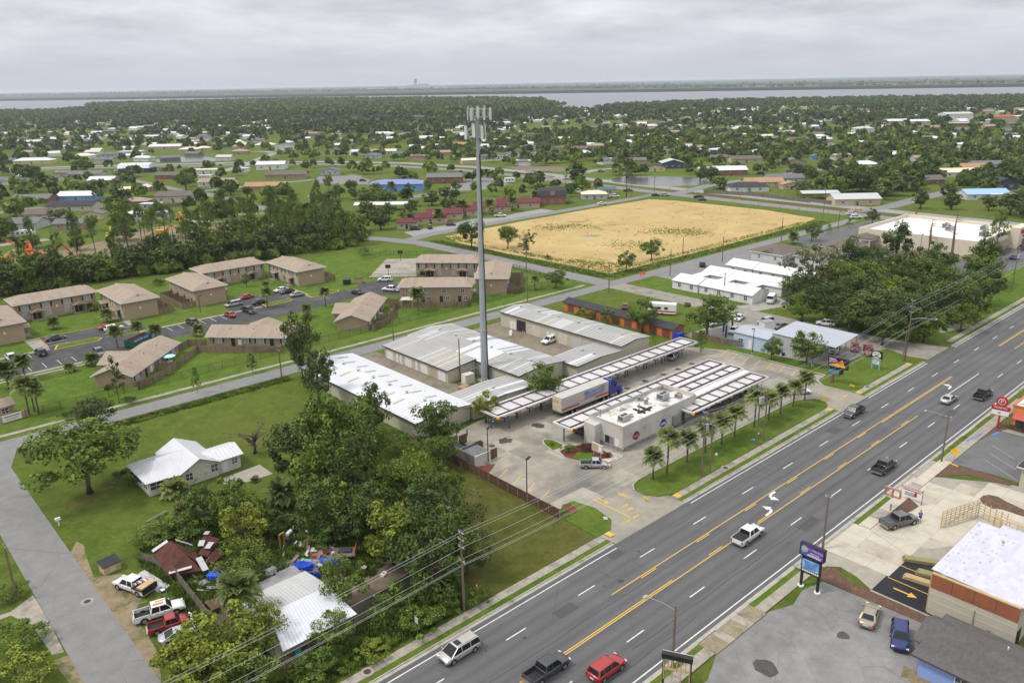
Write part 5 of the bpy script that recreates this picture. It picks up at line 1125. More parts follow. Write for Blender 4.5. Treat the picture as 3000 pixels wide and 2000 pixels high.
t=thing('wooden_dumpster','tan metal dumpster by the white cargo van','dumpster',(199.2,107.3,0),R(15));obj('bin',B(-1,-.8,.1,1,.8,1.7),M('tan_bin',(.36,.26,.13),.7,.15),t);obj('lid',B(-1.05,-.85,1.703,1.05,.85,1.78),BROWNTRIM,t);obj('hatch',B(-1.04,-.3,.7,-1.002,.3,1.3),BLACK,t)
# foreground: white house, collapsed shed, roadside house
t=thing('white_house','old white house with a standing-seam white metal roof on the open lawn','house',(32.6,121.6,0));OLDWHITE=M('peeling_white',(0.55,0.53,0.44),.85,.08,2,dirt=(.25,.22,.16),dscale=.9,dlo=.56,dhi=.7)
obj('wall',MB().box(0,.9,0,6.0,9.2,2.6).box(5.0,.3,0,11.0,10.2,2.61).box(10.5,.6,0,15.0,5.8,2.5),OLDWHITE,t)
obj('gable_wall',gable_wall(5.0,11.0,.28,10.2,2.61,1.55,'y',2.3),OLDWHITE,t)
def seam_slope(t,a,b,c,d,n,mat=WHITEROOF):
 """roof slope from eave a-b to ridge d-c in n separate sheets with a raised seam"""
 a,b,c,d=map(Vector,(a,b,c,d));up=(b-a).cross(d-a).normalized()
 if up.z<0:up=-up
 for i in range(n):
  p0,p1=a+(b-a)*(i/n),a+(b-a)*((i+.985)/n);q0,q1=d+(c-d)*(i/n),d+(c-d)*((i+.985)/n)
  mb=MB();th=up*.05;mb.add([p0,p1,q1,q0,p0+th,p1+th,q1+th,q0+th],[(3,2,1,0),(4,5,6,7),(0,1,5,4),(1,2,6,5),(2,3,7,6),(3,0,4,7)])
  s0,s1=p0+(p1-p0)*.12,q0+(q1-q0)*.12;t2=up*.1;mb.add([p0+th,s0+th,s1+th,q0+th,p0+t2,s0+t2,s1+t2,q0+t2],[(4,5,6,7),(0,1,5,4),(2,3,7,6),(1,2,6,5),(3,0,4,7)])
  obj('roof_sheet',mb,mat,t)
seam_slope(t,(-.5,.4,2.5),(4.6,.0,2.45),(7.9,5.4,4.05),(3.0,5.4,4.05),11);seam_slope(t,(6.5,9.8,2.55),(-.5,9.8,2.5),(3.0,5.4,4.05),(7.9,5.4,4.05),10);seam_slope(t,(-.5,9.8,2.5),(-.5,.4,2.5),(3.0,5.4,4.05),(3.0,5.4,4.05),9)
seam_slope(t,(4.6,10.8,2.55),(4.6,-.35,2.5),(8.0,-.35,4.25),(8.0,10.8,4.25),16);seam_slope(t,(11.5,-.35,2.5),(11.5,10.8,2.5),(8.0,10.8,4.25),(8.0,-.35,4.25),16)
seam_slope(t,(9.0,.1,2.55),(15.5,.1,2.5),(15.5,3.2,3.55),(9.0,3.2,3.55),10);seam_slope(t,(15.5,6.3,2.5),(9.0,6.3,2.5),(9.0,3.2,3.55),(15.5,3.2,3.55),10)
for f_,u,z,w,h in(('S',1.2,1.0,1.9,1.2),('S',4.0,.9,1.5,1.2)):add_window(t,(0,6,.9,9.2),f_,u,z,w,h)
add_window(t,(5,11,.3,10),'S',6.2,.9,1.1,1.2);add_window(t,(5,11,.3,10),'S',10.4,1.0,1.1,1.3);add_door(t,(10,15,.6,6),'S',12.3,1,2.1,DOORW);add_window(t,(10,15,.6,6),'S',14.0,1.1,.9,.9)
for u in(2.4,5.0,7.6):add_window(t,(0,6,.9,9.2),'W',u,.9,1.8,1.2)
t=thing('roadside_house','low cream house with a bright ribbed white metal roof by the main road','house',(29.6,73.4,0));obj('wall',MB().box(0,0,0,9.0,9.2,2.5),CREAM,t)
seam_slope(t,(-.05,-2.1,2.5),(9.4,-2.1,2.5),(9.2,4.1,3.35),(1.5,4.1,3.35),22,STORWHITE);seam_slope(t,(9.2,4.1,3.37),(1.5,4.1,3.37),(1.6,9.3,3.0),(8.9,9.3,3.0),18,STORPALE);seam_slope(t,(-.6,3.0,2.7),(1.5,4.1,3.3),(1.6,9.3,2.95),(-.6,8.5,2.65),5,STORWHITE)
for x in(.3,3.2,6.2,9.1):obj('porch_post',B(x-.08,-1.9,0,x+.08,-1.74,2.5),WOOD,t)
obj('porch_floor',B(0,-2.0,0,9.2,-.002,.15),CONC_OLD,t);add_window(t,(0,9,0,9),'S',2.3,.8,1.3,1.2);add_door(t,(0,9,0,9),'S',4.6,1,2,BROWNTRIM);add_window(t,(0,9,0,9),'S',6.8,.8,1.4,1.2);add_window(t,(0,9,0,9),'W',5,1,1,1)
t=thing('flat_annex','flat grey tarred lean-to along the back of the roadside house','annex',(28.2,82.9,0));obj('wall',B(.3,.2,0,10,2.6,2.3),WOOD,t);TARROOF=M('tar_roof',(.26,.25,.25),.9,.15,1,dirt=(.15,.14,.14),dscale=.5)
for k in range(4):obj('roof_felt',B(k*2.55,-.2+.15*(k%2),2.31+.02*k,k*2.55+2.6,2.9-.2*(k%3),2.38+.02*k),TARROOF,t)
t=thing('wooden_deck','brown sagging wooden deck behind the lean-to','deck',(27.6,86.2,0));DECK=M('deck_brown',(.12,.07,.04),.9,.3,2)
for k in range(11):obj('plank',B(k*.55,0,.8,k*.55+.5,2.3-.08*(k%3),.88),DECK,t)
obj('frame',MB().box(0,.1,0,.15,.25,.798).box(5.7,.1,0,5.85,.25,.798).box(0,1.9,0,.15,2.05,.798).box(5.7,1.9,0,5.85,2.05,.798),OLDWOOD,t)
TARPB=M('blue_sheet',(.02,.08,.55),.45,.25,2);TARPG=M('grey_sheet',(.24,.24,.27),.6,.3,2);RUSTY=M('rusty_shingle',(.085,.027,.019),.9,.35,1.5,dirt=(.045,.016,.012),dscale=.6)
def crumple(pts,z,amp,seed,th=.04):
 rr=random.Random(seed);n=len(pts);cx=sum(p[0]for p in pts)/n;cy=sum(p[1]for p in pts)/n
 top=[(x,y,z+rr.uniform(-amp,amp))for x,y in pts];midp=[((x+cx)/2+rr.uniform(-.1,.1),(y+cy)/2,z+rr.uniform(-amp,amp*1.6))for x,y in pts];vs=top+midp+[(cx,cy,z+amp)]+[(x,y,zz-th)for x,y,zz in top]
 fs=[(i,(i+1)%n,n+(i+1)%n,n+i)for i in range(n)]+[(n+i,n+(i+1)%n,2*n)for i in range(n)]+[(2*n+1+i,2*n+1+(i+1)%n,(i+1)%n,i)for i in range(n)]
 return MB().add(vs,fs)
def ring(cx,cy,rx,ry,n,seed,rot=0.0):
 rr=random.Random(seed);o_=[]
 for i in range(n):
  a=2*math.pi*i/n;k=rr.uniform(.72,1.1);x,y=rx*k*math.cos(a),ry*k*math.sin(a);o_.append((cx+x*math.cos(rot)-y*math.sin(rot),cy+x*math.sin(rot)+y*math.cos(rot)))
 return o_
for k,(x,y,rx,ry,z,m_,lab)in enumerate([(39.9,86.2,1.5,.8,1.6,TARPB,'bright blue tarpaulin on the near corner of the junk pile'),(41.3,86.0,1.6,1.2,1.3,TARPG,'grey crumpled sheet over the junk pile'),(43.2,85.0,1.6,.7,1.4,TARPB,'long blue tarpaulin at the bin end of the junk pile'),(41.0,84.4,.9,.7,1.2,TARPB,'small blue tarpaulin under the leafy tree by the white roof'),(42.6,86.8,1.2,.7,1.2,M('brown_sheet',(.16,.08,.06),.8,.3,2),'brown crumpled sheet on the junk pile'),(40.9,87.2,.9,.5,1.35,M('aqua_sheet',(.2,.45,.42),.6,.2,2),'aqua green rag on the junk pile'),(31.2,93.6,1.5,1.0,.9,TARPB,'bright blue tarpaulin heap beside the ladder'),(29.4,93.2,.8,.6,.5,TARPG,'grey plastic sheet near the collapsed shed')]):
 o=obj('tarpaulin',crumple(ring(x,y,rx,ry,9,70+k,R(-35)),z,.3,80+k,th=z-.35),m_);tag(o,lab,'tarpaulin','tarpaulins in the junk yard')
# collapsed red shed
t=thing('collapsed_shed','collapsed shed with a sagging rust-red roof and torn metal strips','shed',(0,0,0))
rf=MB();A,Bq,Cq,Dq,E_=(26.3,102.4,2.3),(28.6,101.4,3.3),(29.9,94.9,1.2),(26.2,96.7,1.3),(28.9,98.0,2.9)
rf.add([A,Bq,E_,Dq,Cq,(27.4,97.2,1.9),(26.3,99.5,1.75),(29.6,96.2,1.9)],[(0,1,2,6),(6,2,5,3),(5,2,7,4),(3,5,4)])
rf.add([(x,y,z-.12)for x,y,z in(A,Bq,E_,Dq,Cq,(27.4,97.2,1.9),(26.3,99.5,1.75),(29.6,96.2,1.9))],[(6,2,1,0),(3,5,2,6),(4,7,2,5),(4,5,3)])
obj('roof',rf,RUSTY,t);rb=MB().add([Bq,(31.0,99.5,1.3),(30.4,96.6,1.1),E_,(29.8,99.0,1.9)],[(0,4,3),(0,1,4),(4,1,2),(3,4,2)]);obj('roof',rb,RUSTY,t)
for k,q in enumerate([[(31.0,98.9,1.3),(33.6,101.0,2.1),(34.4,99.6,1.9),(31.8,97.6,1.2)],[(31.6,100.1,1.6),(33.0,102.0,1.8),(34.0,101.3,2.2),(32.6,99.8,1.5)],[(31.2,97.0,1.0),(33.4,98.2,1.5),(34.0,97.2,1.0),(31.8,96.2,.7)]]):
 obj('roof_piece',MB().add(q+[(x,y,z-.1)for x,y,z in q],[(0,1,2,3),(7,6,5,4),(0,4,5,1),(1,5,6,2),(2,6,7,3),(3,7,4,0)]),RUSTY,t)
for k,(p,q,w)in enumerate([((26.2,102.0,2.45),(28.3,101.9,3.2),.7),((26.4,96.9,1.5),(29.0,95.8,1.75),.6),((30.6,97.6,1.6),(30.4,94.9,1.0),.8),((31.8,99.8,1.8),(32.4,100.6,2.1),.8),((32.2,98.6,1.8),(33.2,99.4,2.0),.8),((33.2,101.4,2.3),(33.8,102.0,2.3),.7),((29.2,101.4,3.2),(31.2,101.2,1.6),.5)]):
 obj('metal_strip',MB().bar(p,q,w,.04),STORPALE,t)
wl=MB();wl.box(26.6,97,0,26.75,102,1.3);wl.box(27,96.6,0,29.5,96.75,1.0);[wl.bar((30+.5*k,95.5+.6*k,0),(31.5+.4*k,97+.4*k,1.2),.12,.08)for k in range(6)];obj('broken_wall',wl,OLDWOOD,t)
wood_fence('leaning weathered plank fence behind the parked pickups',[(27.2,98.2),(27.0,92),(26.8,85.0),(27.6,82.9)],1.9,OLDWOOD,ragged=.12)
wood_fence('old grey plank fence beside the collapsed shed',[(25.4,104.6),(26.2,102.6),(27.0,98.6)],1.5,OLDWOOD,ragged=.3)
wood_fence('weathered plank fence running from the roadside house to the trees',[(39.4,73.6),(45,74.2),(50,74.8)],1.9,OLDWOOD,ragged=.1)
t=thing('small_shed','little tan dog-house sized shed with a black roof by the street','shed',(20.6,104.6,0),R(8));obj('wall',B(0,0,0,2.2,1.6,1.15),M('shed_tan',(.42,.33,.19),.8,.1),t);obj('roof',MB().add([(-.15,-.15,1.153),(2.35,-.15,1.153),(2.35,1.75,1.5),(-.15,1.75,1.5),(-.15,-.15,1.22),(2.35,-.15,1.22),(2.35,1.75,1.57),(-.15,1.75,1.57)],[(3,2,1,0),(4,5,6,7),(0,1,5,4),(1,2,6,5),(2,3,7,6),(3,0,4,7)]),BLACK,t);obj('door',B(.7,-.04,.1,1.5,0,1.0),M('shed_tan2',(.5,.42,.27),.8),t)
def junk(name,label,cat,x,y,rz,parts):
 t=thing(name,label,cat,(x,y,0),rz)
 for nm,mb,m_ in parts:obj(nm,mb,m_,t)
junk('freezer','white chest freezer at the edge of the junk yard','freezer',36.8,89.2,.3,[('box',B(-.6,-.4,0,.6,.4,.9),WHITEPT),('lid',B(-.62,-.42,.903,.62,.42,.98),GREYMET)])
junk('blue_barrel','blue plastic drum beside the yellow-green tree','barrel',37.4,92.1,0,[('drum',MB().cyl(0,0,0,1.0,.4,n=12),P('drum_blue',(.02,.06,.3))),('rim',MB().cyl(0,0,1.0,1.05,.42,n=12),BLACK)])
junk('ladder','short aluminium ladder leaning on the blue tarpaulin','ladder',30.4,91.0,R(70),[('rail',MB().bar((-.2,-1.2,.05),(-.2,1.4,.7),.06,.08),WHITEPT),('rail',MB().bar((.2,-1.2,.05),(.2,1.4,.7),.06,.08),WHITEPT)]+[('rung',MB().bar((-.2,-1+.4*k,.1+.1*k),(.2,-1+.4*k,.1+.1*k),.05,.05),WHITEPT)for k in range(6)])
junk('bucket','blue and white bucket on the grass behind the flatbed','bucket',24.9,95.4,0,[('pail',MB().cyl(0,0,0,.4,.22,.26,n=10),BLUEPT),('lid',MB().cyl(0,0,.4,.46,.28,n=10),WHITEPT)])
junk('metal_sheets','stack of pale metal roofing sheets next to the flatbed pickup','metal sheets',24.6,98.6,R(14),[('sheet',MB().bar((k*.25-.4,-3,.05+.08*k),(k*.25-.2,3,.1+.08*k),.8,.03),STORPALE)for k in range(4)])
junk('machine_frame','rusty yellow machine frame standing in the weeds','machine',40.8,93.8,R(20),[('post',MB().box(-.5,-.1,0,-.35,.1,2.4).box(.35,-.1,0,.5,.1,2.4),P('rust_yellow',(.35,.22,.05))),('beam',B(-.5,-.1,2.403,.5,.1,2.6),MATS['rust_yellow']),('tank',MB().tube([(1.0,0,1.8),(2.0,.1,1.9)],.28,8),WHITEPT),('engine',B(.7,-.4,.1,1.6,.5,1.3),MATS['dark_junk']if 'dark_junk' in MATS else BLACK)])
junk('plank_pile','grey pile of old planks in front of the orange truck','planks',39.9,89.3,R(-30),[('plank',MB().bar((-1.6,.2*k-.4,.1+.05*k),(1.5,.25*k-.6,.15+.06*k),.18,.06),OLDWOOD)for k in range(6)])
junk('plank_pile','brown pile of planks in the weeds above the orange truck','planks',44.2,92.3,R(40),[('plank',MB().bar((-1.3,.25*k-.4,.1+.05*k),(1.3,.22*k-.4,.2+.06*k),.16,.06),WOOD)for k in range(6)])
junk('garden_chair','teal garden chair on the porch of the roadside house','chair',31.6,71.9,R(-20),[('seat',B(-.35,-.35,.35,.35,.3,.42),TEALC:=P('teal_chair',(.03,.30,.27))),('backrest',MB().bar((0,.3,.4),(0,.5,1.2),.65,.06),TEALC),('leg',MB().box(-.35,-.35,0,-.28,-.28,.348).box(.28,-.35,0,.35,-.28,.348).box(-.35,.2,0,-.28,.3,.348).box(.28,.2,0,.35,.3,.348),TEALC)])
junk('planter_tub','pale concrete tub on the lawn behind the leafy trees','planter',46.1,81.3,0,[('tub',MB().cyl(0,0,0,.7,.28,.38,n=10),CONC),('rim',MB().cyl(0,0,.7,.78,.42,n=10),KERB)])
junk('concrete_block','white concrete block on the ground beside the pale tub','block',47.6,78.9,.4,[('block',B(-.45,-.3,0,.45,.3,.3),WHITEPT),('hole',B(-.1,-.1,.3,.2,.15,.31),BLACK)])
junk('mailbox','white mailbox on a short post beside the side street','mailbox',19.6,123.0,R(-90),[('post',B(-.07,-.07,0,.07,.07,1.0),WHITEPT),('box',MB().box(-.2,-.35,1.0,.2,.35,1.35),WHITEPT)])
junk('timber_bench','long dark weathered bench at the edge of the lawn','bench',31.0,114.8,R(20),[('seat',B(-1.8,-.2,.4,1.8,.2,.48),OLDWOOD),('leg',B(-1.5,-.15,0,-1.4,.15,.398),OLDWOOD),('leg',B(1.4,-.15,0,1.5,.15,.398),OLDWOOD)])
dr=random.Random(12);scrap=[MB(),MB(),MB()]
for k in range(210):
 x,y=(dr.uniform(39,45.5),dr.uniform(83.5,88.5))if k<110 else(dr.uniform(28,38),dr.uniform(89.5,99))if k<170 else(dr.uniform(37,45),dr.uniform(88,95))
 z=dr.uniform(.1,1.5 if k<110 else .5);a=dr.random()*3.14;L_=dr.uniform(.4,1.6);scrap[k%3].bar((x,y,z),(x+L_*math.cos(a),y+L_*math.sin(a),max(.05,z+dr.uniform(-.5,.4))),dr.uniform(.08,.5),.05)
for mb,m_,w_ in zip(scrap,(OLDWOOD,STORPALE,M('mixed_scrap',(.16,.11,.10),.8,.8,1.5,dirt=(.25,.26,.3),dscale=.9)),('weathered boards','pale metal strips','brown and grey scraps')):tag(obj('scrap',mb,m_),'loose %s strewn over the junk yard'%w_,'scrap',kind='stuff')
# across the road: building under construction, blue house, chicken shop
PALEBLOCK=brickm('pale_block',(0.50,0.46,0.36),(0.47,0.43,0.335),(0.44,0.40,0.31))
ZIP=M('red_sheathing',(0.28,0.095,0.045),.7,.15,1.2,dirt=(.09,.03,.02),dscale=1.2,dlo=.62,dhi=.66)
def underlay():
 m,nt,b=new_mat('white_underlayment');p=wpos(nt);b.inputs['Roughness'].default_value=.5
 br=node(nt,'ShaderNodeTexBrick');lnk(nt,p,br.inputs['Vector']);br.inputs['Scale'].default_value=1;br.inputs['Brick Width'].default_value=1.1;br.inputs['Row Height'].default_value=.62;br.inputs['Mortar Size'].default_value=.0
 br.inputs['Color1'].default_value=(.55,.54,.62,1);br.inputs['Color2'].default_value=(.47,.455,.54,1)
 q=scalev(nt,p,(1.6,3.2,1));v=node(nt,'ShaderNodeTexVoronoi');v.inputs['Scale'].default_value=.5;v.inputs['Randomness'].default_value=.3;lnk(nt,q,v.inputs['Vector'])
 c=mixc(nt,ramp(nt,v.outputs['Distance'],[(.22,.75),(.34,0.0)]),br.outputs[0],(.27,.25,.40));lnk(nt,c,b.inputs['Base Color']);return m
UNDER=underlay()
t=thing('unfinished_building','half-built block building with white roof underlay and red sheathing','building',(90.6,8.0,0));
obj('wall',B(0,9.7,0,17.6,19.0,3.6),PALEBLOCK,t)
for k in range(3):obj('block_course',B(-.03,9.68,.9+.95*k,0,19.0,.98+.95*k),WALLW,t)
for k in range(4):obj('sheathing_panel',B(-.06,9.75+2.32*k,3.62,.06,12.03+2.32*k,5.4),ZIP,t)
obj('parapet_frame',MB().box(-.1,9.7,5.42,.3,19.0,5.55),NEWWOOD,t)
rows=4
for k in range(rows):
 y0,y1=19.3-2.4*k,19.3-2.4*(k+1)-.12;xr=17.2 if k else 15.8
 z0,z1=5.75-.05*0-.09*k,5.75-.09*(k+1);mb=MB().add([(.3,y0,z0),(xr,y0,z0),(xr,y1,z1),(.3,y1,z1),(.3,y0,z0+.05),(xr,y0,z0+.05),(xr,y1,z1+.05),(.3,y1,z1+.05)],[(0,1,2,3),(7,6,5,4),(4,5,1,0),(5,6,2,1),(6,7,3,2),(7,4,0,3)]);obj('underlay_sheet',mb,UNDER,t)
st_=MB();
for k in range(10):obj('stud',B(17.3,9.9+.9*k,3.6,17.4,9.98+.9*k,6.2),NEWWOOD,t)
obj('top_plate',B(17.25,9.8,6.2,17.45,18.9,6.32),NEWWOOD,t)
for k in range(5):obj('stud',B(.2+.25*k,19.05,.1,.28+.25*k,19.2,5.3),NEWWOOD,t)
obj('door_frame',MB().box(.3,9.62,0,1.6,9.698,2.3),BLACK,t);obj('roof_vent',MB().cyl(12.6,15.5,5.5,6.0,.15,n=8),NEWWOOD,t);obj('conduit',MB().box(-.1,14.0,.3,-.031,14.08,3.0).box(-.16,12.2,.8,-.031,12.5,1.3),GREYMET,t)
struct('concrete_pad',MB().sheet([(101.8,30.6),(112,24.5),(112,27.6),(104.5,32.4)],.056),CONC)
t=thing('timber_framework','standing framework of new timber studs beside the half-built roof','framework',(111.4,33.2,0),R(-18))
for k in range(9):obj('stud',B(.02+.9*k,0,0,.1+.9*k,.09,2.7),NEWWOOD,t);
for k in range(7):obj('rail',B(0,-.06-.0,.3+.4*k,7.4,-.002,.38+.4*k),NEWWOOD,t)
for k in range(6):obj('rail',MB().box(7.45,-4.5,.3+.4*k,7.53,.0,.38+.4*k),NEWWOOD,t);obj('stud',B(7.54,-4.4+.85*k,0,7.62,-4.32+.85*k,2.7),NEWWOOD,t)
obj('brace',MB().bar((.2,-.2,.3),(7.2,-.3,2.5),.09,.12),NEWWOOD,t)
for k,(x,y,rz,n,lab,m_)in enumerate([(98.6,28.9,R(-75),6,'stack of green treated boards on the black tarmac, the longer one',GREENWOOD),(96.4,29.6,R(-80),5,'stack of pale boards on the black tarmac in front of the longer stack',NEWWOOD),(101.0,31.6,R(-62),5,'stack of boards at the top corner of the black tarmac',GREENWOOD)]):
 t=thing('lumber_stack',lab,'lumber',(x,y,.05),rz)
 for i in range(n):
  for j in range(3):obj('board',B(-2.4+.1*(j+i%2),-.6+.2*i,.02+.15*j,2.4-.08*j,-.42+.2*i,.15+.15*j),m_,t)
CHARROOF=shingle('charcoal_shingle',(.10,.095,.092),(.085,.08,.078),(.125,.118,.112))
t=thing('blue_house','light blue house with a dark grey shingle hip roof by the grey lot','house',(78.0,3.0,0));obj('wall',B(.9,.8,0,9.2,20.4,2.6),PALEBLUE,t);r_=obj('roof',hip_roof(.9,9.2,.8,20.4,2.61,1.7,.7),CHARROOF,t);obj('wing_roof',gable_roof(3.4,8.6,15,21.7,2.64,1.25,.4,'y',oe=.3),CHARROOF,t);obj('wing_wall',gable_wall(3.4,8.6,18,21.6,2.6,1.25,'y'),PALEBLUE,t);obj('fascia',fascia(.9,9.2,.8,20.4,2.68,.7),BROWNTRIM,t)
for u in(16.2,9.5):add_window(t,(.9,9.2,.8,20.4),'W',u,.9,1.1,1.3)
obj('plumbing_vent',MB().cyl(7,14,3.4,4.0,.08,n=6).cyl(8,12,3.0,3.6,.08,n=6),WHITEPT,t);struct('house_apron',MB().sheet([(77.4,3),(79.4,3),(79.4,25),(77.4,24.5)],.036),DIRT)
t=thing('chicken_shop','orange chicken restaurant with red awning at the picture edge','restaurant',(155.2,20.0,0));OCH=M('ochre_wall',(.55,.24,.05),.8,.06,1)
obj('wall',B(0,0,1.0,14,17.8,4.6),OCH,t);obj('plinth',B(-.05,-.05,0,14,17.85,.998),M('brown_stone',(.09,.055,.04),.9,.3,2),t);obj('roof',B(.2,.2,4.602,13.8,17.6,4.7),ROOFMEM,t);obj('coping',MB().box(-.15,-.1,4.61,.19,17.95,4.85).box(.192,17.62,4.61,14,17.95,4.86),P('coral_trim',(.5,.12,.08)),t)
obj('awning',MB().add([(-.1,6,3.6),(-.1,17.4,3.6),(-1.3,17.4,2.7),(-1.3,6,2.7),(-.1,6,3.5),(-.1,17.4,3.5),(-1.3,17.4,2.6),(-1.3,6,2.6)],[(0,1,2,3),(7,6,5,4),(3,2,6,7),(1,5,6,2),(0,3,7,4)]),P('awning_red',(.42,.07,.05)),t)
for u in(16,13.5,11,8.5):add_window(t,(0,14,0,17.8),'W',u,1.0,2.0,1.5,GLASS,BLACK)
add_door(t,(0,14,0,17.8),'N',1.4,1.6,2.3,GLASS)
t=thing('pale_shop','pale block shop with dark flat roof at the picture edge','shop',(132.6,8,0));obj('wall',B(0,0,0,14,21.6,3.4),PALEBLOCK,t);obj('roof',hip_roof(0,14,0,21.6,3.41,2.0,.6),DARKROOF,t);obj('fascia',fascia(0,14,0,21.6,3.48,.6),TRIM,t);add_window(t,(0,14,0,21.6),'W',18,1,1.2,1.2)
# white apartments, drugstore and two-storey flats beyond the repair shop
t=thing('white_apartments','pair of long white apartments with bright white stepped metal roofs','apartments',(197.2,116.2,0))
for k in range(3):
 y0,y1=18.8-9.3*k,28.0-9.3*k;dz=-.12*(k%2);xo=.5*(k%2)
 obj('front_wing_wall',gable_wall(xo,8.6,y0,y1,2.6+dz,1.3,'y'),WHITEW,t);obj('front_wing_roof',gable_roof(xo,8.6,y0,y1,2.62+dz,1.3,.4,'y',oe=.12),WHITEROOF,t)
 obj('back_wing_wall',gable_wall(13.4,23.4,y0-1.4,y1-1.2,2.7+dz,1.5,'y'),WHITEW,t);obj('back_wing_roof',gable_roof(13.4,23.4,y0-1.4,y1-1.2,2.72+dz,1.5,.4,'y',oe=.12),WHITEROOF,t)
 obj('link_roof',B(8.8,y0+4.6,2.55,13.2,y1-.6,2.75),WHITEROOF,t);obj('link_wall',B(9.2,y0+4.8,0,13.0,y1-.8,2.548),WHITEW,t)
 for u in(2.2,6.6):add_window(t,(xo,0,0,0),'W',y0+u,.9,1.0,1.2)
 add_door(t,(xo,0,0,0),'W',y0+4.4,.95,2.05,DOORW)
for k,(x0,y0,y1)in enumerate(((226.4,134.8,144.2),(226.8,124.6,134.6),(226.4,114.6,124.4))):
 pass
t=thing('white_apartments','rear row of white apartments with a white metal roof before the grey two-storey flats','apartments',(226.4,114.6,0))
for k in range(3):obj('wall',gable_wall(.3*(k%2),9,10*k,10*k+9.8,2.6-.1*(k%2),1.4,'y'),WHITEW,t);obj('roof',gable_roof(.3*(k%2),9,10*k,10*k+9.8,2.62-.1*(k%2),1.4,.4,'y',oe=.1),WHITEROOF,t);[add_window(t,(.3*(k%2),0,0,0),'W',10*k+u,.9,1.0,1.1)for u in(2.5,7)]
GREYSID=M('grey_siding',(.50,.50,.49),.8,.05,1)
for k,(x,y,w,d,lab)in enumerate(((239.4,131.5,15,11.5,'grey two-storey flats with brown hip roof next to the street'),(242.6,117.2,15,11.5,'grey two-storey flats half hidden behind the feathery tree'),(262,120,14,11,'grey flats with brown roof deep among the dark trees'))):
 t=house('two_storey_flats',lab,'flats',(x,y),0,w,d,5.4,('hip',1.9),GREYSID,BROWNROOF,.5,[('W',u,z,1.0,1.1)for u in(2.6,8.6)for z in(.9,3.6)]+[('S',u,z,1.0,1.1)for u in(3,8,12)for z in(.9,3.6)],fm=TRIM)
 r_=[c for c in t.children if c.name.startswith('roof')][0];obj('gable_dormer',MB().add([(-.4,d/2-1.8,5.8),(-.4,d/2+1.8,5.8),(-.4,d/2,6.7),(3.5,d/2-1.8,5.8),(3.5,d/2+1.8,5.8),(3.5,d/2,6.9)],[(0,1,2),(0,2,5,3),(1,4,5,2),(3,5,4)]),BROWNROOF,r_)
 sm=MB();[sm.box(3.0+.28*i,d+.2,.2*i,3.3+.28*i,d+1.2,.2*i+.06)for i in range(13)];obj('stair',sm,BROWNTRIM,t)
t=thing('drugstore','large cream drugstore with white flat roof behind the dead trees','store',(299,92,0));W_,D_,H_=43,42,6.4;DS=M('cream_stucco',(.60,.53,.42),.8,.04,.6)
obj('wall',B(0,0,0,W_,D_,H_-1.2),DS,t);obj('parapet',MB().box(0,0,H_-1.198,W_,.4,H_+.3).box(0,D_-.4,H_-1.198,W_,D_,H_+.3).box(0,.402,H_-1.198,.4,D_-.402,H_+.3).box(W_-.4,.402,H_-1.198,W_,D_-.402,H_+.3),DS,t);obj('roof',B(.402,.402,H_-1.1,W_-.402,D_-.402,H_-1.0),M('white_membrane',(.68,.66,.62),.7,.05,.3),t);obj('base_band',MB().box(-.06,-.06,0,W_,-.002,1.1).box(-.06,0,0,-.002,D_,1.1),M('tan_band',(.42,.3,.18),.85,.06),t)
obj('front_block',B(W_-12,-3.2,0,W_,-.062,7.6),DS,t);text(t,'Walgreens',2.2,(W_-6,-3.3,6.0),0,REDP,.95,.08);text(t,'PHARMACY',.9,(W_-6,-3.3,4.3),0,REDP,1,.06);obj('entrance_glass',B(W_-8,-3.26,0,W_-3,-3.202,3.2),GLASS,t);obj('drive_canopy',MB().box(-7,34,3.4,-.1,41,4.2),CREAM,t);obj('canopy_roof',hip_roof(-7,-.1,34,41,4.2,1.6,.3),BROWNROOF,t);obj('canopy_post',MB().box(-6.7,34.3,0,-6.2,34.8,3.398).box(-6.7,40.2,0,-6.2,40.7,3.398),CREAM,t);obj('side_roof',gable_roof(12,24,-3,0,3.2,1.2,.3,'x'),BROWNROOF,t)
for k,(x,y)in enumerate(((310,122),(322,110),(327,113),(318,97),(331,101))):hvac('rooftop air conditioner on the cream drugstore, %s from the street'%ORD[k],x,y,H_-1.0,1.35)
# small things around the drive-in and the apartments
t=thing('skip','long green roll-off skip with a blue stripe beside the parasol flats','skip',(56.2,203.4,0),R(33));m_=P('skip_green',(.02,.10,.06));sk=MB()
sk.box(0,0,.3,7.2,.12,2.0);sk.box(0,2.2,.3,7.2,2.32,2.0);sk.box(0,.122,.3,.12,2.198,2.0);sk.box(7.08,.122,.3,7.2,2.198,2.0);sk.box(.122,.122,.3,7.078,2.198,.5);obj('body',sk,m_,t);obj('stripe',B(.3,-.04,1.2,6.9,-.002,1.95),BLUEPT,t);text(t,'WASTE PRO',.6,(2.4,-.06,1.55),0,WHITEPT);text(t,'850-872-',.5,(5.3,-.06,1.55),0,WHITEPT);obj('lining',B(.123,2.1,.6,7.077,2.197,2.02),M('rust_inside',(.16,.06,.03),.9,.2),t);obj('rail',MB().box(0,.4,0,7.2,.6,.298).box(0,1.7,0,7.2,1.9,.298),BLACK,t)
junk('parasol','pale blue parasol over a garden table in the fenced yard','parasol',58.6,184.9,0,[('pole',MB().cyl(0,0,0,2.3,.04,n=6),GREYMET),('canopy',MB().cyl(0,0,2.0,2.4,1.5,.05,n=8),P('aqua_cloth',(.35,.6,.66))),('table',MB().cyl(0,0,.68,.74,.7,n=10),WHITEPT),('base',MB().cyl(0,0,0,.1,.35,n=8),GREYMET)])
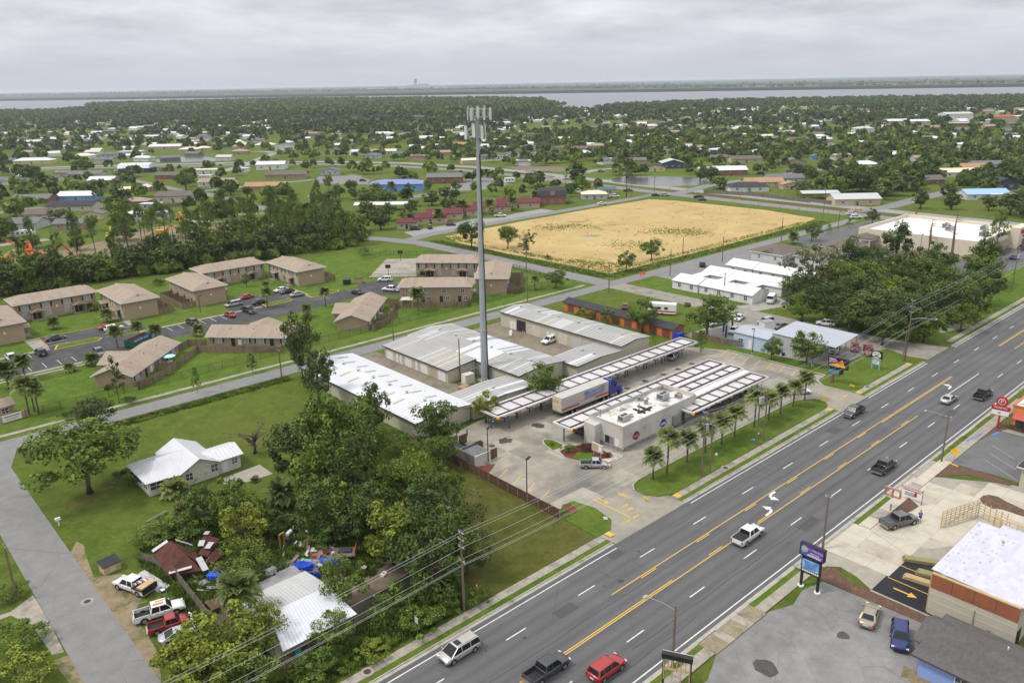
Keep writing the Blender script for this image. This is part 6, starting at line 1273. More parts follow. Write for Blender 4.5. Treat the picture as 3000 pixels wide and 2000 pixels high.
junk('paddling_pool','small blue round paddling pool in the fenced yard','paddling pool',117.0,185.0,0,[('wall',MB().cyl(0,0,0,.3,.9,.95,n=14),P('pool_blue',(.1,.3,.55))),('water',MB().cyl(0,0,.3,.31,.8,n=14),LBLUEW)])
junk('garden_tent','cream gazebo canopy over a car behind the left-of-tower block','gazebo',127.4,186.2,R(-45),[('canopy',hip_roof(-1.8,1.8,-1.6,1.6,2.2,.7,.1),CREAM),('post',MB().box(-1.7,-1.5,0,-1.62,-1.42,2.2).box(1.62,-1.5,0,1.7,-1.42,2.2).box(-1.7,1.42,0,-1.62,1.5,2.2).box(1.62,1.42,0,1.7,1.5,2.2),WHITEPT)])
for k,(x,y,m_,lab)in enumerate(((129.2,222.6,BLACK,'black dumpster at the end of the apartment car park'),(133.0,221.6,M('tan_bin',(.36,.26,.13),.7),'tan dumpster beside the black one in the apartment car park'))):
 junk('dumpster',lab,'dumpster',x,y,R(-45),[('bin',B(-1.1,-.9,.1,1.1,.9,1.6),m_),('lid',B(-1.15,-.95,1.603,1.15,.95,1.7),BLACK)])
for k,(x,y,lab)in enumerate(((161.5,239.0,'black basketball hoop at the far end of the court'),(145.0,222.4,'black basketball hoop at the near end of the court'))):
 junk('basketball_hoop',lab,'basketball hoop',x,y,IMG,[('pole',MB().cyl(0,.4,0,3.4,.08,n=6),BLACK),('backboard',B(-.9,.2,2.7,.9,.26,3.9),BLACK),('rim',MB().cyl(0,-.1,3.0,3.04,.25,n=10),REDP)])
for k,(x,y)in enumerate(((139.6,145.4),(138.6,143.8),(137.8,142.4),(54.6,68.2))):
 junk('traffic_cone',('orange traffic cone in the storage yard, %s from the open door'%ORD[k])if k<3 else 'orange traffic cone on the vacant lot near the utility pole','cone',x-(5 if k<3 else 0),y,0,[('cone',MB().cyl(0,0,.05,.8,.18,.03,n=8),ORANGEP),('base',B(-.25,-.25,0,.25,.25,.05),ORANGEP),('band',MB().cyl(0,0,.4,.55,.115,.085,n=8),WHITEPT)])
junk('notice_board','small white A-frame notice in the storage yard','sign',129.8,144.3,R(-70),[('panel',MB().bar((0,-.3,0),(0,0,1.3),.8,.05),WHITEPT),('panel',MB().bar((0,.3,0),(0,.06,1.3),.8,.05),WHITEPT)])
# vehicles
def paint(name,col,metal=.25,rough=.32):
 if 'car_'+name in MATS:return MATS['car_'+name]
 m,nt,b=new_mat('car_'+name);b.inputs['Base Color'].default_value=(*col,1);b.inputs['Metallic'].default_value=metal;b.inputs['Roughness'].default_value=rough
 b.inputs['Coat Weight'].default_value=.5;b.inputs['Coat Roughness'].default_value=.08;return m
PAINT={k:paint(k,c,m)for k,c,m in(('white',(.66,.66,.64),0),('black',(.012,.012,.014),.2),('charcoal',(.055,.058,.064),.4),('silver',(.42,.43,.44),.5),('grey',(.16,.17,.18),.5),('red',(.33,.022,.018),.15),('maroon',(.13,.02,.022),.3),('navy',(.018,.028,.13),.4),('blue',(.02,.035,.3),.2),('gold',(.33,.28,.20),.5),('beige',(.40,.36,.29),.4),('champagne',(.46,.44,.39),.45),('brown',(.09,.07,.055),.4),('orange',(.55,.10,.015),.05),('greygreen',(.13,.135,.125),.45),('fadedred',(.27,.04,.028),.1),('tanwhite',(.55,.53,.47),0))}
TYRE=M('tyre_rubber',(.012,.012,.012),.8,.1,5);RIM=M('wheel_rim',(.34,.34,.35),.35,.1,5,metal=.6);CARGLASS=M('car_glass',(.012,.014,.017),.1,0,1,spec=.35)
HEADL=M('headlight',(.62,.64,.66),.15,0);TAILL=M('tail_light',(.30,.012,.010),.25,0);CHROME=M('chrome',(.5,.5,.5),.2,0,metal=.8);LINER=M('bed_liner',(.02,.02,.021),.8,.2,4);PLATE=M('number_plate',(.6,.6,.58),.5,0)
def body_loft(st):
 mb=MB();n=10
 for x,hw,zb,zt in st:
  r=min(.14,(zt-zb)*.3);mb.v+=[(x,-hw*.88,zb),(x,-hw,zb+.16),(x,-hw,zt-r*1.6),(x,-hw+.05,zt-r*.5),(x,-hw*.82,zt),(x,hw*.82,zt),(x,hw-.05,zt-r*.5),(x,hw,zt-r*1.6),(x,hw,zb+.16),(x,hw*.88,zb)]
 m=len(st)
 mb.f+=[(i*n+k,(i+1)*n+k,(i+1)*n+(k+1)%n,i*n+(k+1)%n)for i in range(m-1)for k in range(n)]
 mb.f+=[tuple(range(n)),tuple(range(m*n-1,(m-1)*n-1,-1))]
 mb.f=[tuple(reversed(f))for f in mb.f];return mb
def greenhouse(xa,xb,xc,xd,z0,z1,w0,w1):
 """xa rear base, xb rear top, xc front top, xd front base"""
 return[(xa,-w0,z0),(xd,-w0,z0),(xd,w0,z0),(xa,w0,z0),(xb,-w1,z1),(xc,-w1,z1),(xc,w1,z1),(xb,w1,z1)]
CARS={}
def car_def(kind):
 if kind in CARS:return CARS[kind]
 P_=[];W=.92
 if kind in('sedan','coupe'):
  L,H,gh,zs,wx,wr,W=4.8,1.45,(-1.75,-1.0,.35,1.25),.92,(-1.4,1.45),.33,.9
  st=[(-2.4,.78,.35,.82),(-2.25,.86,.28,.95),(-1.7,.9,.22,.98),(-.5,.91,.2,.95),(.9,.91,.2,.95),(1.5,.9,.22,.9),(2.1,.86,.26,.78),(2.38,.74,.32,.66)]
  if kind=='coupe':gh=(-1.9,-.7,.2,1.1)
 elif kind=='suv':
  L,H,gh,zs,wx,wr,W=4.8,1.78,(-2.25,-1.95,.45,1.2),1.08,(-1.4,1.45),.38,.95
  st=[(-2.38,.86,.4,1.02),(-2.25,.93,.32,1.12),(-1.2,.95,.28,1.12),(.9,.95,.28,1.1),(1.5,.94,.3,1.06),(2.15,.9,.34,.95),(2.38,.78,.4,.8)]
 elif kind=='van':
  L,H,gh,zs,wx,wr,W=5.1,1.75,(-2.45,-2.2,.75,1.75),1.02,(-1.5,1.55),.36,.99
  st=[(-2.52,.9,.35,.98),(-2.4,.97,.28,1.06),(-1.2,.99,.25,1.06),(1.2,.99,.25,1.04),(1.8,.96,.28,.98),(2.35,.88,.32,.8),(2.52,.76,.36,.66)]
 elif kind=='cargo':
  L,H,gh,zs,wx,wr,W=5.8,2.5,(-2.85,-2.8,1.35,2.1),1.2,(-1.75,1.9),.36,1.0
  st=[(-2.88,.96,.4,1.15),(-2.7,1.0,.32,1.24),(1.4,1.0,.3,1.22),(2.1,.98,.32,1.15),(2.7,.9,.36,.95),(2.88,.8,.42,.8)]
 else:
  L,H,gh,zs,wx,wr,W=5.8,1.88,(-.95,-.75,.85,1.5),1.15,(-1.75,1.85),.42,.98
  if kind=='smallpickup':L,H,gh,zs,wx,wr,W=5.0,1.62,(-.55,-.4,.65,1.2),.98,(-1.5,1.5),.36,.87
  h_=L/2;zs_=zs
  st=[(-.98 if kind=='pickup' else-.58,W-.02,.4,zs),(-.5,W,.38,zs+.02),(1.0,W,.38,zs),(1.5,W,.4,zs-.02),(h_-.45,W-.03,.42,zs-.1),(h_-.1,W-.08,.46,zs-.22),(h_,W-.16,.5,zs-.36)]
  if kind=='smallpickup':st=[(x*(.86 if x>0 else 1),w,z-.06,zz)for x,w,z,zz in st]
 P_.append(('body',body_loft(st).mesh('body',True),'paint',None))
 w0,w1=W-.07,W-.24
 if kind=='cargo':w0,w1=W-.02,W-.1
 G_=greenhouse(*gh,zs-.03,H-.06,w0,w1)
 P_.append(('windows',MB().add([(x,y*.985,z)for x,y,z in G_],[(3,2,1,0),(4,5,6,7),(0,1,5,4),(1,2,6,5),(2,3,7,6),(3,0,4,7)]).mesh('windows'),'glass',None))
 rf=MB();xa,xb,xc,xd=gh;e=.05
 rf.add([(xb-e,-w1-.02,H-.075),(xc+e,-w1-.02,H-.075),(xc+e,w1+.02,H-.075),(xb-e,w1+.02,H-.075),(xb+.1,-w1+.12,H),(xc-.12,-w1+.12,H),(xc-.12,w1-.12,H),(xb+.1,w1-.12,H)],[(3,2,1,0),(4,5,6,7),(0,1,5,4),(1,2,6,5),(2,3,7,6),(3,0,4,7)])
 P_.append(('roof',rf.mesh('roof',False),'paint',None))
 pl=MB();pw=.09
 for s_ in(-1,1):
  pl.bar((xd,s_*w0,zs-.05),(xc,s_*w1,H-.06),pw,.05);pl.bar((xa,s_*w0,zs-.05),(xb,s_*w1,H-.06),pw*(2.2 if kind in('sedan','suv','van')else 1.4),.05)
  bs={'sedan':(-.25,),'coupe':(-.3,),'suv':(-.15,-1.25),'van':(.25,-1.0),'cargo':(.9,),'pickup':(.1,),'smallpickup':(.12,)}[kind]
  for bx in bs:pl.bar((bx,s_*w0,zs-.05),(bx,s_*(w1+.012),H-.06),.1,.05)
  if kind=='cargo':pl.add([(xa,s_*w0*1.005,zs),(.85,s_*w0*1.005,zs),(.85,s_*w1*1.03,H-.07),(xb,s_*w1*1.03,H-.07)],[(0,1,2,3)])
 if kind=='cargo':pl.add([(xa-.03,-w0,zs),(xa-.03,w0,zs),(xb-.03,w1,H-.9),(xb-.03,-w1,H-.9)],[(0,1,2,3)])
 P_.append(('pillars',pl.mesh('pillars'),'paint',None))
 if 'pickup' in kind:
  h_=L/2;x0,x1=-h_+.06,st[0][0]-.03;bd=MB();zt=zs+.02
  bd.box(x0,-W,.45,x1,-W+.08,zt);bd.box(x0,W-.08,.45,x1,W,zt);bd.box(x0,-W+.082,.45,x0+.07,W-.082,zt-.02)
  P_.append(('bed',bd.mesh('bed'),'paint',None));P_.append(('bed_liner',MB().box(x0+.071,-W+.081,.5,x1,W-.081,.66).box(x1-.05,-W+.09,.662,x1,W-.09,zt-.03).mesh('bed_liner'),'liner',None))
  P_.append(('rear_bumper',B(-h_-.1,-W+.05,.42,-h_+.055,W-.05,.62).mesh('bumper'),'chrome',None));P_.append(('front_bumper',B(h_-.12,-W+.1,.4,h_+.08,W-.1,.62).mesh('bumper'),'chrome',None));zl=zs-.35;xr=-h_+.05
 else:zl=zs-.22;xr=-L/2+.06;P_.append(('number_plate',B(xr-.09,-.26,.62,xr-.03,.26,.76).mesh('plate'),'plate',None))
 fx=L/2-.1
 for s_ in(-1,1):
  P_.append(('headlight',B(fx-.16,s_*(W-.22)-.16,zs-.36,fx+.045,s_*(W-.22)+.16,zs-.2).mesh('headlight'),'head',None));P_.append(('tail_light',B(xr-.04,s_*(W-.13)-.1,zl-.12,xr+.12,s_*(W-.13)+.1,zl+.2).mesh('tail_light'),'tail',None));P_.append(('mirror',B(xd-.25,s_*(W+.02)-(.16 if s_<0 else 0),zs-.02,xd-.12,s_*(W+.02)+(.16 if s_>0 else 0),zs+.16).mesh('mirror'),'paint',None))
 P_.append(('grille',B(L/2-.13,-.5,zs-.55,L/2+.015,.5,zs-.38).mesh('grille'),'black',None))
 hl=MB();[hl.box(a,s_*W-.012,zs-.2,a+.2,s_*W+.012,zs-.15)for a in(-.35,.55)for s_ in(-1,1)];P_.append(('door_handles',hl.mesh('handles'),'black',None))
 wm=MB();n=14
 vs=[(wr*math.cos(2*math.pi*i/n),-.11,wr*math.sin(2*math.pi*i/n))for i in range(n)]+[(wr*math.cos(2*math.pi*i/n),.11,wr*math.sin(2*math.pi*i/n))for i in range(n)]
 wm.add(vs,[tuple(range(n)),tuple(range(2*n-1,n-1,-1))]+[(i,n+i,n+(i+1)%n,(i+1)%n)for i in range(n)]);tyre=wm.mesh('tyre')
 rmsh=disc(wr*.62,.02,10);rmsh=rmsh.mesh('rim')
 ar=MB();[ar.add([(a+(wr+.07)*math.cos(t_),s_*(W+.004),wr+(wr+.07)*math.sin(t_))for t_ in[math.pi*k/8 for k in range(9)]]+[(a+(wr+.07),s_*(W+.004),wr*.6),(a-wr-.07,s_*(W+.004),wr*.6)][::-1],[tuple(range(11))])for a in wx for s_ in(-1,1)]
 P_.append(('wheel_arches',ar.mesh('wheel_arch'),'black',None))
 CARS[kind]=(P_,tyre,rmsh,wx,wr,W);return CARS[kind]
KEYS={'glass':CARGLASS,'black':BLACK,'head':HEADL,'tail':TAILL,'chrome':CHROME,'liner':LINER,'plate':PLATE}
KIND_NAME={'sedan':'car','coupe':'car','suv':'suv','van':'minivan','cargo':'cargo_van','pickup':'pickup_truck','smallpickup':'pickup_truck'}
def place_car(kind,col,x,y,head,label,group=None,far=False,z=0.03):
 P_,tyre,rim,wx,wr,W=car_def(kind);nm=KIND_NAME[kind]
 t=thing(nm,label,nm.replace('_',' '),(x,y,z),R(head),group)
 for nm_,me,key,_ in P_:
  if far and nm_ in('door_handles','number_plate','grille','mirror','wheel_arches'):continue
  if key=='paint':tag(obj(nm_,me,PAINT[col],t,mat_on_obj=True),kind='stuff' if nm_=='pillars' else None)
  else:obj(nm_,me,KEYS[key],t)
 for a in wx:
  for s_ in(-1,1):
   w_=obj('wheel',tyre,TYRE,t,(a,s_*(W-.1),wr),0 if s_<0 else math.pi)
   if not far:obj('rim',rim,RIM,w_,(0,-.112,0))
 return t
RG,AG,FG='vehicles on the main road','cars in the apartment car park','vehicles far off'
for a in[('pickup','white',89.4,50.6,0,'white pickup with dark bed cover in the middle of the main road',RG),('pickup','charcoal',123.5,46.6,0,'charcoal pickup driving along the near lane past the building site',RG),('pickup','charcoal',141.8,60.4,180,'charcoal pickup on the far lane in front of the palm trees',RG),('sedan','silver',161.0,50.4,0,'silver saloon car on the main road beyond the arrows',RG),('pickup','black',168.2,46.6,0,'black pickup on the main road near the red emblem sign',RG),('van','champagne',45.2,60.0,180,'champagne minivan with a sunroof in the far lane beside the pavement',RG),('pickup','charcoal',50.2,51.0,0,'dark pickup cut by the bottom edge of the picture',RG),('suv','red',55.0,46.6,0,'red estate car on the near lane at the bottom edge',RG),('pickup','greygreen',108.2,37.7,-22,'grey-green pickup with folding bed cover on the pale plaza'),('sedan','gold',84.4,31.1,14,'gold saloon parked on the grey lot next to the mulch strip'),('suv','navy',83.0,27.0,203,'dark blue estate car parked by the blue house'),('pickup','white',22.9,90.9,-13,'white pickup with ladder rack and rusty roof beside the side street'),('smallpickup','red',23.0,87.7,-13,'small red pickup parked on the verge by the side street'),('coupe','silver',23.2,84.8,-14,'silver coupe half under the yellow-green tree'),('suv','charcoal',22.6,81.4,-14,'dark estate car nearly hidden under the yellow-green tree'),('smallpickup','silver',90.4,80.2,-44,'silver pickup waiting at the drive-through menu sign'),('suv','silver',144.0,104.2,20,'silver estate car under the end of the long canopy'),('sedan','white',144.4,73.0,-38,'white saloon between the palms at the exit of the drive-in'),('sedan','charcoal',98.6,90.2,-90,'dark car parked under the canopy behind the restaurant'),('sedan','maroon',138.8,79.6,80,'maroon car under the palm-side canopy'),('suv','white',132.2,132.8,186,'white estate car in the yard between the storage sheds'),('smallpickup','white',181.6,110.6,195,'white pickup on the grass beside the gravel alley'),('pickup','white',173.2,112.0,165,'white pickup behind the blue lift posts'),('smallpickup','white',170.9,105.4,195,'white pickup in front of the plank fence of the repair yard'),('suv','silver',183.2,103.8,170,'silver estate car behind the white box container'),('sedan','grey',182.2,99.0,170,'grey saloon behind the repair shop roof'),('suv','white',192.4,92.0,112,'boxy white estate car parked on the alley'),('cargo','white',203.4,113.9,20,'tall white cargo van beside the white apartments'),('suv','black',205.6,109.4,20,'black jeep half hidden behind the tan dumpster'),('smallpickup','fadedred',179.2,77.9,205,'faded red pickup beside the open shelter'),('pickup','fadedred',178.6,74.4,210,'red and brown pickup on the lawn behind the repair shop sign'),('coupe','charcoal',44.2,225.6,0,'dark grey coupe alone in the bay beside the front lawn',AG),('sedan','red',57.2,226.6,8,'red car next to the white estate car in the apartment car park',AG),('suv','white',57.9,223.3,5,'white estate car next to the red car in the apartment car park',AG),('suv','black',38.3,214.8,92,'black estate car beside the white pickup in the apartment car park',AG),('pickup','white',32.1,214.9,92,'white pickup at the left end of the apartment car park',AG),('pickup','grey',48.6,204.4,-88,'grey pickup tucked behind the parasol flats',AG),('suv','brown',75.3,214.4,92,'brown estate car by the long pavement of the car park',AG),('sedan','red',86.0,213.8,92,'red car beside the black pickup in the car park',AG),('pickup','black',91.4,213.8,-88,'black pickup next to the yellow-kerbed island',AG),('sedan','red',97.6,229.2,182,'red saloon in the bay below the end-on block',AG),('van','silver',91.4,223.8,182,'silver minivan by the lawn in the car park',AG),('sedan','black',98.0,220.4,2,'black saloon beside the island palm',AG),('sedan','white',109.6,229.6,182,'white saloon next to a black car in the upper bay',AG),('sedan','black',109.8,226.3,182,'black saloon next to the white car in the upper bay',AG),('sedan','beige',110.4,220.6,2,'beige saloon near the curved island of the upper bay',AG),('suv','white',140.1,217.0,135,'white jeep beside the basketball court',AG),('pickup','white',134.0,204.4,120,'white pickup beside the left-of-tower block',AG),('sedan','black',124.6,209.4,100,'black car near the paddling-pool flats',AG),('suv','silver',161.6,181.0,-42,'silver car behind the fence at the tower-side block',AG)]:
 place_car(*a)
# extras on single vehicles
def add_to(label,parts):
 t=[o for o in COL.objects if o.get('label')==label][0]
 for nm,mb,m_ in parts:obj(nm,mb,m_,t)
add_to('white pickup with dark bed cover in the middle of the main road',[('bed_cover',B(-2.82,-.9,1.12,-1.02,.9,1.2),LINER),('skirt',MB().box(-1,-1.0,.4,1.2,-.985,.62).box(-1,.985,.4,1.2,1.0,.62),PAINT['gold'])])
add_to('grey-green pickup with folding bed cover on the pale plaza',[('bed_cover',B(-2.8+.46*k,-.9,1.13+.01*(k%2),-2.36+.46*k,.9,1.22),PAINT['charcoal'])for k in range(4)])
add_to('champagne minivan with a sunroof in the far lane beside the pavement',[('sunroof',B(-.1,-.45,1.752,.6,.45,1.765),CARGLASS),('roof_rail',MB().box(-2.0,-.7,1.75,.5,-.66,1.8).box(-2.0,.66,1.75,.5,.7,1.8),CHROME)])
add_to('white pickup with ladder rack and rusty roof beside the side street',[('ladder_rack',MB().box(-2.75,-.95,1.1,-2.7,-.9,1.9).box(-2.75,.9,1.1,-2.7,.95,1.9).box(-2.75,-.95,1.85,-2.7,.95,1.9).box(-1.1,.9,1.85,-2.7,.95,1.9),GREYMET),('rust_patch',MB().box(-.6,-.5,1.882,.6,-.1,1.886).box(-.3,.1,1.882,.7,.4,1.886),M('rust_stain',(.38,.2,.06),.9,.3,5))])
# flatbed with building material
t=place_car('pickup','white',22.4,98.6,112,'white flatbed pickup loaded with red and yellow building material')
obj('flatbed',B(-3.0,-1.15,1.17,-1.0,1.15,1.3),BLACK,t);obj('tail_board',B(-3.05,-1.15,.7,-3.002,1.15,1.5),BLACK,t);obj('load',MB().box(-2.9,-1.0,1.303,-1.9,1.0,1.55),NEWWOOD,t);rr=random.Random(3)
for k in range(9):obj('load_piece',MB().bar((-1.9+.09*k,-.9+.2*k,1.4),(-1.2+.02*k,-.6+.17*k,1.5+.1*(k%3)),.25,.18),(REDP,WHITEPT,GREYMET)[k%3],t)
# articulated delivery lorry
t=thing('delivery_lorry','articulated delivery lorry with a grey trailer and blue cab between the canopies','lorry',(100.9,99.3,.045));TR=M('trailer_skin',(.44,.445,.45),.5,.05,.7,dirt=(.38,.36,.32),dscale=.3)
tr=obj('trailer',B(0,-1.28,1.15,13.4,1.28,4.05),TR,t);obj('trailer_roof',B(-.03,-1.3,4.052,13.43,1.3,4.12),M('trailer_roof',(.43,.42,.39),.7,.06,.8),tr);obj('red_stripe',B(.02,-1.30,1.55,13.3,-1.282,1.95),P('stripe_red',(.5,.07,.02)),tr);obj('frame_rail',B(.5,-.9,.95,13.0,.9,1.148),BLACK,t)
lt=text(tr,'MERCHANTS',.85,(8.6,-1.31,3.25),0,BLUEPT,1.05,.008);lt.data.shear=.25;lt=text(tr,'FOODSERVICE',.8,(9.0,-1.31,2.5),0,BLUEPT,1.05,.008);lt.data.shear=.25
em=obj('emblem',disc(.62,.015,18),P('emblem_orange',(.75,.33,.03)),tr,(5.2,-1.284,2.9));obj('emblem_centre',disc(.38,.01,14),WHITEPT,em,(0,-.016,0));obj('emblem_dot',disc(.18,.01,10),REDP,em,(0,-.027,0));obj('worn_panel',B(6.4,-1.288,2.1,7.4,-1.281,3.95),HVAC,tr);obj('vent_panel',B(11.2,-1.3,2.3,12.3,-1.281,3.9),HVAC,tr)
for k in range(4):obj('vent_slat',B(11.25,-1.32,2.45+.36*k,12.25,-1.302,2.7+.36*k),GREYMET,tr)
m_,nt_,b_s=new_mat('rear_print');lnk(nt_,ramp(nt_,noise(nt_,opos(nt_),1.1,4),[(.3,(.42,.3,.12)),(.5,(.6,.55,.4)),(.65,(.3,.08,.04)),(.8,(.5,.3,.1))]),b_s.inputs['Base Color']);obj('rear_doors',B(-.04,-1.2,1.25,-.002,1.2,3.98),m_,tr);obj('rear_bumper',B(-.1,-1.2,.55,0,1.2,.75),BLACK,t);obj('white_line',B(4.8,-1.312,1.62,9.4,-1.301,1.82),WHITEPT,tr)
big=MB();n=14;vs=[(.5*math.cos(2*math.pi*i/n),-.3,.5*math.sin(2*math.pi*i/n))for i in range(n)]+[(.5*math.cos(2*math.pi*i/n),.3,.5*math.sin(2*math.pi*i/n))for i in range(n)];big.add(vs,[tuple(range(n)),tuple(range(2*n-1,n-1,-1))]+[(i,n+i,n+(i+1)%n,(i+1)%n)for i in range(n)]);bigm=big.mesh('wheel');rimm=disc(.3,.02,10).mesh('rim')
for x in(2.9,4.2,12.1,13.4,17.3):
 for s_ in(-1,1):w_=obj('wheel',bigm,TYRE,t,(x,s_*.98,.5),0 if s_<0 else math.pi);obj('rim',rimm,RIM,w_,(0,-.302,0))
cb=PAINT['blue'];obj('cab',MB().box(14.3,-1.15,.9,16.2,1.15,3.2).add([(14.3,-1.1,3.202),(16.1,-1.1,3.202),(16.1,1.1,3.202),(14.3,1.1,3.202),(14.3,-1.0,4.0),(14.8,-1.0,4.0),(14.8,1.0,4.0),(14.3,1.0,4.0)],[(4,5,6,7),(0,1,5,4),(1,2,6,5),(2,3,7,6),(3,0,4,7)]),cb,t);obj('bonnet',MB().add([(16.2,-.9,.9),(18.2,-.75,.9),(18.2,.75,.9),(16.2,.9,.9),(16.2,-.9,2.3),(18.1,-.7,1.85),(18.1,.7,1.85),(16.2,.9,2.3)],[(3,2,1,0),(4,5,6,7),(0,1,5,4),(1,2,6,5),(2,3,7,6),(3,0,4,7)]),cb,t);obj('windscreen',B(16.19,-1.0,2.35,16.23,1.0,3.1),CARGLASS,t);obj('side_window',B(15.2,-1.17,2.3,16.0,-1.152,3.0),CARGLASS,t);obj('wing',MB().box(16.7,-1.2,.9,18.0,-.85,1.25).box(16.7,.85,.9,18.0,1.2,1.25),cb,t);obj('fuel_tank',MB().box(14.2,-1.15,.45,16.4,-.75,.85),CHROME,t);obj('chassis',B(11.5,-.5,.55,18.0,.5,.9),BLACK,t);obj('headlight',MB().box(18.15,-.85,1.0,18.25,-.6,1.25).box(18.15,.6,1.0,18.25,.85,1.25),HEADL,t);obj('exhaust_stack',MB().cyl(14.2,-1.0,.9,4.2,.07,n=6),CHROME,t)
# green box truck
t=thing('box_truck','white cab truck with a green lettered box under the grey shelter','truck',(174.6,80.6,0),R(200));obj('box',B(-3.2,-1.1,1.0,1.0,1.1,3.2),GREENP,t);obj('cab',MB().box(1.15,-1.0,.6,2.3,1.0,2.2).box(2.3,-.95,.6,3.3,.95,1.35),WHITEPT,t);obj('windscreen',MB().bar((2.33,0,1.4),(2.28,0,2.15),1.8,.05),CARGLASS,t);obj('side_window',MB().box(1.4,-1.02,1.4,2.2,-1.002,2.05).box(1.4,1.002,1.4,2.2,1.02,2.05),CARGLASS,t)
for k in range(4):obj('text_line',B(-2.9+.2*k,1.102,2.8-.42*k,.6-.3*(k%2),1.115,3.0-.42*k),WHITEPT,t)
for x in(-2.0,2.3):
 for s_ in(-1,1):obj('wheel',car_def('pickup')[1],TYRE,t,(x,s_*.95,.42))
obj('grille',B(3.3,-.7,.7,3.33,.7,1.2),BLACK,t)
# orange junk truck
t=thing('junk_truck','derelict orange flatbed truck sunk among the junk','truck',(44.4,86.9,0),R(142));obj('bonnet',body_loft([(.8,.95,.5,1.35),(1.6,.95,.5,1.3),(2.4,.85,.55,1.15),(2.6,.7,.6,1.0)]).mesh('bonnet',True),PAINT['orange'],t);obj('cab_floor',B(-.2,-.95,.5,.8,.95,1.1),PAINT['orange'],t);obj('flatbed',B(-3.4,-1.1,.95,-.25,1.1,1.1),OLDWOOD,t);obj('headboard',B(-3.5,-1.1,.9,-3.4,1.1,2.0),PAINT['orange'],t);obj('cloth',MB().bar((1.4,-.8,1.38),(1.2,.9,1.42),.5,.05),WHITEPT,t);obj('debris',MB().box(-2.8,-.8,1.103,-1.0,.3,1.35).box(-.1,-.5,1.103,.5,.6,1.5),MATS['dark_junk'],t)
for x in(-2.2,1.8):
 for s_ in(-1,1):obj('wheel',car_def('pickup')[1],TYRE,t,(x,s_*.9,.42))
# motorhomes, trailers and site machines
def boxy(name,label,cat,x,y,rz,L,W,H,m_,stripe=None,cabw=0):
 t=thing(name,label,cat,(x,y,0),rz);obj('body',B(-L/2,-W/2,.45,L/2,W/2,H),m_,t);obj('roof',B(-L/2-.03,-W/2-.03,H+.002,L/2+.03,W/2+.03,H+.1),WHITEPT,t)
 for s_ in(-1,1):
  for k in range(int(L/2)):obj('window',B(-L/2+.6+1.9*k,s_*(W/2+.012)-.01,H*.52,-L/2+1.6+1.9*k,s_*(W/2+.012)+.01,H*.78),GLASS,t)
  if stripe:obj('stripe',B(-L/2+.1,s_*(W/2+.012)-.008,H*.3,L/2-.1,s_*(W/2+.012)+.008,H*.42),stripe,t)
  for k in(-L*.15,L*.02):obj('wheel',car_def('sedan')[1],TYRE,t,(k,s_*(W/2-.08),.33))
 return t
boxy('motorhome','white motorhome with red and grey swirls parked behind the orange units','motorhome',172.0,128.8,R(-60),7.5,2.4,3.0,WHITEPT,REDP)
boxy('travel_trailer','long white travel trailer on the lawn at the left edge of the woods','trailer',*(75.1,404.7),IMG+R(12),9.5,2.5,3.0,WHITEPT,GREYMET)
boxy('travel_trailer','white travel trailer below the lone oak near the tan-roofed bungalows','trailer',*(223.7,567.3),IMG,9,2.5,3.0,WHITEPT,GREYMET)
boxy('box_van','white box truck parked beside the highway behind the dark shop','truck',*(346.3,383.4),IMG+R(10),6.5,2.4,3.2,WHITEPT)
def machine(label,x,y,rz,m_,s_=1.0,boom=True):
 t=thing('excavator',label,'excavator',(x,y,0),rz,'machines in the plant yard');tr_=MB()
 for q in(-1,1):tr_.box(-2.0*s_,q*1.1*s_-.35*s_,0,2.0*s_,q*1.1*s_+.35*s_,.9*s_)
 obj('tracks',tr_,BROWNTRIM,t);obj('body',MB().box(-2.0*s_,-1.3*s_,1.0*s_,1.0*s_,1.3*s_,2.3*s_),m_,t);obj('cab',B(1.01*s_,-.2*s_,1.0*s_,2.2*s_,1.2*s_,2.9*s_),m_,t);obj('cab_window',B(2.2*s_,-.1*s_,1.9*s_,2.24*s_,1.1*s_,2.7*s_),GLASS,t)
 if boom:obj('boom',MB().bar((1.2*s_,-.6*s_,1.8*s_),(4.6*s_,-.6*s_,4.6*s_),.5*s_,.6*s_),m_,t);obj('arm',MB().bar((4.6*s_,-.6*s_,4.6*s_),(6.6*s_,-.6*s_,2.0*s_),.4*s_,.45*s_),m_,t);obj('bucket',B(6.0*s_,-1.1*s_,1.0*s_,7.0*s_,-.1*s_,2.0*s_),BROWNTRIM,t)
PLANTO=M('plant_orange',(.50,.10,.02),.6,.25,1);PLANTY=M('plant_yellow',(.55,.31,.03),.6,.2,1)
for k,(c,rz,m_,lab,sz)in enumerate([((65.5,342.5),IMG+2.4,PLANTO,'rusty orange crane machine nearest the woods edge',1.5),((69.4,340.2),IMG+.3,PLANTO,'rusty orange machine beside the crane machine',1.3),((55.5,345.8),IMG,PLANTY,'yellow machine at the left edge of the plant yard',1.1),((99.4,365.5),IMG+2,PLANTY,'yellow excavator behind the pines on the left of the yard',1.1),((119.7,360.7),IMG,PLANTY,'yellow excavator in the middle of the plant yard',1.1),((138.1,382.0),IMG+2.5,PLANTY,'yellow excavator on the far side of the plant yard',1.2),((152.3,348.6),IMG,PLANTY,'yellow machine at the right end of the plant yard',1.2),((190.2,396.2),IMG+2.6,PLANTO,'orange crane with raised boom at the lane',1.4)]):machine(lab,*c,rz,m_,sz)
t=thing('lattice_boom','long orange lattice crane boom slanting over the rusty machines','crane boom',(*(65.8,345.2),0),IMG);lb=MB()
for z in(0,.7):lb.bar((-9,-.35,7.5+z),(0,-.35,2.4+z),.14,.14);lb.bar((-9,.35,7.5+z),(0,.35,2.4+z),.14,.14)
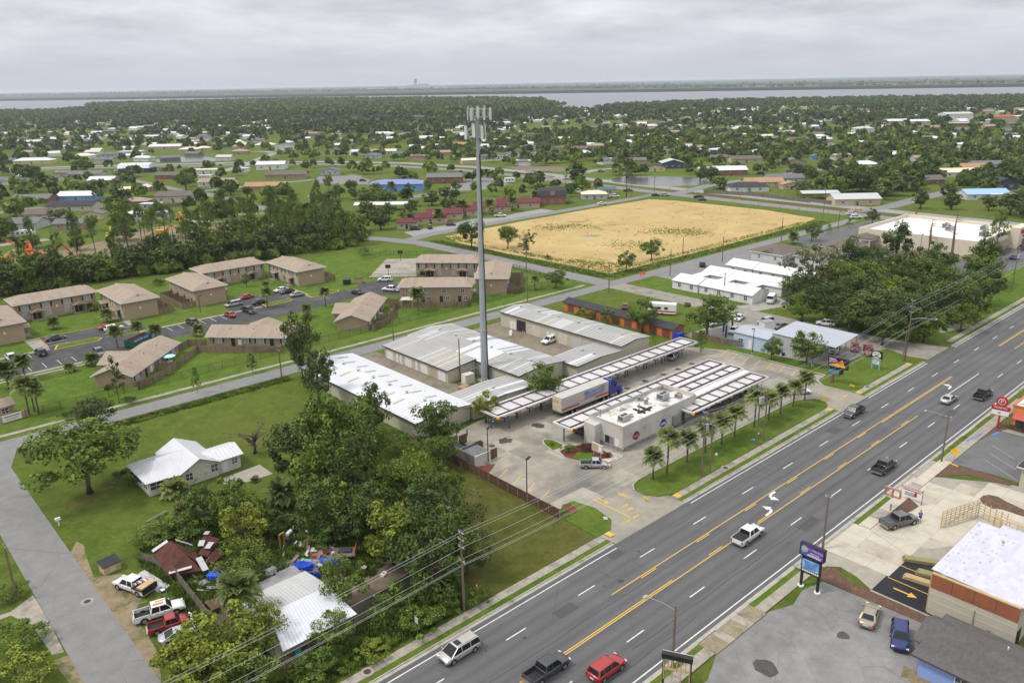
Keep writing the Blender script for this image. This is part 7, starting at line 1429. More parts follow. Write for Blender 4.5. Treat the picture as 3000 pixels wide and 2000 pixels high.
obj('boom_chords',lb,PLANTO,t);lc=MB();[lc.bar((-9+k,-.35,7.5-.567*k),(-8.5+k,.35,7.9-.567*k),.09,.09)for k in range(9)];obj('lacing',lc,PLANTO,t);obj('foot',B(-.6,-.6,0,.6,.6,2.6),PLANTO,t)
t=thing('site_container','blue-grey steel container at the left of the plant yard','container',(*(50.5,319.0),0),IMG+.25);obj('box',B(0,0,0,6,2.4,2.5),M('blue_grey_steel',(.12,.22,.28),.6,.15,1),t);obj('door',B(-.03,.2,.1,-.002,2.2,2.4),GREYMET,t)
for k,(c,lab)in enumerate([((143.1,370.4),'pale green tank in the plant yard'),((140.1,378.5),'cream tank in the plant yard')]):
 t=thing('tank',lab,'tank',(*c,0),IMG);obj('vessel',MB().tube([(-2,0,1.4),(2,0,1.4)],1.1,10),(M('pale_green',(.35,.5,.42),.6),CREAM)[k],t);obj('cradle',MB().box(-1.6,-.8,0,-1.2,.8,.6).box(1.2,-.8,0,1.6,.8,.6),BROWNTRIM,t)
# cars farther away, smaller but still one by one
far_cars=[((203.4,288.0),'suv','black',5,'black jeep at the near end of the maroon-roofed cottages'),((210.0,286.2),'suv','charcoal',100,'dark estate car in front of the maroon-roofed cottages'),((221.1,285.1),'sedan','maroon',0,'maroon car in the lot of the maroon-roofed cottages'),((252.2,286.5),'pickup','white',0,'white pickup beside the palm at the cottages'),((313.8,276.3),'sedan','white',10,'white car on the street above the sand field'),((338.5,289.1),'pickup','white',0,'white pickup in front of the cream bungalow by the highway'),((362.4,318.7),'van','white',0,'white van behind the green-roofed bungalow'),((339.6,315.7),'cargo','white',60,'white van between the barn house and the cream bungalow'),((361.9,298.8),'pickup','charcoal',0,'dark pickup crossing the highway by the bare pine'),((357.6,275.6),'sedan','black',0,'black car waiting at the highway junction'),((360.9,271.6),'suv','silver',0,'silver car waiting at the highway junction'),((365.6,252.7),'pickup','black',0,'black pickup on the old highway'),((359.1,245.9),'sedan','charcoal',0,'dark car following the black pickup on the old highway'),((364.3,167.3),'suv','white',0,'white estate car at the roadworks barriers, farther of two'),((356.5,161.9),'suv','white',0,'white estate car at the roadworks barriers, nearer of two'),((289.1,466.3),'suv','black',0,'black car in the lot of the blue-roofed hall'),((406.2,263.7),'sedan','silver',0,'silver car by the dark-roofed bungalow'),((485.8,287.6),'suv','black',0,'black car behind the brick and white house'),((509.8,199.8),'sedan','black',0,'black car beside the blue-tarped roof'),((310.8,84.0),'sedan','navy',40,'dark blue car right of the drugstore'),((281.7,86.5),'suv','navy',0,'dark blue car under the trees below the drugstore'),((282.2,131.4),'suv','black',0,'black car between the flats and the drugstore'),((330.0,87.1),'pickup','black',40,'black pickup at the drugstore front'),((228.67,155.11),'suv','black',80,'black jeep behind the white apartments'),((196.7,677.7),'pickup','silver',0,'silver pickup beside the white and navy barn house'),((196.0,638.4),'suv','charcoal',0,'dark car in front of the white and navy barn house'),((171.6,406.3),'suv','navy',0,'dark car by the lane above the plant yard'),((205.6,382.3),'sedan','silver',0,'silver car in the yard of the white shed'),((208.9,380.7),'sedan','grey',0,'grey car in the yard of the white shed'),((169.33,139.74),'sedan','maroon',80,'maroon car behind the orange units'),((446.7,501.3),'pickup','white',0,'white pickup in front of the grey gabled houses'),((429.5,379.4),'suv','grey',0,'grey car on the lane by the long pond'),((534.3,426.0),'sedan','white',0,'white car on the slope above the long pond')]
for c,kd,col,hd,lab in far_cars:place_car(kd,col,c[0],c[1],hd-42,lab,FG,True)
def flat_lorry(c,rz,lab,m_):
 t=thing('lorry',lab,'lorry',(*c,0),rz,FG);obj('cab',MB().box(4,-1.2,.8,6,1.2,3.6).box(6,-1.0,.8,7.6,1.0,2.0),m_,t);obj('flatbed',B(-8,-1.25,1.1,3.6,1.25,1.4),GREYMET,t);obj('windscreen',B(6.0,-1.0,2.4,6.05,1.0,3.3),GLASS,t)
 for x in(-6.5,-5.3,2.2,3.4,6.8):
  for s_ in(-1,1):obj('wheel',bigm,TYRE,t,(x,s_*1.0,.5))
flat_lorry((268.7,662.5),IMG+math.pi,'white articulated lorry with empty flatbed on the far highway',WHITEPT);flat_lorry((250.9,648.2),IMG,'dark blue articulated lorry parked by the far highway',PAINT['navy'])
# houses and sheds farther off
WM={'w':WHITEW,'c':CREAM,'t':TANW,'g':GREYW,'b':LBLUEW,'B':BLUEW,'k':TANBRICK,'r':REDBRICK,'n':M('navy_wall',(.05,.065,.1),.8),'y':M('yellow_wall',(.55,.47,.24),.8),'p':M('pink_wall',(.5,.36,.32),.8)}
RM={'W':WHITEROOF,'C':CREAMROOF,'G':GREYROOF,'N':BROWNROOF,'D':DARKROOF,'M':REDROOF,'O':ORANGEROOF,'T':TANROOF,'L':LBLUEROOF,'S':STORPALE,'E':M('green_roof',(.06,.13,.11),.8,.15,1),'R':M('red_roof',(.38,.09,.05),.8,.15,.5)}
HOUSES=[]
def cottage(p,roof,wall,rf,label,d=None,h=2.8,turn=0.0,group='houses in the neighbourhoods',wins=True,ov=.5):
 x,y,w=p;w=max(4.0,w*.97);d=d or min(11.0,max(6.0,w*.62));rz=IMG+R(turn)
 c,s=math.cos(rz),math.sin(rz);lx,ly=x-c*w/2,y-s*w/2
 HOUSES.append((x-s*d/2,y+c*d/2,max(w,d)/2+2));HOUSES.append((x-9*math.cos(HEAD),y-9*math.sin(HEAD),w/2+3))
 n=3 if w>13 else 2
 ws=[('S',w*(k+.6)/(n+.35),h*.35,1.3,1.1)for k in range(n)]+[('W',d*.5,h*.35,1.2,1.1)]if wins else()
 return house('house' if h<5 else 'two_storey_house',label,'house',(lx,ly),rz,w,d,h,({'g':'gx','v':'gy','h':'hip','f':'flat'}[roof],{'g':1.5,'v':1.7,'h':1.7,'f':0}[roof]*min(1.3,d/8)),WM[wall],RM[rf],ov,ws,[('S',w*.5,1.0,2.0,DOORD)]if wins else(),group=group)
for a in[((169.4,817.3,33.6),'h','y','W','long pale yellow bungalow with white hip roof left of the far pond'),((259.3,839.9,23.3),'f','w','W','long white low building with a flat white roof left of the pond',None,3.5),((235.9,877.6,14.9),'g','w','S','small house with pale grey roof beside the white low building'),((237.8,832.7,15.0),'h','g','G','little grey hip-roofed house below the fence left of the pond'),((311.5,891.1,34.5),'g','p','W','long pinkish house with a bright white roof above the pond'),((310.5,824.6,19.3),'h','t','C','tan house with cream hip roof right above the pond'),((345.0,904.2,15.0),'h','w','W','white house with white hip roof behind the tan one'),((327.8,830.0,13.9),'h','t','C','small cream-roofed house next to the tan one'),((331.8,753.0,15.8),'h','k','T','brick bungalow with tan roof at the right end of the pond'),((387.4,814.8,21.4),'h','c','C','cream-roofed bungalow behind the curved street'),((383.7,759.8,24.1),'v','w','G','two-storey grey house with white gables by the curved street',9,5.2),((399.2,1004.8,15.8),'h','g','G','grey house rising above trees beyond the pond',8,5),((204.8,590.7,16.8),'g','r','N','brick bungalow with brown roof right of the barn house'),((234.5,597.6,20.0),'f','w','C','white building with flat cream roof by the parked lorries',9,3.6),((284.2,591.3,22.2),'g','w','W','white metal shop with a white gable roof near the highway bend',12,4),((210.4,519.5,23.6),'g','w','T','long white bungalow with tan roof and two doors'),((221.6,472.3,25.4),'g','k','O','large brick house with orange-tan shingle roof'),((162.8,464.6,20.8),'g','c','N','cream house with dark maroon-brown roof and a fenced yard',12,3.6),((141.3,464.5,14.7),'h','r','T','brick house with brown roof left of the cream one'),((126.5,518.7,22.5),'g','B','W','blue-walled house with a white metal roof'),((103.8,524.7,22.1),'g','r','G','brick house with grey roof and dark arches'),((111.9,474.8,25.5),'g','c','D','cream house with black solar-panelled roof'),((93.0,453.8,17.0),'g','c','N','cream bungalow with grey-brown roof inside a plank fence'),((77.2,430.2,20.9),'g','g','G','grey-roofed house behind the long travel trailer'),((94.6,410.9,14.0),'g','k','G','brick house with dark grey roof above the pines'),((111.8,434.6,10.3),'v','y','G','grey-roofed house with a yellow gable end'),((125.9,418.6,7.4),'h','w','W','small white pavilion roof among the pines'),((144.2,447.7,10.1),'f','w','W','pair of white boxy sheds beside the plank fence',5),((137.9,411.6,5.0),'f','b','S','pale blue shed with flat roof by the pines',5),((162.4,596.4,17.8),'g','k','W','brick house with bright white roof below the long grey one'),((166.6,649.8,24.6),'g','g','G','long grey-roofed house left of the barn house'),((140.4,640.2,14.6),'g','c','N','brown-roofed house behind a large dark tree'),((118.3,646.5,19.2),'g','w','G','white house with grey roof at the left edge'),((167.9,529.2,7.3),'v','t','C','small tan house end-on beside the dark tree'),((155.3,527.4,11.6),'g','y','C','small cream-roofed yellow house near the brick house'),((295.6,520.5,14.3),'v','g','G','grey house with a front porch by the long brown house'),((262.0,523.8,29.0),'g','k','N','very long brown-roofed house with a carport'),((218.8,403.6,7.8),'f','w','L','white and pale blue shed beside parked cars',6),((260.6,591.4,9.5),'f','w','W','white flat-roofed unit left of the metal shop',7),((390.9,678.9,17.9),'v','t','N','tan house with dark gable beside a tall pine'),((214.9,833.9,17.6),'h','w','C','cream-roofed house by the plank fence left of the pond'),((204.3,838.5,11.0),'h','w','C','smaller cream-roofed house at the left end of that fence'),((202.4,293.0,8.9),'h','t','M','small tan cottage with maroon roof at the near end of its row',8),((218.0,296.0,14.6),'g','t','M','tan cottage with maroon roof, second from the near end',9),((229.8,301.0,17.1),'g','t','M','tan cottage with maroon roof behind the second one',9),((243.0,301.6,13.6),'g','t','M','tan cottage with maroon roof half hidden by the tower shaft',9),((260.0,301.3,19.1),'g','t','M','tan cottage with maroon roof right of the tower shaft',9),((276.7,300.1,22.6),'g','t','M','long tan cottage with maroon roof beside the brick barn house',9),((316.9,413.5,23.1),'g','r','G','dark grey roofed brick hall behind the blue-roofed hall',14,4),((325.3,291.6,13.8),'h','g','C','cream-roofed grey bungalow right of the barn house'),((343.9,299.1,10.2),'g','c','E','green-roofed bungalow behind the cream-roofed one'),((471.7,518.2,12.6),'v','w','G','white gabled house, third of the row by the tower antennas'),((452.9,514.6,11.3),'v','w','N','white gabled house with brown-grey roof, second of that row'),((483.7,515.7,9.7),'v','B','D','blue gabled house with a dark roof in the row'),((495.2,509.5,16.2),'v','w','D','white gabled house with black roof at the right end of the row'),((442.2,518.1,10.0),'h','g','G','grey house at the left end of that row'),((473.8,471.3,16.5),'g','t','N','brown low bungalow in front of the row'),((512.4,474.1,15.6),'h','B','W','blue house with white hip roof beside the row'),((540.1,523.5,16.5),'h','t','N','brown-roofed tan house behind the row, left one'),((544.7,506.3,17.3),'h','t','N','brown-roofed tan house behind the row, middle one'),((577.6,515.1,18.7),'h','t','T','tan-roofed house behind the row with a long plank fence'),((561.4,648.8,20.4),'g','n','W','long white-roofed house just right of the antennas'),((506.9,570.4,14.2),'h','g','S','pale grey hip-roofed house right of the tower'),((490.9,571.2,11.7),'g','g','G','slate-roofed house touching the tower shaft'),((553.1,562.3,16.1),'h','w','D','black-roofed house above the gabled row'),((532.8,561.9,13.4),'h','w','G','grey-roofed house above the blue gable'),((622.5,523.9,20.8),'g','c','W','long white-roofed house with dark windows left of the lane'),((663.5,668.7,17.2),'g','t','N','brown-roofed long house high above the gabled row'),((455.5,352.3,15.0),'v','y','D','yellow house with dark gable roof above the pond'),((478.6,354.0,16.1),'v','n','S','navy house with pale metal roof above the pond',13,4),((569.9,866.2,29.7),'h','w','W','cluster of bright white stepped roofs left of the tower',14),((557.2,818.4,20.2),'g','t','O','tan-roofed house right below the white stepped roofs'),((517.7,721.4,19.5),'g','t','N','brown gabled house left of the tower'),((555.7,754.4,17.1),'g','w','W','white roof behind the brown gabled house'),((423.1,634.3,13.4),'g','c','C','cream-roofed house far left of the tower'),((472.8,662.8,10.7),'g','w','W','small white-roofed house left of the tower'),((492.1,650.3,10.7),'h','w','W','white-roofed cottage nearer the tower'),((509.1,641.5,19.8),'g','k','O','orange-tan roofed long house touching the antennas'),((643.7,830.9,13.8),'g','r','W','red-walled house with white roof left of the antennas'),((618.9,767.9,13.0),'h','w','W','white house left of the lower antennas'),((412.3,599.4,16.2),'h','g','E','teal-green roofed house left of the tower'),((389.0,607.8,13.5),'h','b','G','blue-grey house at the foot of the dark trees'),((700.7,990.2,20.4),'h','w','G','pale grey house under the dark treeline'),((657.2,530.1,6.2),'g','w','W','little white roof beside the grassy slope'),((546.1,463.3,12.1),'g','n','G','dark bungalow with carport behind the row'),((466.5,298.1,22.0),'g','r','W','brick house with a broad white metal roof by the pond',14,3.6),((465.8,315.7,12.1),'g','w','W','white wing beside the brick house by the pond',7),((404.5,245.8,22.6),'h','w','D','white bungalow with black hip roof behind the long fence'),((429.0,250.8,23.0),'g','t','O','tan house with orange-brown roof behind the black-roofed bungalow'),((428.2,233.2,10.9),'v','t','O','tan garage gable beside the orange-brown roofed house'),((453.8,251.4,22.8),'g','g','G','grey-roofed house behind the tan garage'),((544.4,356.5,18.5),'h','t','N','brown hip-roofed house above the pond'),((545.6,335.9,23.5),'g','t','N','long brown-roofed house above the pond'),((605.3,357.8,17.6),'h','w','W','house with white metal hip roof above the pond'),((547.8,297.3,17.1),'v','k','G','grey-roofed brick house in the middle of the right neighbourhood'),((596.6,306.1,8.6),'v','B','G','blue-grey gable beside the dark trees'),((559.3,249.8,18.2),'h','w','W','house with a bulky white pyramid roof'),((669.5,423.6,14.0),'h','w','W','white hip-roofed bungalow above the long brown house'),((666.1,399.2,14.2),'h','g','N','brown-grey roofed house next to the white bungalow'),((750.5,435.5,16.2),'g','n','G','dark low house among the trees'),((793.4,406.8,19.9),'h','w','W','white house with a bright roof in the middle distance'),((748.0,403.6,20.2),'g','c','N','brown-roofed house left of the bright white one'),((716.2,355.4,14.9),'v','w','D','white gable with maroon door in the middle distance'),((664.5,298.7,12.3),'v','t','N','tan gabled house in the middle distance'),((1059.0,439.8,27.6),'g','t','W','large tan hall with a white gable roof',20,6),((1069.6,420.1,29.8),'g','t','W','second tan hall with white roof beside the first',20,5.5),((1213.6,423.7,38.7),'g','w','S','big white metal hall with red corners',22,9),((1082.3,369.9,43.8),'f','r','W','long red low building in front of the big white hall',10,4),((1166.4,367.3,31.2),'f','w','W','white low building next to the red one',12,4),((1215.4,367.4,32.4),'h','t','R','red-roofed building right of the white hall',14,6),((770.9,258.8,14.1),'h','w','W','white pyramid-roofed house among the right-hand trees'),((497.5,184.5,17.5),'g','r','N','brick house with a blue tarpaulin on its roof'),((454.9,139.2,22.7),'g','w','L','white house with a faded blue roof by the big lawn'),((458.5,132.6,14.0),'f','c','W','white annex beside the faded blue roof',6),((500.0,144.8,13.4),'v','n','D','black steep-gabled house behind the faded blue roof',10,4),((547.8,185.6,21.4),'g','w','C','cream-roofed bungalow beyond the big lawn'),((584.0,188.2,19.3),'g','t','O','orange-tan roofed bungalow behind the cream one'),((606.9,188.3,21.2),'g','t','G','grey-roofed long bungalow near the right edge'),((630.4,241.6,11.4),'g','b','O','tan-roofed pale house behind the dark trees'),((898.9,409.2,22.0),'h','w','S','white two-storey house with porches',10,5.5),((901.1,359.4,16.3),'h','w','W','bright white roof below the tan halls'),((833.3,425.1,19.1),'h','t','N','brown hip roof behind the bright white house'),((394.4,178.9,23.5),'g','t','S','long shop with pale metal roof and a red awning by the highway',11,3.2)]:
 cottage(*a)
t=[o for o in COL.objects if o.get('label','').startswith('brick house with a blue tarpaulin')][0];obj('roof_tarpaulin',crumple(ring(6.0,2.6,3.4,1.5,8,5),4.1,.15,6),TARPB,t)
# open carport and long white parking canopy
def open_roof(label,p,d,h,rm,group=None):
 x,y,w=p;t=thing('open_shelter',label,'shelter',(x,y,0),IMG);obj('roof',gable_roof(-w/2,w/2,0,d,h,.9,.3,'x'),rm,t);HOUSES.append((x,y,w/2+3))
 for k in range(int(w/4)+1):
  for yy in(.2,d-.2):obj('post',B(-w/2+.2+4*k,yy-.1,0,-w/2+.4+4*k,yy+.1,h),WOOD,t)
open_roof('open timber carport with pale metal roof behind the long fence',(401.7,201.8,19.4),9,3.2,STORPALE);open_roof('long white open canopy over stored vehicles',(224.0,346.1,27.3),8,3.2,WHITEROOF)
t=cottage((273.3,405.0,33.2),'h','B','L','bright blue hall with a violet-blue hip roof and porch',16,4.2);[setattr(c,'active_material',None)or c.data.materials.__setitem__(0,BLUEROOF)for c in t.children if c.name.startswith('roof')]
def gambrel(label,p,d,wm,rm,h=4.5):
 x,y,w=p;HOUSES.append((x,y,w));t=thing('barn_house',label,'house',(x,y,0),IMG);obj('wall',B(-w/2,0,0,w/2,d,h),wm,t);mb=MB();prof=[(-.5,h),(1.2,h+2.6),(d/2,h+3.6),(d-1.2,h+2.6),(d+.5,h)];ext_axis(mb,prof,-w/2-.4,w/2+.4,'x');obj('roof',mb,rm,t);HOUSES.append((x,y+4,w*.7))
 obj('dormer',B(-1.6,-.2,h+.1,1.6,3,h+2.3),wm,t)
 for k in range(3):add_window(t,(-w/2,w/2,0,d),'S',-w/2+w*(k+.6)/3.3,1.2,1.2,1.2)
 add_window(t,(-w/2,w/2,-.2,d),'S',0,h+.7,1.2,1.1);obj('balcony',B(w/2+.02,.5,2.6,w/2+2.4,d-.5,2.8),BROWNTRIM,t);obj('balcony_post',MB().box(w/2+2.2,.6,0,w/2+2.4,.8,2.598).box(w/2+2.2,d-.8,0,w/2+2.4,d-.6,2.598),BROWNTRIM,t);obj('chimney',B(1.5,d*.6,h+2,2.4,d*.6+.9,h+4.6),REDBRICK,t)
gambrel('orange brick house with dark gambrel barn roof beside the sand field',(297.1,295.8,13.9),12,REDBRICK,DARKROOF);gambrel('navy barn-shaped house with a tall white roof by the far highway',(204.0,656.8,23.7),14,WM['n'],WHITEROOF,3.5)
wood_fence('long plank fence behind the highway verge',[(383.5,262),(391,236),(387.6,200)],1.9,OLDWOOD,6.0);wood_fence('plank fence beside the open carport',[(392,205.5),(388,188)],1.9,OLDWOOD,6.0);wood_fence('plank fence round the yard of the cream house with the maroon-brown roof',[(150.7,474.5),(149.7,449.1),(166.5,443.4)],1.8,OLDWOOD,8.0);wood_fence('plank fence round the cream bungalow with the grey-brown roof',[(87.1,481.1),(85.9,450.8),(102.0,437.1),(106.3,448.8)],1.8,OLDWOOD,8.0)
# far mill across the bay, a few pale blocks and a stack
t=thing('paper_mill','pale mill buildings and a tall stack on the far shore','mill',(*(4963.6,6884.8),0),IMG);MILL=M('mill_grey',(.5,.5,.52),.9)
for nm,a in(('tower_block',(-14,0,0,14,30,105)),('block',(24,0,0,130,60,60)),('block',(-80,0,0,-20,50,50)),('long_shed',(-500,0,0,320,40,24))):obj(nm,B(*a),MILL,t)
# distant house roofs among the trees
def far_houses():
 r=random.Random(11);lab={'W':'tiny bright white roof among the trees far off toward the bay','S':'tiny pale grey roof among the trees far off toward the bay','N':'tiny brown roof among the trees far off toward the bay','G':'tiny dark grey roof among the trees far off toward the bay','C':'tiny cream roof among the trees far off toward the bay'}
 n=0
 while n<190:
  D=620+1150*r.random()**1.3;a=R(r.uniform(-33.5,33.5));th=HEAD-a;x,y=D*math.cos(th),D*math.sin(th)
  if D>1150 and R(-16)<a<R(-3):continue
  if any((x-h[0])**2+(y-h[1])**2<(h[2]+9)**2 for h in HOUSES)or on_road(x,y,8):continue
  k=r.choice('WWWSSNNGGC');w=r.uniform(10,17);rz=IMG+r.uniform(-.5,.5)
  t=thing('house',lab[k],'house',(x,y,0),rz,'distant houses with %s roofs'%{'W':'white','S':'pale grey','N':'brown','G':'dark grey','C':'cream'}[k])
  obj('wall',far_wall,WM[r.choice('wctgk')],t,mat_on_obj=True);o=obj('roof',far_roof[r.randrange(2)],RM[k],t,mat_on_obj=True);t.scale=(w/12,r.uniform(.8,1.1),r.uniform(.9,1.2));HOUSES.append((x,y,w/2+1));n+=1
far_wall=gable_wall(-6,6,-4,4,2.8,1.3,'x').mesh('wall');far_roof=[gable_roof(-6,6,-4,4,2.82,1.3,.4,'x').mesh('roof'),hip_roof(-6,6,-4,4,2.82,1.7,.5).mesh('roof')]
ROADS=[([(p[0],p[1])for p in hw],20),([(187.4,60),(187.4,265),(176,292)],7),([(186,270),(250,276.5),(362,279)],7),([(-90,161),(352,161)],6),([(171.2,598.5),(186.3,579.9),(187.4,507.9),(189.8,455.4),(187.2,388.4)],6),([(185.2,502.1),(219.9,504.4),(288.6,493.4)],6),([(369.8,272.1),(414.2,279.6),(474.7,274.5),(523.4,274.6),(574.2,266.2)],7),([(375.9,171.8),(399.5,165.6),(475.6,164.5)],8),([(390.5,408.1),(382.1,377.0),(470.0,385.3)],6),([(247.8,604.4),(345.9,720.3),(345.4,799.1)],8)]
def on_road(x,y,m):
 for pts,w in ROADS:
  for(ax,ay),(bx,by)in zip(pts,pts[1:]):
   dx,dy=bx-ax,by-ay;u=max(0,min(1,((x-ax)*dx+(y-ay)*dy)/(dx*dx+dy*dy)))
   if(x-ax-u*dx)**2+(y-ay-u*dy)**2<(w+m)**2:return True
 return False
far_houses()
def roof_mass(label,n,mat,seed):
 """the houses past the three hundred largest: one object of small gabled blocks"""
 r=random.Random(seed);mb=MB();k=0
 while k<n:
  D=700+1150*r.random();a=R(r.uniform(-33.5,33.5));x,y=D*math.cos(HEAD-a),D*math.sin(HEAD-a)
  if(D>1150 and R(-16)<a<R(-3))or on_road(x,y,8)or any((x-h[0])**2+(y-h[1])**2<(h[2]+7)**2 for h in HOUSES):continue
  w,d,h=r.uniform(5,9),r.uniform(3.5,5),r.uniform(2.6,4);q=IMG+r.uniform(-.6,.6);c,s=math.cos(q),math.sin(q);k+=1;HOUSES.append((x,y,w))
  P_=[(-w,-d,0),(w,-d,0),(w,d,0),(-w,d,0),(-w,-d,h),(w,-d,h),(w,d,h),(-w,d,h),(-w,0,h+1.6),(w,0,h+1.6)]
  mb.add([(x+c*u-s*v,y+s*u+c*v,z)for u,v,z in P_],[(0,1,5,4),(1,2,6,9,5),(2,3,7,6),(3,0,4,8,7),(4,5,9,8),(6,7,8,9)])
 tag(obj('far_houses',mb,mat),label,'houses',kind='stuff')
roof_mass('scatter of tiny white-roofed houses toward the bay',130,WHITEROOF,61);roof_mass('scatter of tiny grey-roofed houses toward the bay',110,GREYROOF,62);roof_mass('scatter of tiny tan-roofed houses toward the bay',90,TANROOF,63)
# trees and plants
def leaf_mat(name,dark,light,tw=.3):
 m,nt,b=new_mat(name);b.inputs['Roughness'].default_value=.65;b.inputs['Specular IOR Level'].default_value=.25
 isl=node(nt,'ShaderNodeNewGeometry').outputs['Random Per Island'];ob=node(nt,'ShaderNodeObjectInfo').outputs['Random']
 c=mixc(nt,isl,tuple(v*.62 for v in dark),light);nz=noise(nt,opos(nt),.5,3)
 c=mixc(nt,ramp(nt,nz,[(.40,.75),(.52,0.0)]),c,tuple(v*.6 for v in dark))  # clump noise darkens and lightens the leaf colour to imitate shadow inside crowns
 c=mixc(nt,ramp(nt,nz,[(.52,0.0),(.68,.7)]),c,tuple(v*1.4 for v in light));c=mixc(nt,ob,mixc(nt,.22,c,(dark[0]*.6,dark[1]*.7,dark[2]*.6)),mixc(nt,.2,c,(light[0]*1.35,light[1]*1.1,light[2])))
 lnk(nt,c,b.inputs['Base Color']);tr=node(nt,'ShaderNodeBsdfTranslucent');lnk(nt,c,tr.inputs[0]);mx=node(nt,'ShaderNodeMixShader');mx.inputs[0].default_value=tw*.5
 lnk(nt,b.outputs[0],mx.inputs[1]);lnk(nt,tr.outputs[0],mx.inputs[2]);lnk(nt,mx.outputs[0],nt.nodes['Material Output'].inputs[0]);return m
LD,LM,LY,LO,LB=leaf_mat('leaf_dark',(.036,.066,.012),(.108,.165,.030)),leaf_mat('leaf_mid',(.062,.112,.013),(.165,.245,.034)),leaf_mat('leaf_yellow',(.10,.14,.014),(.27,.32,.038)),leaf_mat('leaf_olive',(.056,.082,.019),(.135,.172,.043)),leaf_mat('leaf_brown',(.10,.085,.05),(.16,.13,.08))
LD2=leaf_mat('leaf_greygreen',(.026,.044,.017),(.065,.095,.034));LP=leaf_mat('palm_leaf',(.10,.14,.032),(.25,.30,.085),.2)
BARK=M('bark',(.115,.09,.07),.95,.3,3,bmp=.4);PALEBARK=M('pale_bark',(.2,.175,.145),.95,.25,3)
def leaf_cloud(rs,centres,rc,n,size,flat=.35):
 """n leaf quads on and in each clump"""
 K=len(centres);d=rs.normal(size=(K,n,3));d/=np.linalg.norm(d,axis=2,keepdims=True)
 p=centres[:,None,:]+d*(rc[:,None,None]*(.55+.5*rs.random((K,n,1))))*np.array([1,1,.8])
 nr=d+rs.normal(scale=.55,size=d.shape)+np.array([0,0,flat]);nr/=np.linalg.norm(nr,axis=2,keepdims=True)
 a=np.cross(nr,rs.normal(size=d.shape));a/=np.linalg.norm(a,axis=2,keepdims=True);b=np.cross(nr,a)
 s=size*(.6+.8*rs.random((K,n,1)));q=np.stack([p-a*s-b*s*.6,p+a*s-b*s*.6,p+a*s+b*s*.6,p-a*s+b*s*.6],axis=2)
 return q.reshape(-1,3)
def quads(V):return np.arange(len(V)).reshape(-1,4)
TREES={}
def tree_def(kind,v,fine):
 """unit tree 10 m tall with a crown about 10 m wide: trunk mesh, crown mesh"""
 key=(kind,v,fine)
 if key in TREES:return TREES[key]
 rs=np.random.default_rng(100+v*7+len(kind)*13);cs=[]
 K={'oak':40,'round':36,'tall':38,'feather':60,'pine':22,'shrub':26,'bare':30,'young':30}[kind]
 for i in range(K):
  u=rs.normal(size=3);u/=np.linalg.norm(u);r=rs.random()**.27*(.8+.35*rs.random())
  if kind=='oak':c=np.array([u[0]*4.4,u[1]*4.4,6.4+u[2]*2.7])*1.0;c=np.array([u[0]*4.4*r,u[1]*4.4*r,6.3+u[2]*2.9*r])
  elif kind=='tall':c=np.array([u[0]*3.3*r,u[1]*3.3*r,5.6+u[2]*4.0*r])
  elif kind=='feather':c=np.array([u[0]*4.6*r,u[1]*4.6*r,5.7+u[2]*4.0*r])
  elif kind=='pine':z=5.2+4.6*rs.random();w=2.6*(1.1-(z-5)/5.5);a=rs.random()*6.28;c=np.array([w*math.cos(a)*r,w*math.sin(a)*r,z])
  elif kind=='shrub':c=np.array([u[0]*4.2*r,u[1]*4.2*r,4.2+abs(u[2])*4.6*r-1.5])
  elif kind=='young':z=2.6+7*rs.random();w=3.6*(1.05-(z-2.4)/8);a=rs.random()*6.28;c=np.array([w*math.cos(a)*r,w*math.sin(a)*r,z])
  else:c=np.array([u[0]*4.2*r,u[1]*4.2*r,5.8+u[2]*3.4*r])
  cs.append(c)
 cs=np.array(cs);rc=(1.25 if kind in('oak','round','shrub','tall')else .85)*(.45+.95*rs.random(K)**1.6)
 n={'feather':34,'bare':3,'pine':46,'young':50}.get(kind,120);sz={'pine':.13,'feather':.15,'young':.14}.get(kind,.145)
 if fine==0:n,sz=int(n*.26)+1,sz*2.0
 V=leaf_cloud(rs,cs,rc,n,sz);crown=arr_mesh('crown',V,quads(V))
 mb=MB();top={'pine':9.6,'tall':7.5,'young':8.5}.get(kind,5.6);r0={'pine':.17,'shrub':.12,'young':.14}.get(kind,.34)
 mb.tube([(0,0,0),(.1,.05,top*.35),(-.05,.12,top*.7),(.05,0,top)],[r0,r0*.8,r0*.6,r0*.25],7)
 for i in range(0,K,3 if kind!='bare' else 1):
  z0=min(top*(.35+.5*rs.random()),cs[i][2]-.2);e=cs[i];mb.tube([(0,0,z0),(e[0]*.5,e[1]*.5,(z0+e[2])/2+.2),tuple(e)],[r0*.36,r0*.22,r0*.07],4)
 TREES[key]=(mb.mesh('trunk',True),crown);return TREES[key]
def plant(kind,x,y,r,h,mat,label,group=None,fine=1,rz=None,name=None,bark=None):
 rr=random.Random(int(x*31+y*17));tm,cmsh=tree_def(kind,rr.randrange(3),fine)
 t=thing(name or{'shrub':'shrub','pine':'pine_tree'}.get(kind,'tree'),label,{'shrub':'shrub','pine':'pine tree'}.get(kind,'tree'),(x,y,0),rr.random()*6.28 if rz is None else rz,group)
 s=r/(3.4 if kind in('tall','young')else 5.0 if kind!='pine' else 2.8);t.scale=(s,s,h/10.0);obj('trunk',tm,bark or BARK,t);obj('crown',cmsh,mat,t,mat_on_obj=True);return t
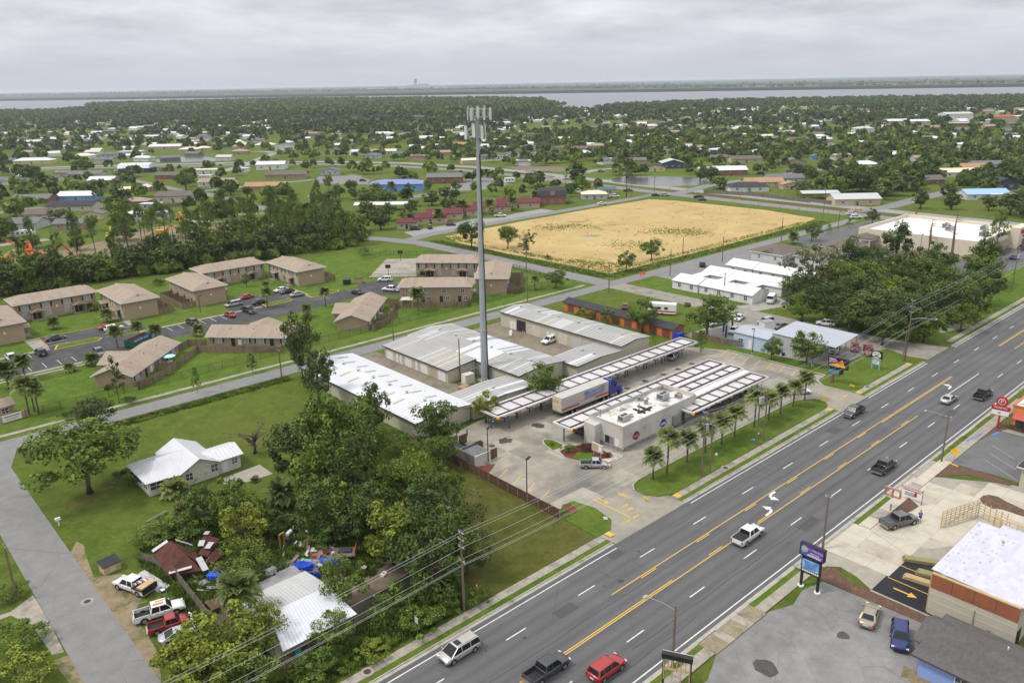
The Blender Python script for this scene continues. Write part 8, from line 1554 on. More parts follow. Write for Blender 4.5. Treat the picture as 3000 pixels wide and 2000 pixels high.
def palm_def(v):
 rs=random.Random(v);fr=MB()
 for i in range(44):
  a=2.4*i+rs.uniform(-.3,.3);el=1.35-1.75*(i/43)+rs.uniform(-.12,.12);L_=rs.uniform(.85,1.1);pts=[]
  for k in range(6):
   u=k/5;e2=el-1.1*u*u;pts.append(Vector((math.cos(a)*L_*u*math.cos(el*.8),math.sin(a)*L_*u*math.cos(el*.8),L_*(u*math.sin(el)-.30*u*u))))
  side=Vector((-math.sin(a),math.cos(a),0))
  for k in range(1,6):
   for j in(0,.33,.66):
    p=pts[k-1].lerp(pts[k],j+.25);t_=(pts[k]-pts[k-1]).normalized()
    for s in(-1,1):
     q=p+side*s*.30*(1.15-abs(k/5-.6))+t_*.2+Vector((0,0,-.09));w=t_*.055;fr.add([p-w,p+w,q+w*.3,q-w*.3],[(0,1,2,3)])
 tk=MB().tube([(0,0,0),(.03,.02,.4),(-.02,.03,.8),(0,0,1)],[1.1,.85,.8,.95],8);return tk.mesh('trunk',True),fr.mesh('fronds')
PALMS=[palm_def(k)for k in range(4)]
def palm(x,y,h,r,label,group=None,mat=None):
 rr=random.Random(int(x*13+y*29));tk,fr=PALMS[rr.randrange(4)];t=thing('palm_tree',label,'palm tree',(x,y,0),rr.random()*6.28,group)
 if h>.6:o=obj('trunk',tk,BARK,t);o.scale=(.19,.19,h)
 f=obj('fronds',fr,mat or LP,t,(0,0,h),mat_on_obj=True);f.scale=(r*.86,r*.86,r*.95)
for k,(x,y,h,r)in enumerate([(93.7,70.6,4.4,2.0),(97.2,70.4,6.6,2.3),(102.6,70.4,4.6,2.1),(107.8,70.4,5.0,2.1),(112.8,70.4,4.6,2.2),(117.2,70.6,4.8,2.2),(123.2,70.3,6.2,2.3),(128.0,70.2,4.6,2.0),(132.2,70.2,4.8,2.0),(137.0,70.2,4.4,1.9),(141.8,70.4,5.0,2.1)]):palm(x,y,h,r,'%s palm from the near end of the row along the drive-in verge'%ORD[k],'palms along the drive-in verge')
for k,(c,h,r,w)in enumerate([((27.2,193.7),4.5,3.0,'leftmost, by the long pavement'),((31.2,197.5),4.6,2.4,'next to the leftmost one'),((26.87,173.99),6.5,2.6,'in the clump by the gatehouse, thickest trunk'),((28.08,175.37),6.0,2.4,'in the clump by the gatehouse, middle one'),((28.4,173.3),5.5,2.2,'in the clump by the gatehouse, leaning one'),((46.6,236.9),2.2,2.0,'alone on the front lawn'),((59.0,233.2),2.5,2.2,'beside the entrance of the end-on block'),((53.5,206.3),4.6,2.2,'in front of the blue-striped skip'),((62.6,219.8),1.2,2.0,'low, on the lawn beside the long pavement'),((72.4,202.3),1.8,2.0,'low, between the two rows of flats'),((63.5,208.3),2.4,2.2,'behind the skip'),((45.2,197.5),1.6,2.2,'low, beside the grey pickup'),((40.0,196.1),1.2,1.6,'smallest, at the edge of the car park'),((97.7,214.6),4.6,2.2,'on the yellow-kerbed island'),((104.6,229.5),3.2,1.6,'behind the island palm'),((110.2,203.2),4.6,2.0,'on the curved island'),((101.1,197.4),2.6,2.0,'left of the slim street tree'),((59.5,249.6),1.4,1.6,'at the corner of the long front block'),((126.41,179.78),5.2,2.8,'in front of the left-of-tower block'),((165.99,173.11),3.4,1.8,'right of the tower by the fence'),((151.8,211.9),1.2,1.8,'low, in front of the block behind the court')]):palm(*c,h,r,'palm at the apartments, '+w,'palms around the apartments')
for k,(c,h,r,lab)in enumerate([((28.93,80.22),6.5,2.8,'green palm rising beside the bright ribbed roof'),((46.19,104.69),3.0,2.6,'palm with a skirt of brown dead fronds'),((43.48,98.27),.5,2.6,'broad low palm in the undergrowth'),((35.65,120.25),1.0,2.6,'low palm in front of the old white house'),((33.87,110.95),1.6,2.4,'palm half sunk in the thicket by the collapsed shed'),((46.99,115.68),.2,1.0,'tiny palm on the patio slab'),((284.7,152.5),3.0,2.6,'palm beside the street beyond the flats'),((220.9,294.0),5,3.0,'palm in front of the second maroon-roofed cottage'),((207.4,297.5),4,3,'palm at the near maroon-roofed cottage'),((244.1,305.7),5,3.6,'palm beside the tower shaft at the cottages'),((254.8,296.9),5,3.6,'palm right of the tower shaft at the cottages'),((268.3,295.3),5,3.2,'palm in front of the long maroon-roofed cottage'),((291.1,302.7),5,3.2,'palm beside the brick barn house'),((271.6,407.1),4,3,'palm in front of the blue hall'),((285.1,412.0),6,3,'palm at the porch of the blue hall'),((456.0,186.1),6,3.5,'palm left of the clump beyond the highway'),((461.4,184.4),6,3.5,'palm in the middle of the clump beyond the highway'),((460.9,180.2),6,3.5,'palm right in the clump beyond the highway'),((419.9,176.2),7,4,'shaggy palm beside the shop with the red awning')]):palm(*c,h,r,lab)
for a in[('oak',*(25.98,130.68),9.0,13,LM,'big spreading oak by the bend of the side street'),('young',*(42.01,167.87),2.3,10.5,LO,'slim young tree in front of the parasol flats'),('oak',*(33.73,154.42),4.6,8,LO,'ragged tree at the street opposite the gatehouse'),('tall',*(76.33,153.77),3.6,17,LO,'tall ragged tree between the street and the white shed roof'),('tall',*(70.93,136.93),3.2,14,LO,'thin tree against the bright white shed roof'),('tall',*(55.6,106.43),5.0,16,LM,'tallest tree of the thicket behind the old white house'),('oak',*(54.37,98.63),5.4,14,LD,'dark broad tree at the front of the tall thicket'),('tall',*(50.07,100.2),4.4,13,LM,'tree at the patio edge of the tall thicket'),('tall',*(62.73,110.16),4.2,13,LM,'tree of the tall thicket nearest the white shed wall'),('round',*(63.32,106.64),3.8,8.5,LM,'rounded tree at the right edge of the tall thicket'),('tall',*(51.68,109.13),4.2,13,LO,'dark tree at the left of the tall thicket'),('tall',*(70.21,115.85),2.8,12,LO,'thin tree in front of the long cream shed wall'),('shrub',*(70.78,107.71),3.2,4.2,LM,'bamboo-like bush at the end of the brown fence'),('tall',*(74.98,103.3),3.8,11,LD,'dark tree in front of the shed corner by the bin enclosure'),('round',*(71,97.71),3.4,7,LM,'bushy tree left of the bin enclosure'),('round',*(89.45,107),3.4,7,LY,'light green tree at the end of the long canopy'),('round',*(104.53,106.85),4.6,9,LM,'leafy tree between the sheds and the long canopy'),('round',*(52.1,93.15),4.5,10,LD,'dark tree between the thicket and the junk yard'),('round',*(51.03,86.3),5.0,10,LD,'dark tree in the middle of the near grove'),('round',*(58.42,93.01),3.8,9,LM,'tree at the top of the near grove'),('tall',*(61.17,91.19),3.0,10,LY,'sparse yellowish tree at the top of the near grove'),('round',*(60.28,86.11),3.8,9,LD,'dark tree on the lawn side of the near grove'),('round',*(63.08,85.04),3.4,8,LM,'tree reaching toward the brown fence'),('feather',*(60.38,79.37),4.6,8,LO,'soft feathery tree at the right of the near grove'),('round',*(54.92,81.04),4.8,10,LD,'dark crown in the heart of the near grove'),('tall',*(50.06,80.07),3.8,10,LY,'yellow-green tree in the front of the near grove'),('round',*(48.77,86.93),4.2,8.5,LD,'dark tree behind the orange truck'),('round',*(48.52,92.73),4.6,9,LM,'tree above the junk yard'),('round',*(50.53,73.71),5.2,10.5,LD,'large dark tree behind the utility pole'),('round',*(54.69,73.85),4.6,9.5,LM,'tree right behind the utility pole wires'),('round',*(55.57,71.32),3.8,8,LD,'dark tree beside the utility pole'),('round',*(49.34,70.18),4.8,9,LD,'dark tree in front of the weathered fence end'),('shrub',*(44.39,70.03),3.9,5.5,LM,'big bush in front of the weathered fence'),('shrub',*(44.58,66.39),3.2,3.6,LM,'bush on the verge below the big bush'),('shrub',*(48.65,67.13),3.0,3.6,LM,'bush at the foot of the utility pole'),('shrub',*(52.64,65.59),2.0,2.8,LM,'small bush right of the utility pole'),('round',*(40.29,76.48),3.8,7.5,LM,'tree overhanging the far corner of the bright ribbed roof'),('round',*(35.32,70.53),3.0,5,LM,'small tree at the porch of the roadside house'),('shrub',*(32.01,67.96),3.4,3.2,LM,'bushes on the verge before the porch'),('shrub',*(37.93,66.67),2.6,2.0,LY,'low pale bush on the verge by the porch'),('round',*(33.12,88.23),3.7,7.5,LY,'bright yellow-green tree in the junk yard'),('round',*(24.2,75.19),6.0,9,LY,'large yellow-green tree beside the roadside house'),('round',*(21.12,76.37),4.4,7.5,LY,'yellow-green tree over the parked coupe'),('round',*(21.73,72.94),4.6,7,LY,'yellow-green tree at the bottom edge'),('round',*(25.44,72.42),4.2,6,LM,'green bush-like tree at the corner of the porch'),('round',*(29.2,75.42),3.2,7,LY,'yellow-green tree touching the white ribbed roof'),('shrub',*(28.43,108.26),4.0,4.5,LM,'vine-covered bush behind the collapsed shed'),('shrub',*(32,106.49),4.2,5,LM,'thick bush above the collapsed shed'),('round',*(35.67,106.4),4.2,7.5,LD,'dark tree above the collapsed shed'),('round',*(38.19,102.89),4.6,9,LM,'leafy tree right of the dark one above the shed'),('round',*(37.1,97.19),4.2,8,LY,'yellowish tree with bare twigs above the junk yard'),('round',*(46.53,92.21),4.8,9.5,LD,'dark tree over the hidden grey shed'),('shrub',*(46.1,90.54),4.0,5,LM,'white-flowering bush in the undergrowth'),('shrub',*(41.72,98.66),3.4,5,LD,'dark bush between the two palms'),('shrub',*(31.44,128.91),3.0,4,LO,'shrub at the left corner of the old white house'),('bare',*(51.69,125.6),5.5,7,LB,'bare grey-brown tree behind the old white house'),('shrub',*(9.11,96.4),3.8,4,LM,'bush at the driveway on the left edge'),('shrub',*(7.36,89.4),4.6,5,LY,'yellowish bush in the bottom left corner'),('shrub',*(10.34,107.45),2.4,2.6,LM,'small bush by the leaning pole'),('shrub',*(43.58,166.33),1.6,2.2,LD,'round dark bush on the apartment verge'),('shrub',*(32.04,166.61),1.8,2.2,LD,'dark hedge bush near the gatehouse fence'),('young',*(55.8,161.49),1.3,6,LM,'thin sapling on the apartment verge'),('young',*(69.77,164.92),1.4,5,LO,'sapling next to the tall ragged tree'),('round',*(104.7,243.7),1.6,4.6,LM,'little tree on the lawn before the long block'),('shrub',*(85.3,267.2),2.4,3,LD,'dark round bush at the edge of the woods'),('shrub',*(159.1,258.7),3.0,4,LM,'round bush on the big lawn'),('oak',*(194.4,238.0),6.4,12,LD,'large tree behind the tower at the field corner'),('oak',*(203.3,226.9),5.0,10,LM,'tree at the field corner right of the tower'),('feather',*(201.7,214.7),4.6,9,LO,'sparse tree at the field corner'),('round',*(172.08,169.84),4.0,6.6,LM,'bushy tree by the street corner'),('round',*(205.05,169.18),3.8,7.5,LM,'round tree on the field verge, left one'),('round',*(224.43,173.68),4.4,8.5,LM,'round tree on the field verge, right one'),('shrub',*(200.2,202.0),1.6,2.4,LD,'small bush on the sand field edge'),('feather',*(213.59,108.21),9.0,17,LO,'tall feathery tree in front of the grey flats'),('oak',*(163.5,108.26),7.6,11,LM,'broad tree behind the blue lift posts'),('round',*(155.03,121.99),4.6,9.5,LM,'tree growing in front of the orange units'),('shrub',*(152.55,140.15),3.4,4.6,LY,'bush before the orange units, left one'),('shrub',*(156.48,134.06),3.8,5,LM,'bush before the orange units, right one'),('young',*(151.96,102.1),2.6,5.6,LM,'conical young tree at the corner of the drive-in lot'),('round',*(158.72,87.65),2.8,6,LM,'small tree beside the lot kerb'),('round',*(161.68,80.67),4.8,8.5,LM,'leafy tree in front of the open shelter'),('round',*(294.3,150.0),4.2,8,LM,'street tree beyond the flats'),('young',*(313.6,152.7),1.8,4,LM,'small street tree beside the drugstore lawn'),('young',*(332.4,153.1),1.8,4,LO,'small street tree nearer the drugstore'),('round',*(346.3,149.7),3.8,7.5,LO,'tree at the corner of the drugstore roof'),('pine',*(301.4,87.4),4.2,17,LM,'flat-topped pine in front of the drugstore'),('shrub',*(91.33,87.28),1.5,1.9,LM,'rounded shrub in the planting island'),('shrub',*(94.56,85.75),2.2,1.2,leaf_mat('leaf_maroon',(.06,.022,.022),(.11,.045,.035)),'maroon hedge along the kitchen wall'),('shrub',*(91.26,91.24),.8,.9,LM,'little bush on the island tip'),('shrub',*(75.93,72.93),1.1,1.3,LM,'clipped hedge at the end of the brown fence'),('shrub',*(94.8,81.08),.7,1.4,MATS['leaf_maroon'],'small reddish bush beside the menu sign')]:plant(*a)
WG='dark trees of the wood beside the alley'
for k,a in enumerate([('round',*(191.42,98.12),5,8,LM),('oak',*(194.9,93.08),7,11,LD),('oak',*(203.73,90.55),8,12,LD),('oak',*(195.9,81.04),8,12,LO),('oak',*(194.8,73.94),8,12,LD),('oak',*(190.11,84.58),6.5,9,LD),('oak',*(211.33,75.99),7,12,LD),('oak',*(196.28,68.96),5.5,8,LM),('oak',*(186.59,74.71),6,9,LD),('oak',*(216.02,71.11),7,12,LD),('round',*(232.86,72.78),6,12,LM),('round',*(221.15,66.95),5.5,10,LM),('round',*(240.08,70.38),6,12,LD),('tall',*(242.59,109.75),4.6,14,LD),('oak',*(246.89,104.93),6,12,LD),('tall',*(273.8,108.9),4.4,15,LD),('oak',*(222.73,96.41),7,12,LM),('oak',*(234.03,93.16),7,13,LD),('oak',*(236.95,87.45),7,12,LM),('round',*(241.22,82.94),6,12,LD),('round',*(267.1,93.6),5,12,LM),('round',*(260.7,97.0),5,11,LD),('round',*(211.54,112.04),4,8,LM),('round',*(220.85,107.66),4,9,LY),('tall',*(264.9,78.8),5,15,LD),('tall',*(259.8,78.2),5,13,LM),('round',*(209.09,103.86),5,9,LD),('round',*(194.8,90.22),6,9,LD),('round',*(211.06,65.86),5,8,LM)]+[(('oak','round')[i%2],x,y,5.5,9+i%3,(LD,LM,LY,LO)[i%4])for i,(x,y)in enumerate(((199,86),(207,82),(215,84),(223,81),(231,84),(240,83),(248,86),(205,94),(217,93),(229,94),(243,95),(256,92),(268,92),(236,104),(224,106),(252,106)))]):plant(*a,'dark leafy tree packed in the wood between the alley and the drugstore',WG)
def dead_tree(x,y,h,label,seed):
 rs=random.Random(seed);mb=MB().tube([(0,0,0),(.3,0,h*.4),(.1,.2,h*.75),(.4,.1,h)],[.55,.42,.28,.1],7)
 t=thing('dead_tree',label,'tree',(x,y,0));obj('trunk',mb,M('dead_bark',(.16,.11,.075),.95,.3,2),t);br=MB()
 for k in range(13):
  z=h*rs.uniform(.4,.97);a=rs.random()*6.28;L_=rs.uniform(1.2,3.4);br.tube([(.2,.1,z),(L_*.5*math.cos(a),L_*.5*math.sin(a),z+.3),(L_*math.cos(a+.3),L_*math.sin(a+.3),z+rs.uniform(-.4,.8))],[.12,.08,.03],4)
 obj('branches',br,MATS['dead_bark'],t)
dead_tree(*(296.5,107.1),13,'shorter bare dead tree in front of the drugstore wall',1);dead_tree(*(282.8,94.8),18,'tall bare dead pine in front of the drugstore wall',2)
# woods behind the apartments and trees among the houses
def inside(p,poly):
 x,y=p;c=False;n=len(poly)
 for i in range(n):
  (x1,y1),(x2,y2)=poly[i],poly[i-1]
  if(y1>y)!=(y2>y)and x<(x2-x1)*(y-y1)/(y2-y1)+x1:c=not c
 return c
def scatter(poly,n,gap,seed):
 r=random.Random(seed);xs=[p[0]for p in poly];ys=[p[1]for p in poly];out=[];tries=0
 while len(out)<n and tries<20000:
  tries+=1;p=(r.uniform(min(xs),max(xs)),r.uniform(min(ys),max(ys)))
  if inside(p,poly)and all((p[0]-q[0])**2+(p[1]-q[1])**2>gap*gap for q in out)and not any((p[0]-h[0])**2+(p[1]-h[1])**2<(h[2]+1.5)**2 for h in HOUSES)and not on_road(p[0],p[1],3):out.append(p)
 return out
rr=random.Random(5);woods=[(45.6,307.7),(59.7,304.7),(74.5,301.5),(93.5,305.2),(110.1,302.2),(127.5,311.9),(147.4,322.5),(164.6,329.4),(184.3,318.6),(183.6,292.6),(164.6,275.8),(149.8,277.2),(136.3,279.7),(128.4,278.0),(101.5,284.4),(97.9,281.6),(82.1,285.6),(70.2,286.2),(59.3,284.9),(42.2,289.5)]
for p in scatter(woods,104,4.4,21):
 k=rr.random()
 if k<.3:plant('pine',*p,rr.uniform(2.4,3.4),rr.uniform(13,18),LM,'slender pine standing in the woods behind the apartments','pines of the woods behind the apartments')
 else:plant(rr.choice(('round','tall','oak','tall')),*p,rr.uniform(3.4,5.4),rr.uniform(8,14),rr.choice((LM,LD,LM,LO)),'leafy tree in the woods behind the apartments','leafy trees of the woods behind the apartments',fine=0)
for p in scatter([(52.6,345.3),(63.2,341.2),(85.6,348.8),(128.2,370.0),(165.6,376.0),(194.2,370.7),(214.6,369.3),(201.9,348.1),(163.7,341.6),(131.6,330.2),(94.2,323.2),(67.7,318.8)],40,7,25):plant('pine',*p,rr.uniform(2.4,3.4),rr.uniform(13,19),LM,'slender pine standing along the plant yard','pines along the plant yard')
for p in scatter([(55.9,403.1),(92.7,621.9),(179.5,588.7),(238.1,498.3),(285.7,390.6),(212.5,292.0),(161.1,288.0),(111.5,316.1),(73.7,333.3)],34,12,31)+scatter([(166.2,343.8),(254.4,428.0),(299.3,374.3),(223.2,280.1),(203.2,285.8),(178.2,269.3)],26,7,33):plant(rr.choice(('round','tall','oak')),*p,rr.uniform(3.2,5),rr.uniform(6,10),rr.choice((LM,LD,LM,LO)),'leafy tree among the bungalows short of the highway','trees among the bungalows short of the highway',fine=0)
for p in scatter([(377.0,312.1),(495.1,276.3),(596.8,147.8),(349.3,82.2),(375.5,143.7),(387.4,191.0),(410.2,241.4)],52,8,35):plant(rr.choice(('round','tall','oak')),*p,rr.uniform(3.6,6.2),rr.uniform(7,12),rr.choice((LD,LD,LM,LO)),'leafy tree among the houses beyond the highway','trees among the houses beyond the highway',fine=0)
for a in[('oak',*(189.3,513.8),7.5,12,LM,'lone broad oak beside the parked travel trailer'),('tall',*(130.4,448.1),6,15,LO,'tall ragged tree in front of the brick houses'),('tall',*(361.9,339.7),6,17,LD,'tall dark tree beside the highway at the barn house'),('pine',*(342.0,283.5),5,22,LO,'tall bare-stemmed pine beside the highway'),('oak',*(438.8,198.5),8,14,LO,'large pale-stemmed tree in the field beyond the highway'),('oak',*(132.0,647.0),8,13,LD,'large dark tree at the left before the highway'),('oak',*(175.6,687.4),8,11,LD,'wide dark tree beside the barn house')]:plant(*a,fine=0)
# the far woods: thousands of crowns nobody could count
def wood_mass(name,label,pts,lo,hi,mat,nq=13,seed=1,wide=1.0):
 rs=np.random.default_rng(seed);P_=np.array(pts);n=len(P_);h=lo+(hi-lo)*rs.random(n);r=h*.34*(.8+.5*rs.random(n))*wide
 d=rs.normal(size=(n,nq,3));d/=np.linalg.norm(d,axis=2,keepdims=True);d[:,:,2]=np.abs(d[:,:,2])*.95-.25
 c=np.stack([P_[:,0],P_[:,1],h*.52],1);p=c[:,None,:]+d*np.stack([r,r,h*.46],1)[:,None,:]
 nr=d+rs.normal(scale=.4,size=d.shape);nr/=np.linalg.norm(nr,axis=2,keepdims=True);a=np.cross(nr,rs.normal(size=d.shape));a/=np.linalg.norm(a,axis=2,keepdims=True);b=np.cross(nr,a)
 s=(r*.42)[:,None,None]*(.6+.7*rs.random((n,nq,1)));V=np.stack([p-a*s-b*s,p+a*s-b*s,p+a*s+b*s,p-a*s+b*s],2).reshape(-1,3)
 tag(obj(name,arr_mesh(name,V,quads(V)),mat),label,'trees',kind='stuff')
def far_points(n,d0,d1,seed,test,dens=None):
 r=random.Random(seed);out=[];grid={}
 for h in HOUSES:grid.setdefault((int(h[0]//40),int(h[1]//40)),[]).append(h)
 tries=0
 while len(out)<n and tries<n*8:
  tries+=1;D=math.sqrt(d0*d0+(d1*d1-d0*d0)*r.random());th=HEAD-R(r.uniform(-35,35));x,y=D*math.cos(th),D*math.sin(th)
  gx,gy=int(x//40),int(y//40)
  if test(x,y)or any((x-h[0])**2+(y-h[1])**2<(h[2]+2)**2 for i in(-1,0,1)for j in(-1,0,1)for h in grid.get((gx+i,gy+j),())):continue
  out.append((x,y))
 return out
shore=near_shore+far_shore;GREENS=[[(285.7,518.2),(311.8,492.7),(283.9,392.3),(251.2,401.6),(217.8,422.4)],[(400.1,354.6),(461.3,333.0),(428.6,282.3),(389.5,286.0)],[(217.4,743.7),(281.9,822.2),(347.1,731.8),(291.1,688.2)],[(386.8,155.9),(453.8,153.0),(457.9,123.8),(386.1,102.8)],[(404.8,452.8),(466.5,425.6),(438.4,392.9),(395.7,416.4)],[(300.3,292.3),(348.3,236.5),(306.4,222.0),(270.3,263.0)]]
def clear(x,y):return inside((x,y),shore)or on_road(x,y,4)or any(inside((x,y),g_)for g_ in GREENS)or(340<x<352 and 160<y<290)or(190<x<360 and 70<y<280)
nz_=lambda x,y:math.sin(x*.011+1.3)+math.sin(y*.013+.4)+math.sin((x+y)*.021)
sparse=lambda x,y:clear(x,y)or(nz_(x,y)<.1 and random.random()<.72)
open_left=lambda x,y:clear(x,y)or(math.atan2(y,x)>HEAD-R(2)and random.random()<.5)or(nz_(x,y)<0 and random.random()<.6)
und=far_points(900,235,420,8,lambda x,y:not inside((x,y),woods));wood_mass('undergrowth','thick green undergrowth filling the woods behind the apartments',und,1.5,4,LM,34,6,1.8)
fp=far_points(2100,400,1000,3,open_left)
for k,(m_,w_)in enumerate(((LD,'dark'),(LM,'fresh green'),(LO,'olive'))):wood_mass('far_trees','broken mass of %s trees over the neighbourhoods in the middle distance'%w_,fp[k::3],5,10,m_,34,1+k*7)
fp=far_points(4700,950,1900,4,sparse)
for k,(m_,w_)in enumerate(((LD,'dark'),(LD2,'grey-green'),(LO,'olive'))):wood_mass('far_trees','dense %s trees over the town toward the bay'%w_,fp[k::3],6,12,m_,15,2+k*7)
wpoly=[(540.7,1953.2),(734.1,2681.5),(833.1,3063.0),(1103.0,3902.1),(1471.2,3990.5),(1730.6,3206.2),(1800.4,2381.9),(1797.2,1834.1),(1372.7,1376.3),(1256.4,1246.5),(913.9,1087.9),(823.2,1728.4),(643.6,2031.9)]
fp=far_points(15000,1200,3600,5,lambda x,y:not inside((x,y),wpoly));wood_mass('far_forest','pine forest on the peninsula in front of the bay',fp,14,21,LD,8,3,.8)
fp=far_points(5000,1900,3300,6,lambda x,y:inside((x,y),shore)or inside((x,y),wpoly));wood_mass('far_forest','low dark trees along the near shore of the bay',fp,5,9,LD,8,4,1.6)
def far_shore_wood():
 r=random.Random(9);pts=[]
 for(x0,y0),(x1,y1)in zip(far_shore,far_shore[1:]):
  n=int(math.hypot(x1-x0,y1-y0)/9)
  for k in range(min(n,500)):
   u=r.random();x,y=x0+(x1-x0)*u,y0+(y1-y0)*u;f_=1+r.random()**2*.9;pts.append((x*f_,y*f_))
 wood_mass('far_forest','hazy forest along the far shore of the bay',pts,16,24,LD,6,5,2.4)
far_shore_wood()
# weeds and rough grass, far too many blades to count
def tufts(name,label,pts,size,mat,nq=9,seed=1):
 rs=np.random.default_rng(seed);P_=np.array(pts);n=len(P_);a=rs.random((n,nq))*6.28;rad=size*rs.random((n,nq));x=P_[:,None,0]+rad*np.cos(a);y=P_[:,None,1]+rad*np.sin(a);h=size*(.6+rs.random((n,nq)));w=size*.22;ax=np.cos(a+1.57)*w;ay=np.sin(a+1.57)*w;lx=np.cos(a)*h*.5;ly=np.sin(a)*h*.5;z=np.zeros_like(x)+.02
 V=np.stack([np.stack([x-ax,y-ay,z],2),np.stack([x+ax,y+ay,z],2),np.stack([x+lx+ax*.3,y+ly+ay*.3,h],2),np.stack([x+lx-ax*.3,y+ly-ay*.3,h],2)],2).reshape(-1,3);tag(obj(name,arr_mesh(name,V,quads(V)),mat),label,'weeds',kind='stuff')
def rnd_in(poly,n,seed):
 r=random.Random(seed);xs=[p[0]for p in poly];ys=[p[1]for p in poly];out=[]
 while len(out)<n:
  p=(r.uniform(min(xs),max(xs)),r.uniform(min(ys),max(ys)))
  if inside(p,poly):out.append(p)
 return out
def blob(c,a,b,n,seed):
 r=random.Random(seed);return[(c[0]+_x.x*u+_y.x*v,c[1]+_x.y*u+_y.y*v)for u,v in((r.gauss(0,a),r.gauss(0,b))for _ in range(n))]
tufts('weeds','thick green weeds and undergrowth in the junk yard',rnd_in([(26.5,88),(33,90),(38,87.5),(46,80),(56,84),(56,98),(53,102),(40,112),(29,110),(25,106)],4600,1),.45,LM);tufts('weeds','weeds along the fence behind the pickups',rnd_in([(24.5,84),(27.2,82),(27.4,103),(24.8,104)],500,9),.3,LM);tufts('weeds','weeds on the verge beside the roadside house',rnd_in([(24,66),(53,66),(54,72),(40,73),(28,70),(22,80)],1500,2),.4,LM);tufts('ditch_grass','rough grass in the ditch beside the storage street',rnd_in([(24,154.6),(74,154.6),(74,157.4),(24,157.4)],1500,3),.3,LM);tufts('field_edge_weeds','rough weeds along the edge of the sand field',rnd_in([(191.8,168),(197.5,168),(196,262),(191.6,262)],1500,4)+rnd_in([(195,165),(340,165),(340,170),(195,170)],1500,5),.28,LM);tufts('field_weeds','straggling green weeds in patches on the sand field',blob((254.1,245.3),8,3.5,200,11)+blob((247.6,244.3),5,3,90,18)+blob((275.0,201.8),9,4,240,12)+blob((275.4,193.1),5,3,110,19)+blob((242.7,196.1),7,4,170,13)+blob((276.0,204.7),7,5,120,14)+rnd_in([(199,171),(215,174),(204,200),(199,262),(208,266),(200,230)],900,15)+rnd_in([(200,171),(340,171),(330,175),(210,174)],700,16)+rnd_in([(199,170),(350,172),(350,268),(203,266)],130,17),.3,LY,7);tufts('weeds','weeds below the wood beside the alley',rnd_in([(193,70),(240,68),(250,84),(196,88)],1200,6),.4,LY)
# poles, wires, lamps, person
POLE=M('pole_wood',(.16,.125,.095),.95,.25,3,stretch=(1,1,.2));WIRE=M('aluminium_wire',(.55,.55,.54),.4,0);LAMP=M('lamp_lens',(.8,.78,.7),.2,0)
def upole(label,x,y,h,arms=(),lamp=None,can=0,name='utility_pole',r=.17):
 t=thing(name,label,'pole',(x,y,0));obj('shaft',MB().cyl(0,0,0,h,r,r*.65,n=8),POLE,t)
 for z in arms:obj('bracket',MB().box(-.05,-.5,z-.05,.05,.5,z+.05).cyl(0,-.45,z,z+.2,.05,n=5).cyl(0,.45,z,z+.2,.05,n=5),HVAC,t)
 for k in range(can):obj('transformer',MB().cyl(.35*(-1)**k,-.3,h-3.4,h-2.3,.26,n=10),HVAC,t)
 if lamp:a=obj('lamp_arm',MB().tube([(0,0,h-lamp[2]),(lamp[0]*.5,lamp[1]*.5,h-lamp[2]+.5),(lamp[0],lamp[1],h-lamp[2]+.6)],.045,5),GREYMET,t);obj('lamp_head',MB().ball(lamp[0]*1.08,lamp[1]*1.08,h-lamp[2]+.58,.42,.22,.12),HVAC,a)
for a in[('wooden utility pole on the vacant lot beside the near pavement',50.6,65.8,11.2,(10.9,9.9,8.9,7.0)),('thick utility pole with transformer among the palms',100.5,66.0,11.5,(11.2,10.2,9.2),None,1),('thin shorter pole beside the transformer pole',102.3,65.7,9.0,(8.6,)),('utility pole with two white transformers at the palm row',116.9,66.0,11.5,(11.2,10.2,9.2),None,2),('plain pole beside the one with two transformers',119.2,66.0,10.0),('tall utility pole with street lamp at the alley mouth',178.8,66.2,14.5,(14.2,12.8,11.6),(1.2,-4.5,4.5)),('shorter stub pole leaning on the alley mouth pole',178.2,66.4,7.5),('utility pole with white cans by the drugstore trees',262.0,70.0,13.5,(13.2,12.2,11.2),None,2),('wooden lamp pole in the grey lot verge',60.9,42.2,8.0,(),(-1.0,3.0,.6)),('wooden pole behind the violet sign board',94.6,42.2,8.2,(8.0,)),('wooden lamp pole beside the yellow diamond sign',133.0,41.2,8.6,(8.2,),(-1.0,3.0,.6)),('leaning pole at the left edge by the driveway',*(10.77,106.85),8.0,(7.8,)),('thin grey pole on the apartment verge near the slim tree',*(71.96,155.19),8.5,(8.2,7.2)),('pale pole beside the middle storage shed',*(105.88,162.03),8.5,(8.2,)),('pole by the fence right of the tower',*(153.89,163.61),9.0,(8.7,)),('leaning brown pole inside the storage yard',*(100.2,128.17),9.5),('pole at the corner before the white apartments',*(209.54,154.36),9.0,(8.7,)),('dark pole beside the white apartments drive',*(239.52,154.32),9.0,(8.7,8.0)),('pole at the far end of the white apartments',*(286.0,158.3),9.5,(9.2,)),('pole on the field verge',*(228.8,163.53),9.0),('pole in front of the white apartments',*(199.72,127.37),7.0,(6.8,)),('pale pole beside the court street',*(179.3,191.0),9.0),('pole at the alley corner',*(179.07,154.28),9.5,(9.2,)),('tall pole beside the old highway',*(345.2,171.6),14,(13.6,)),('pole beside the highway left of the barn house',*(325.4,313.7),10),('pole beside the long pond',*(365.6,282.8),10),('pole left of the tall pine',*(349.1,285.6),13)]:upole(*a)
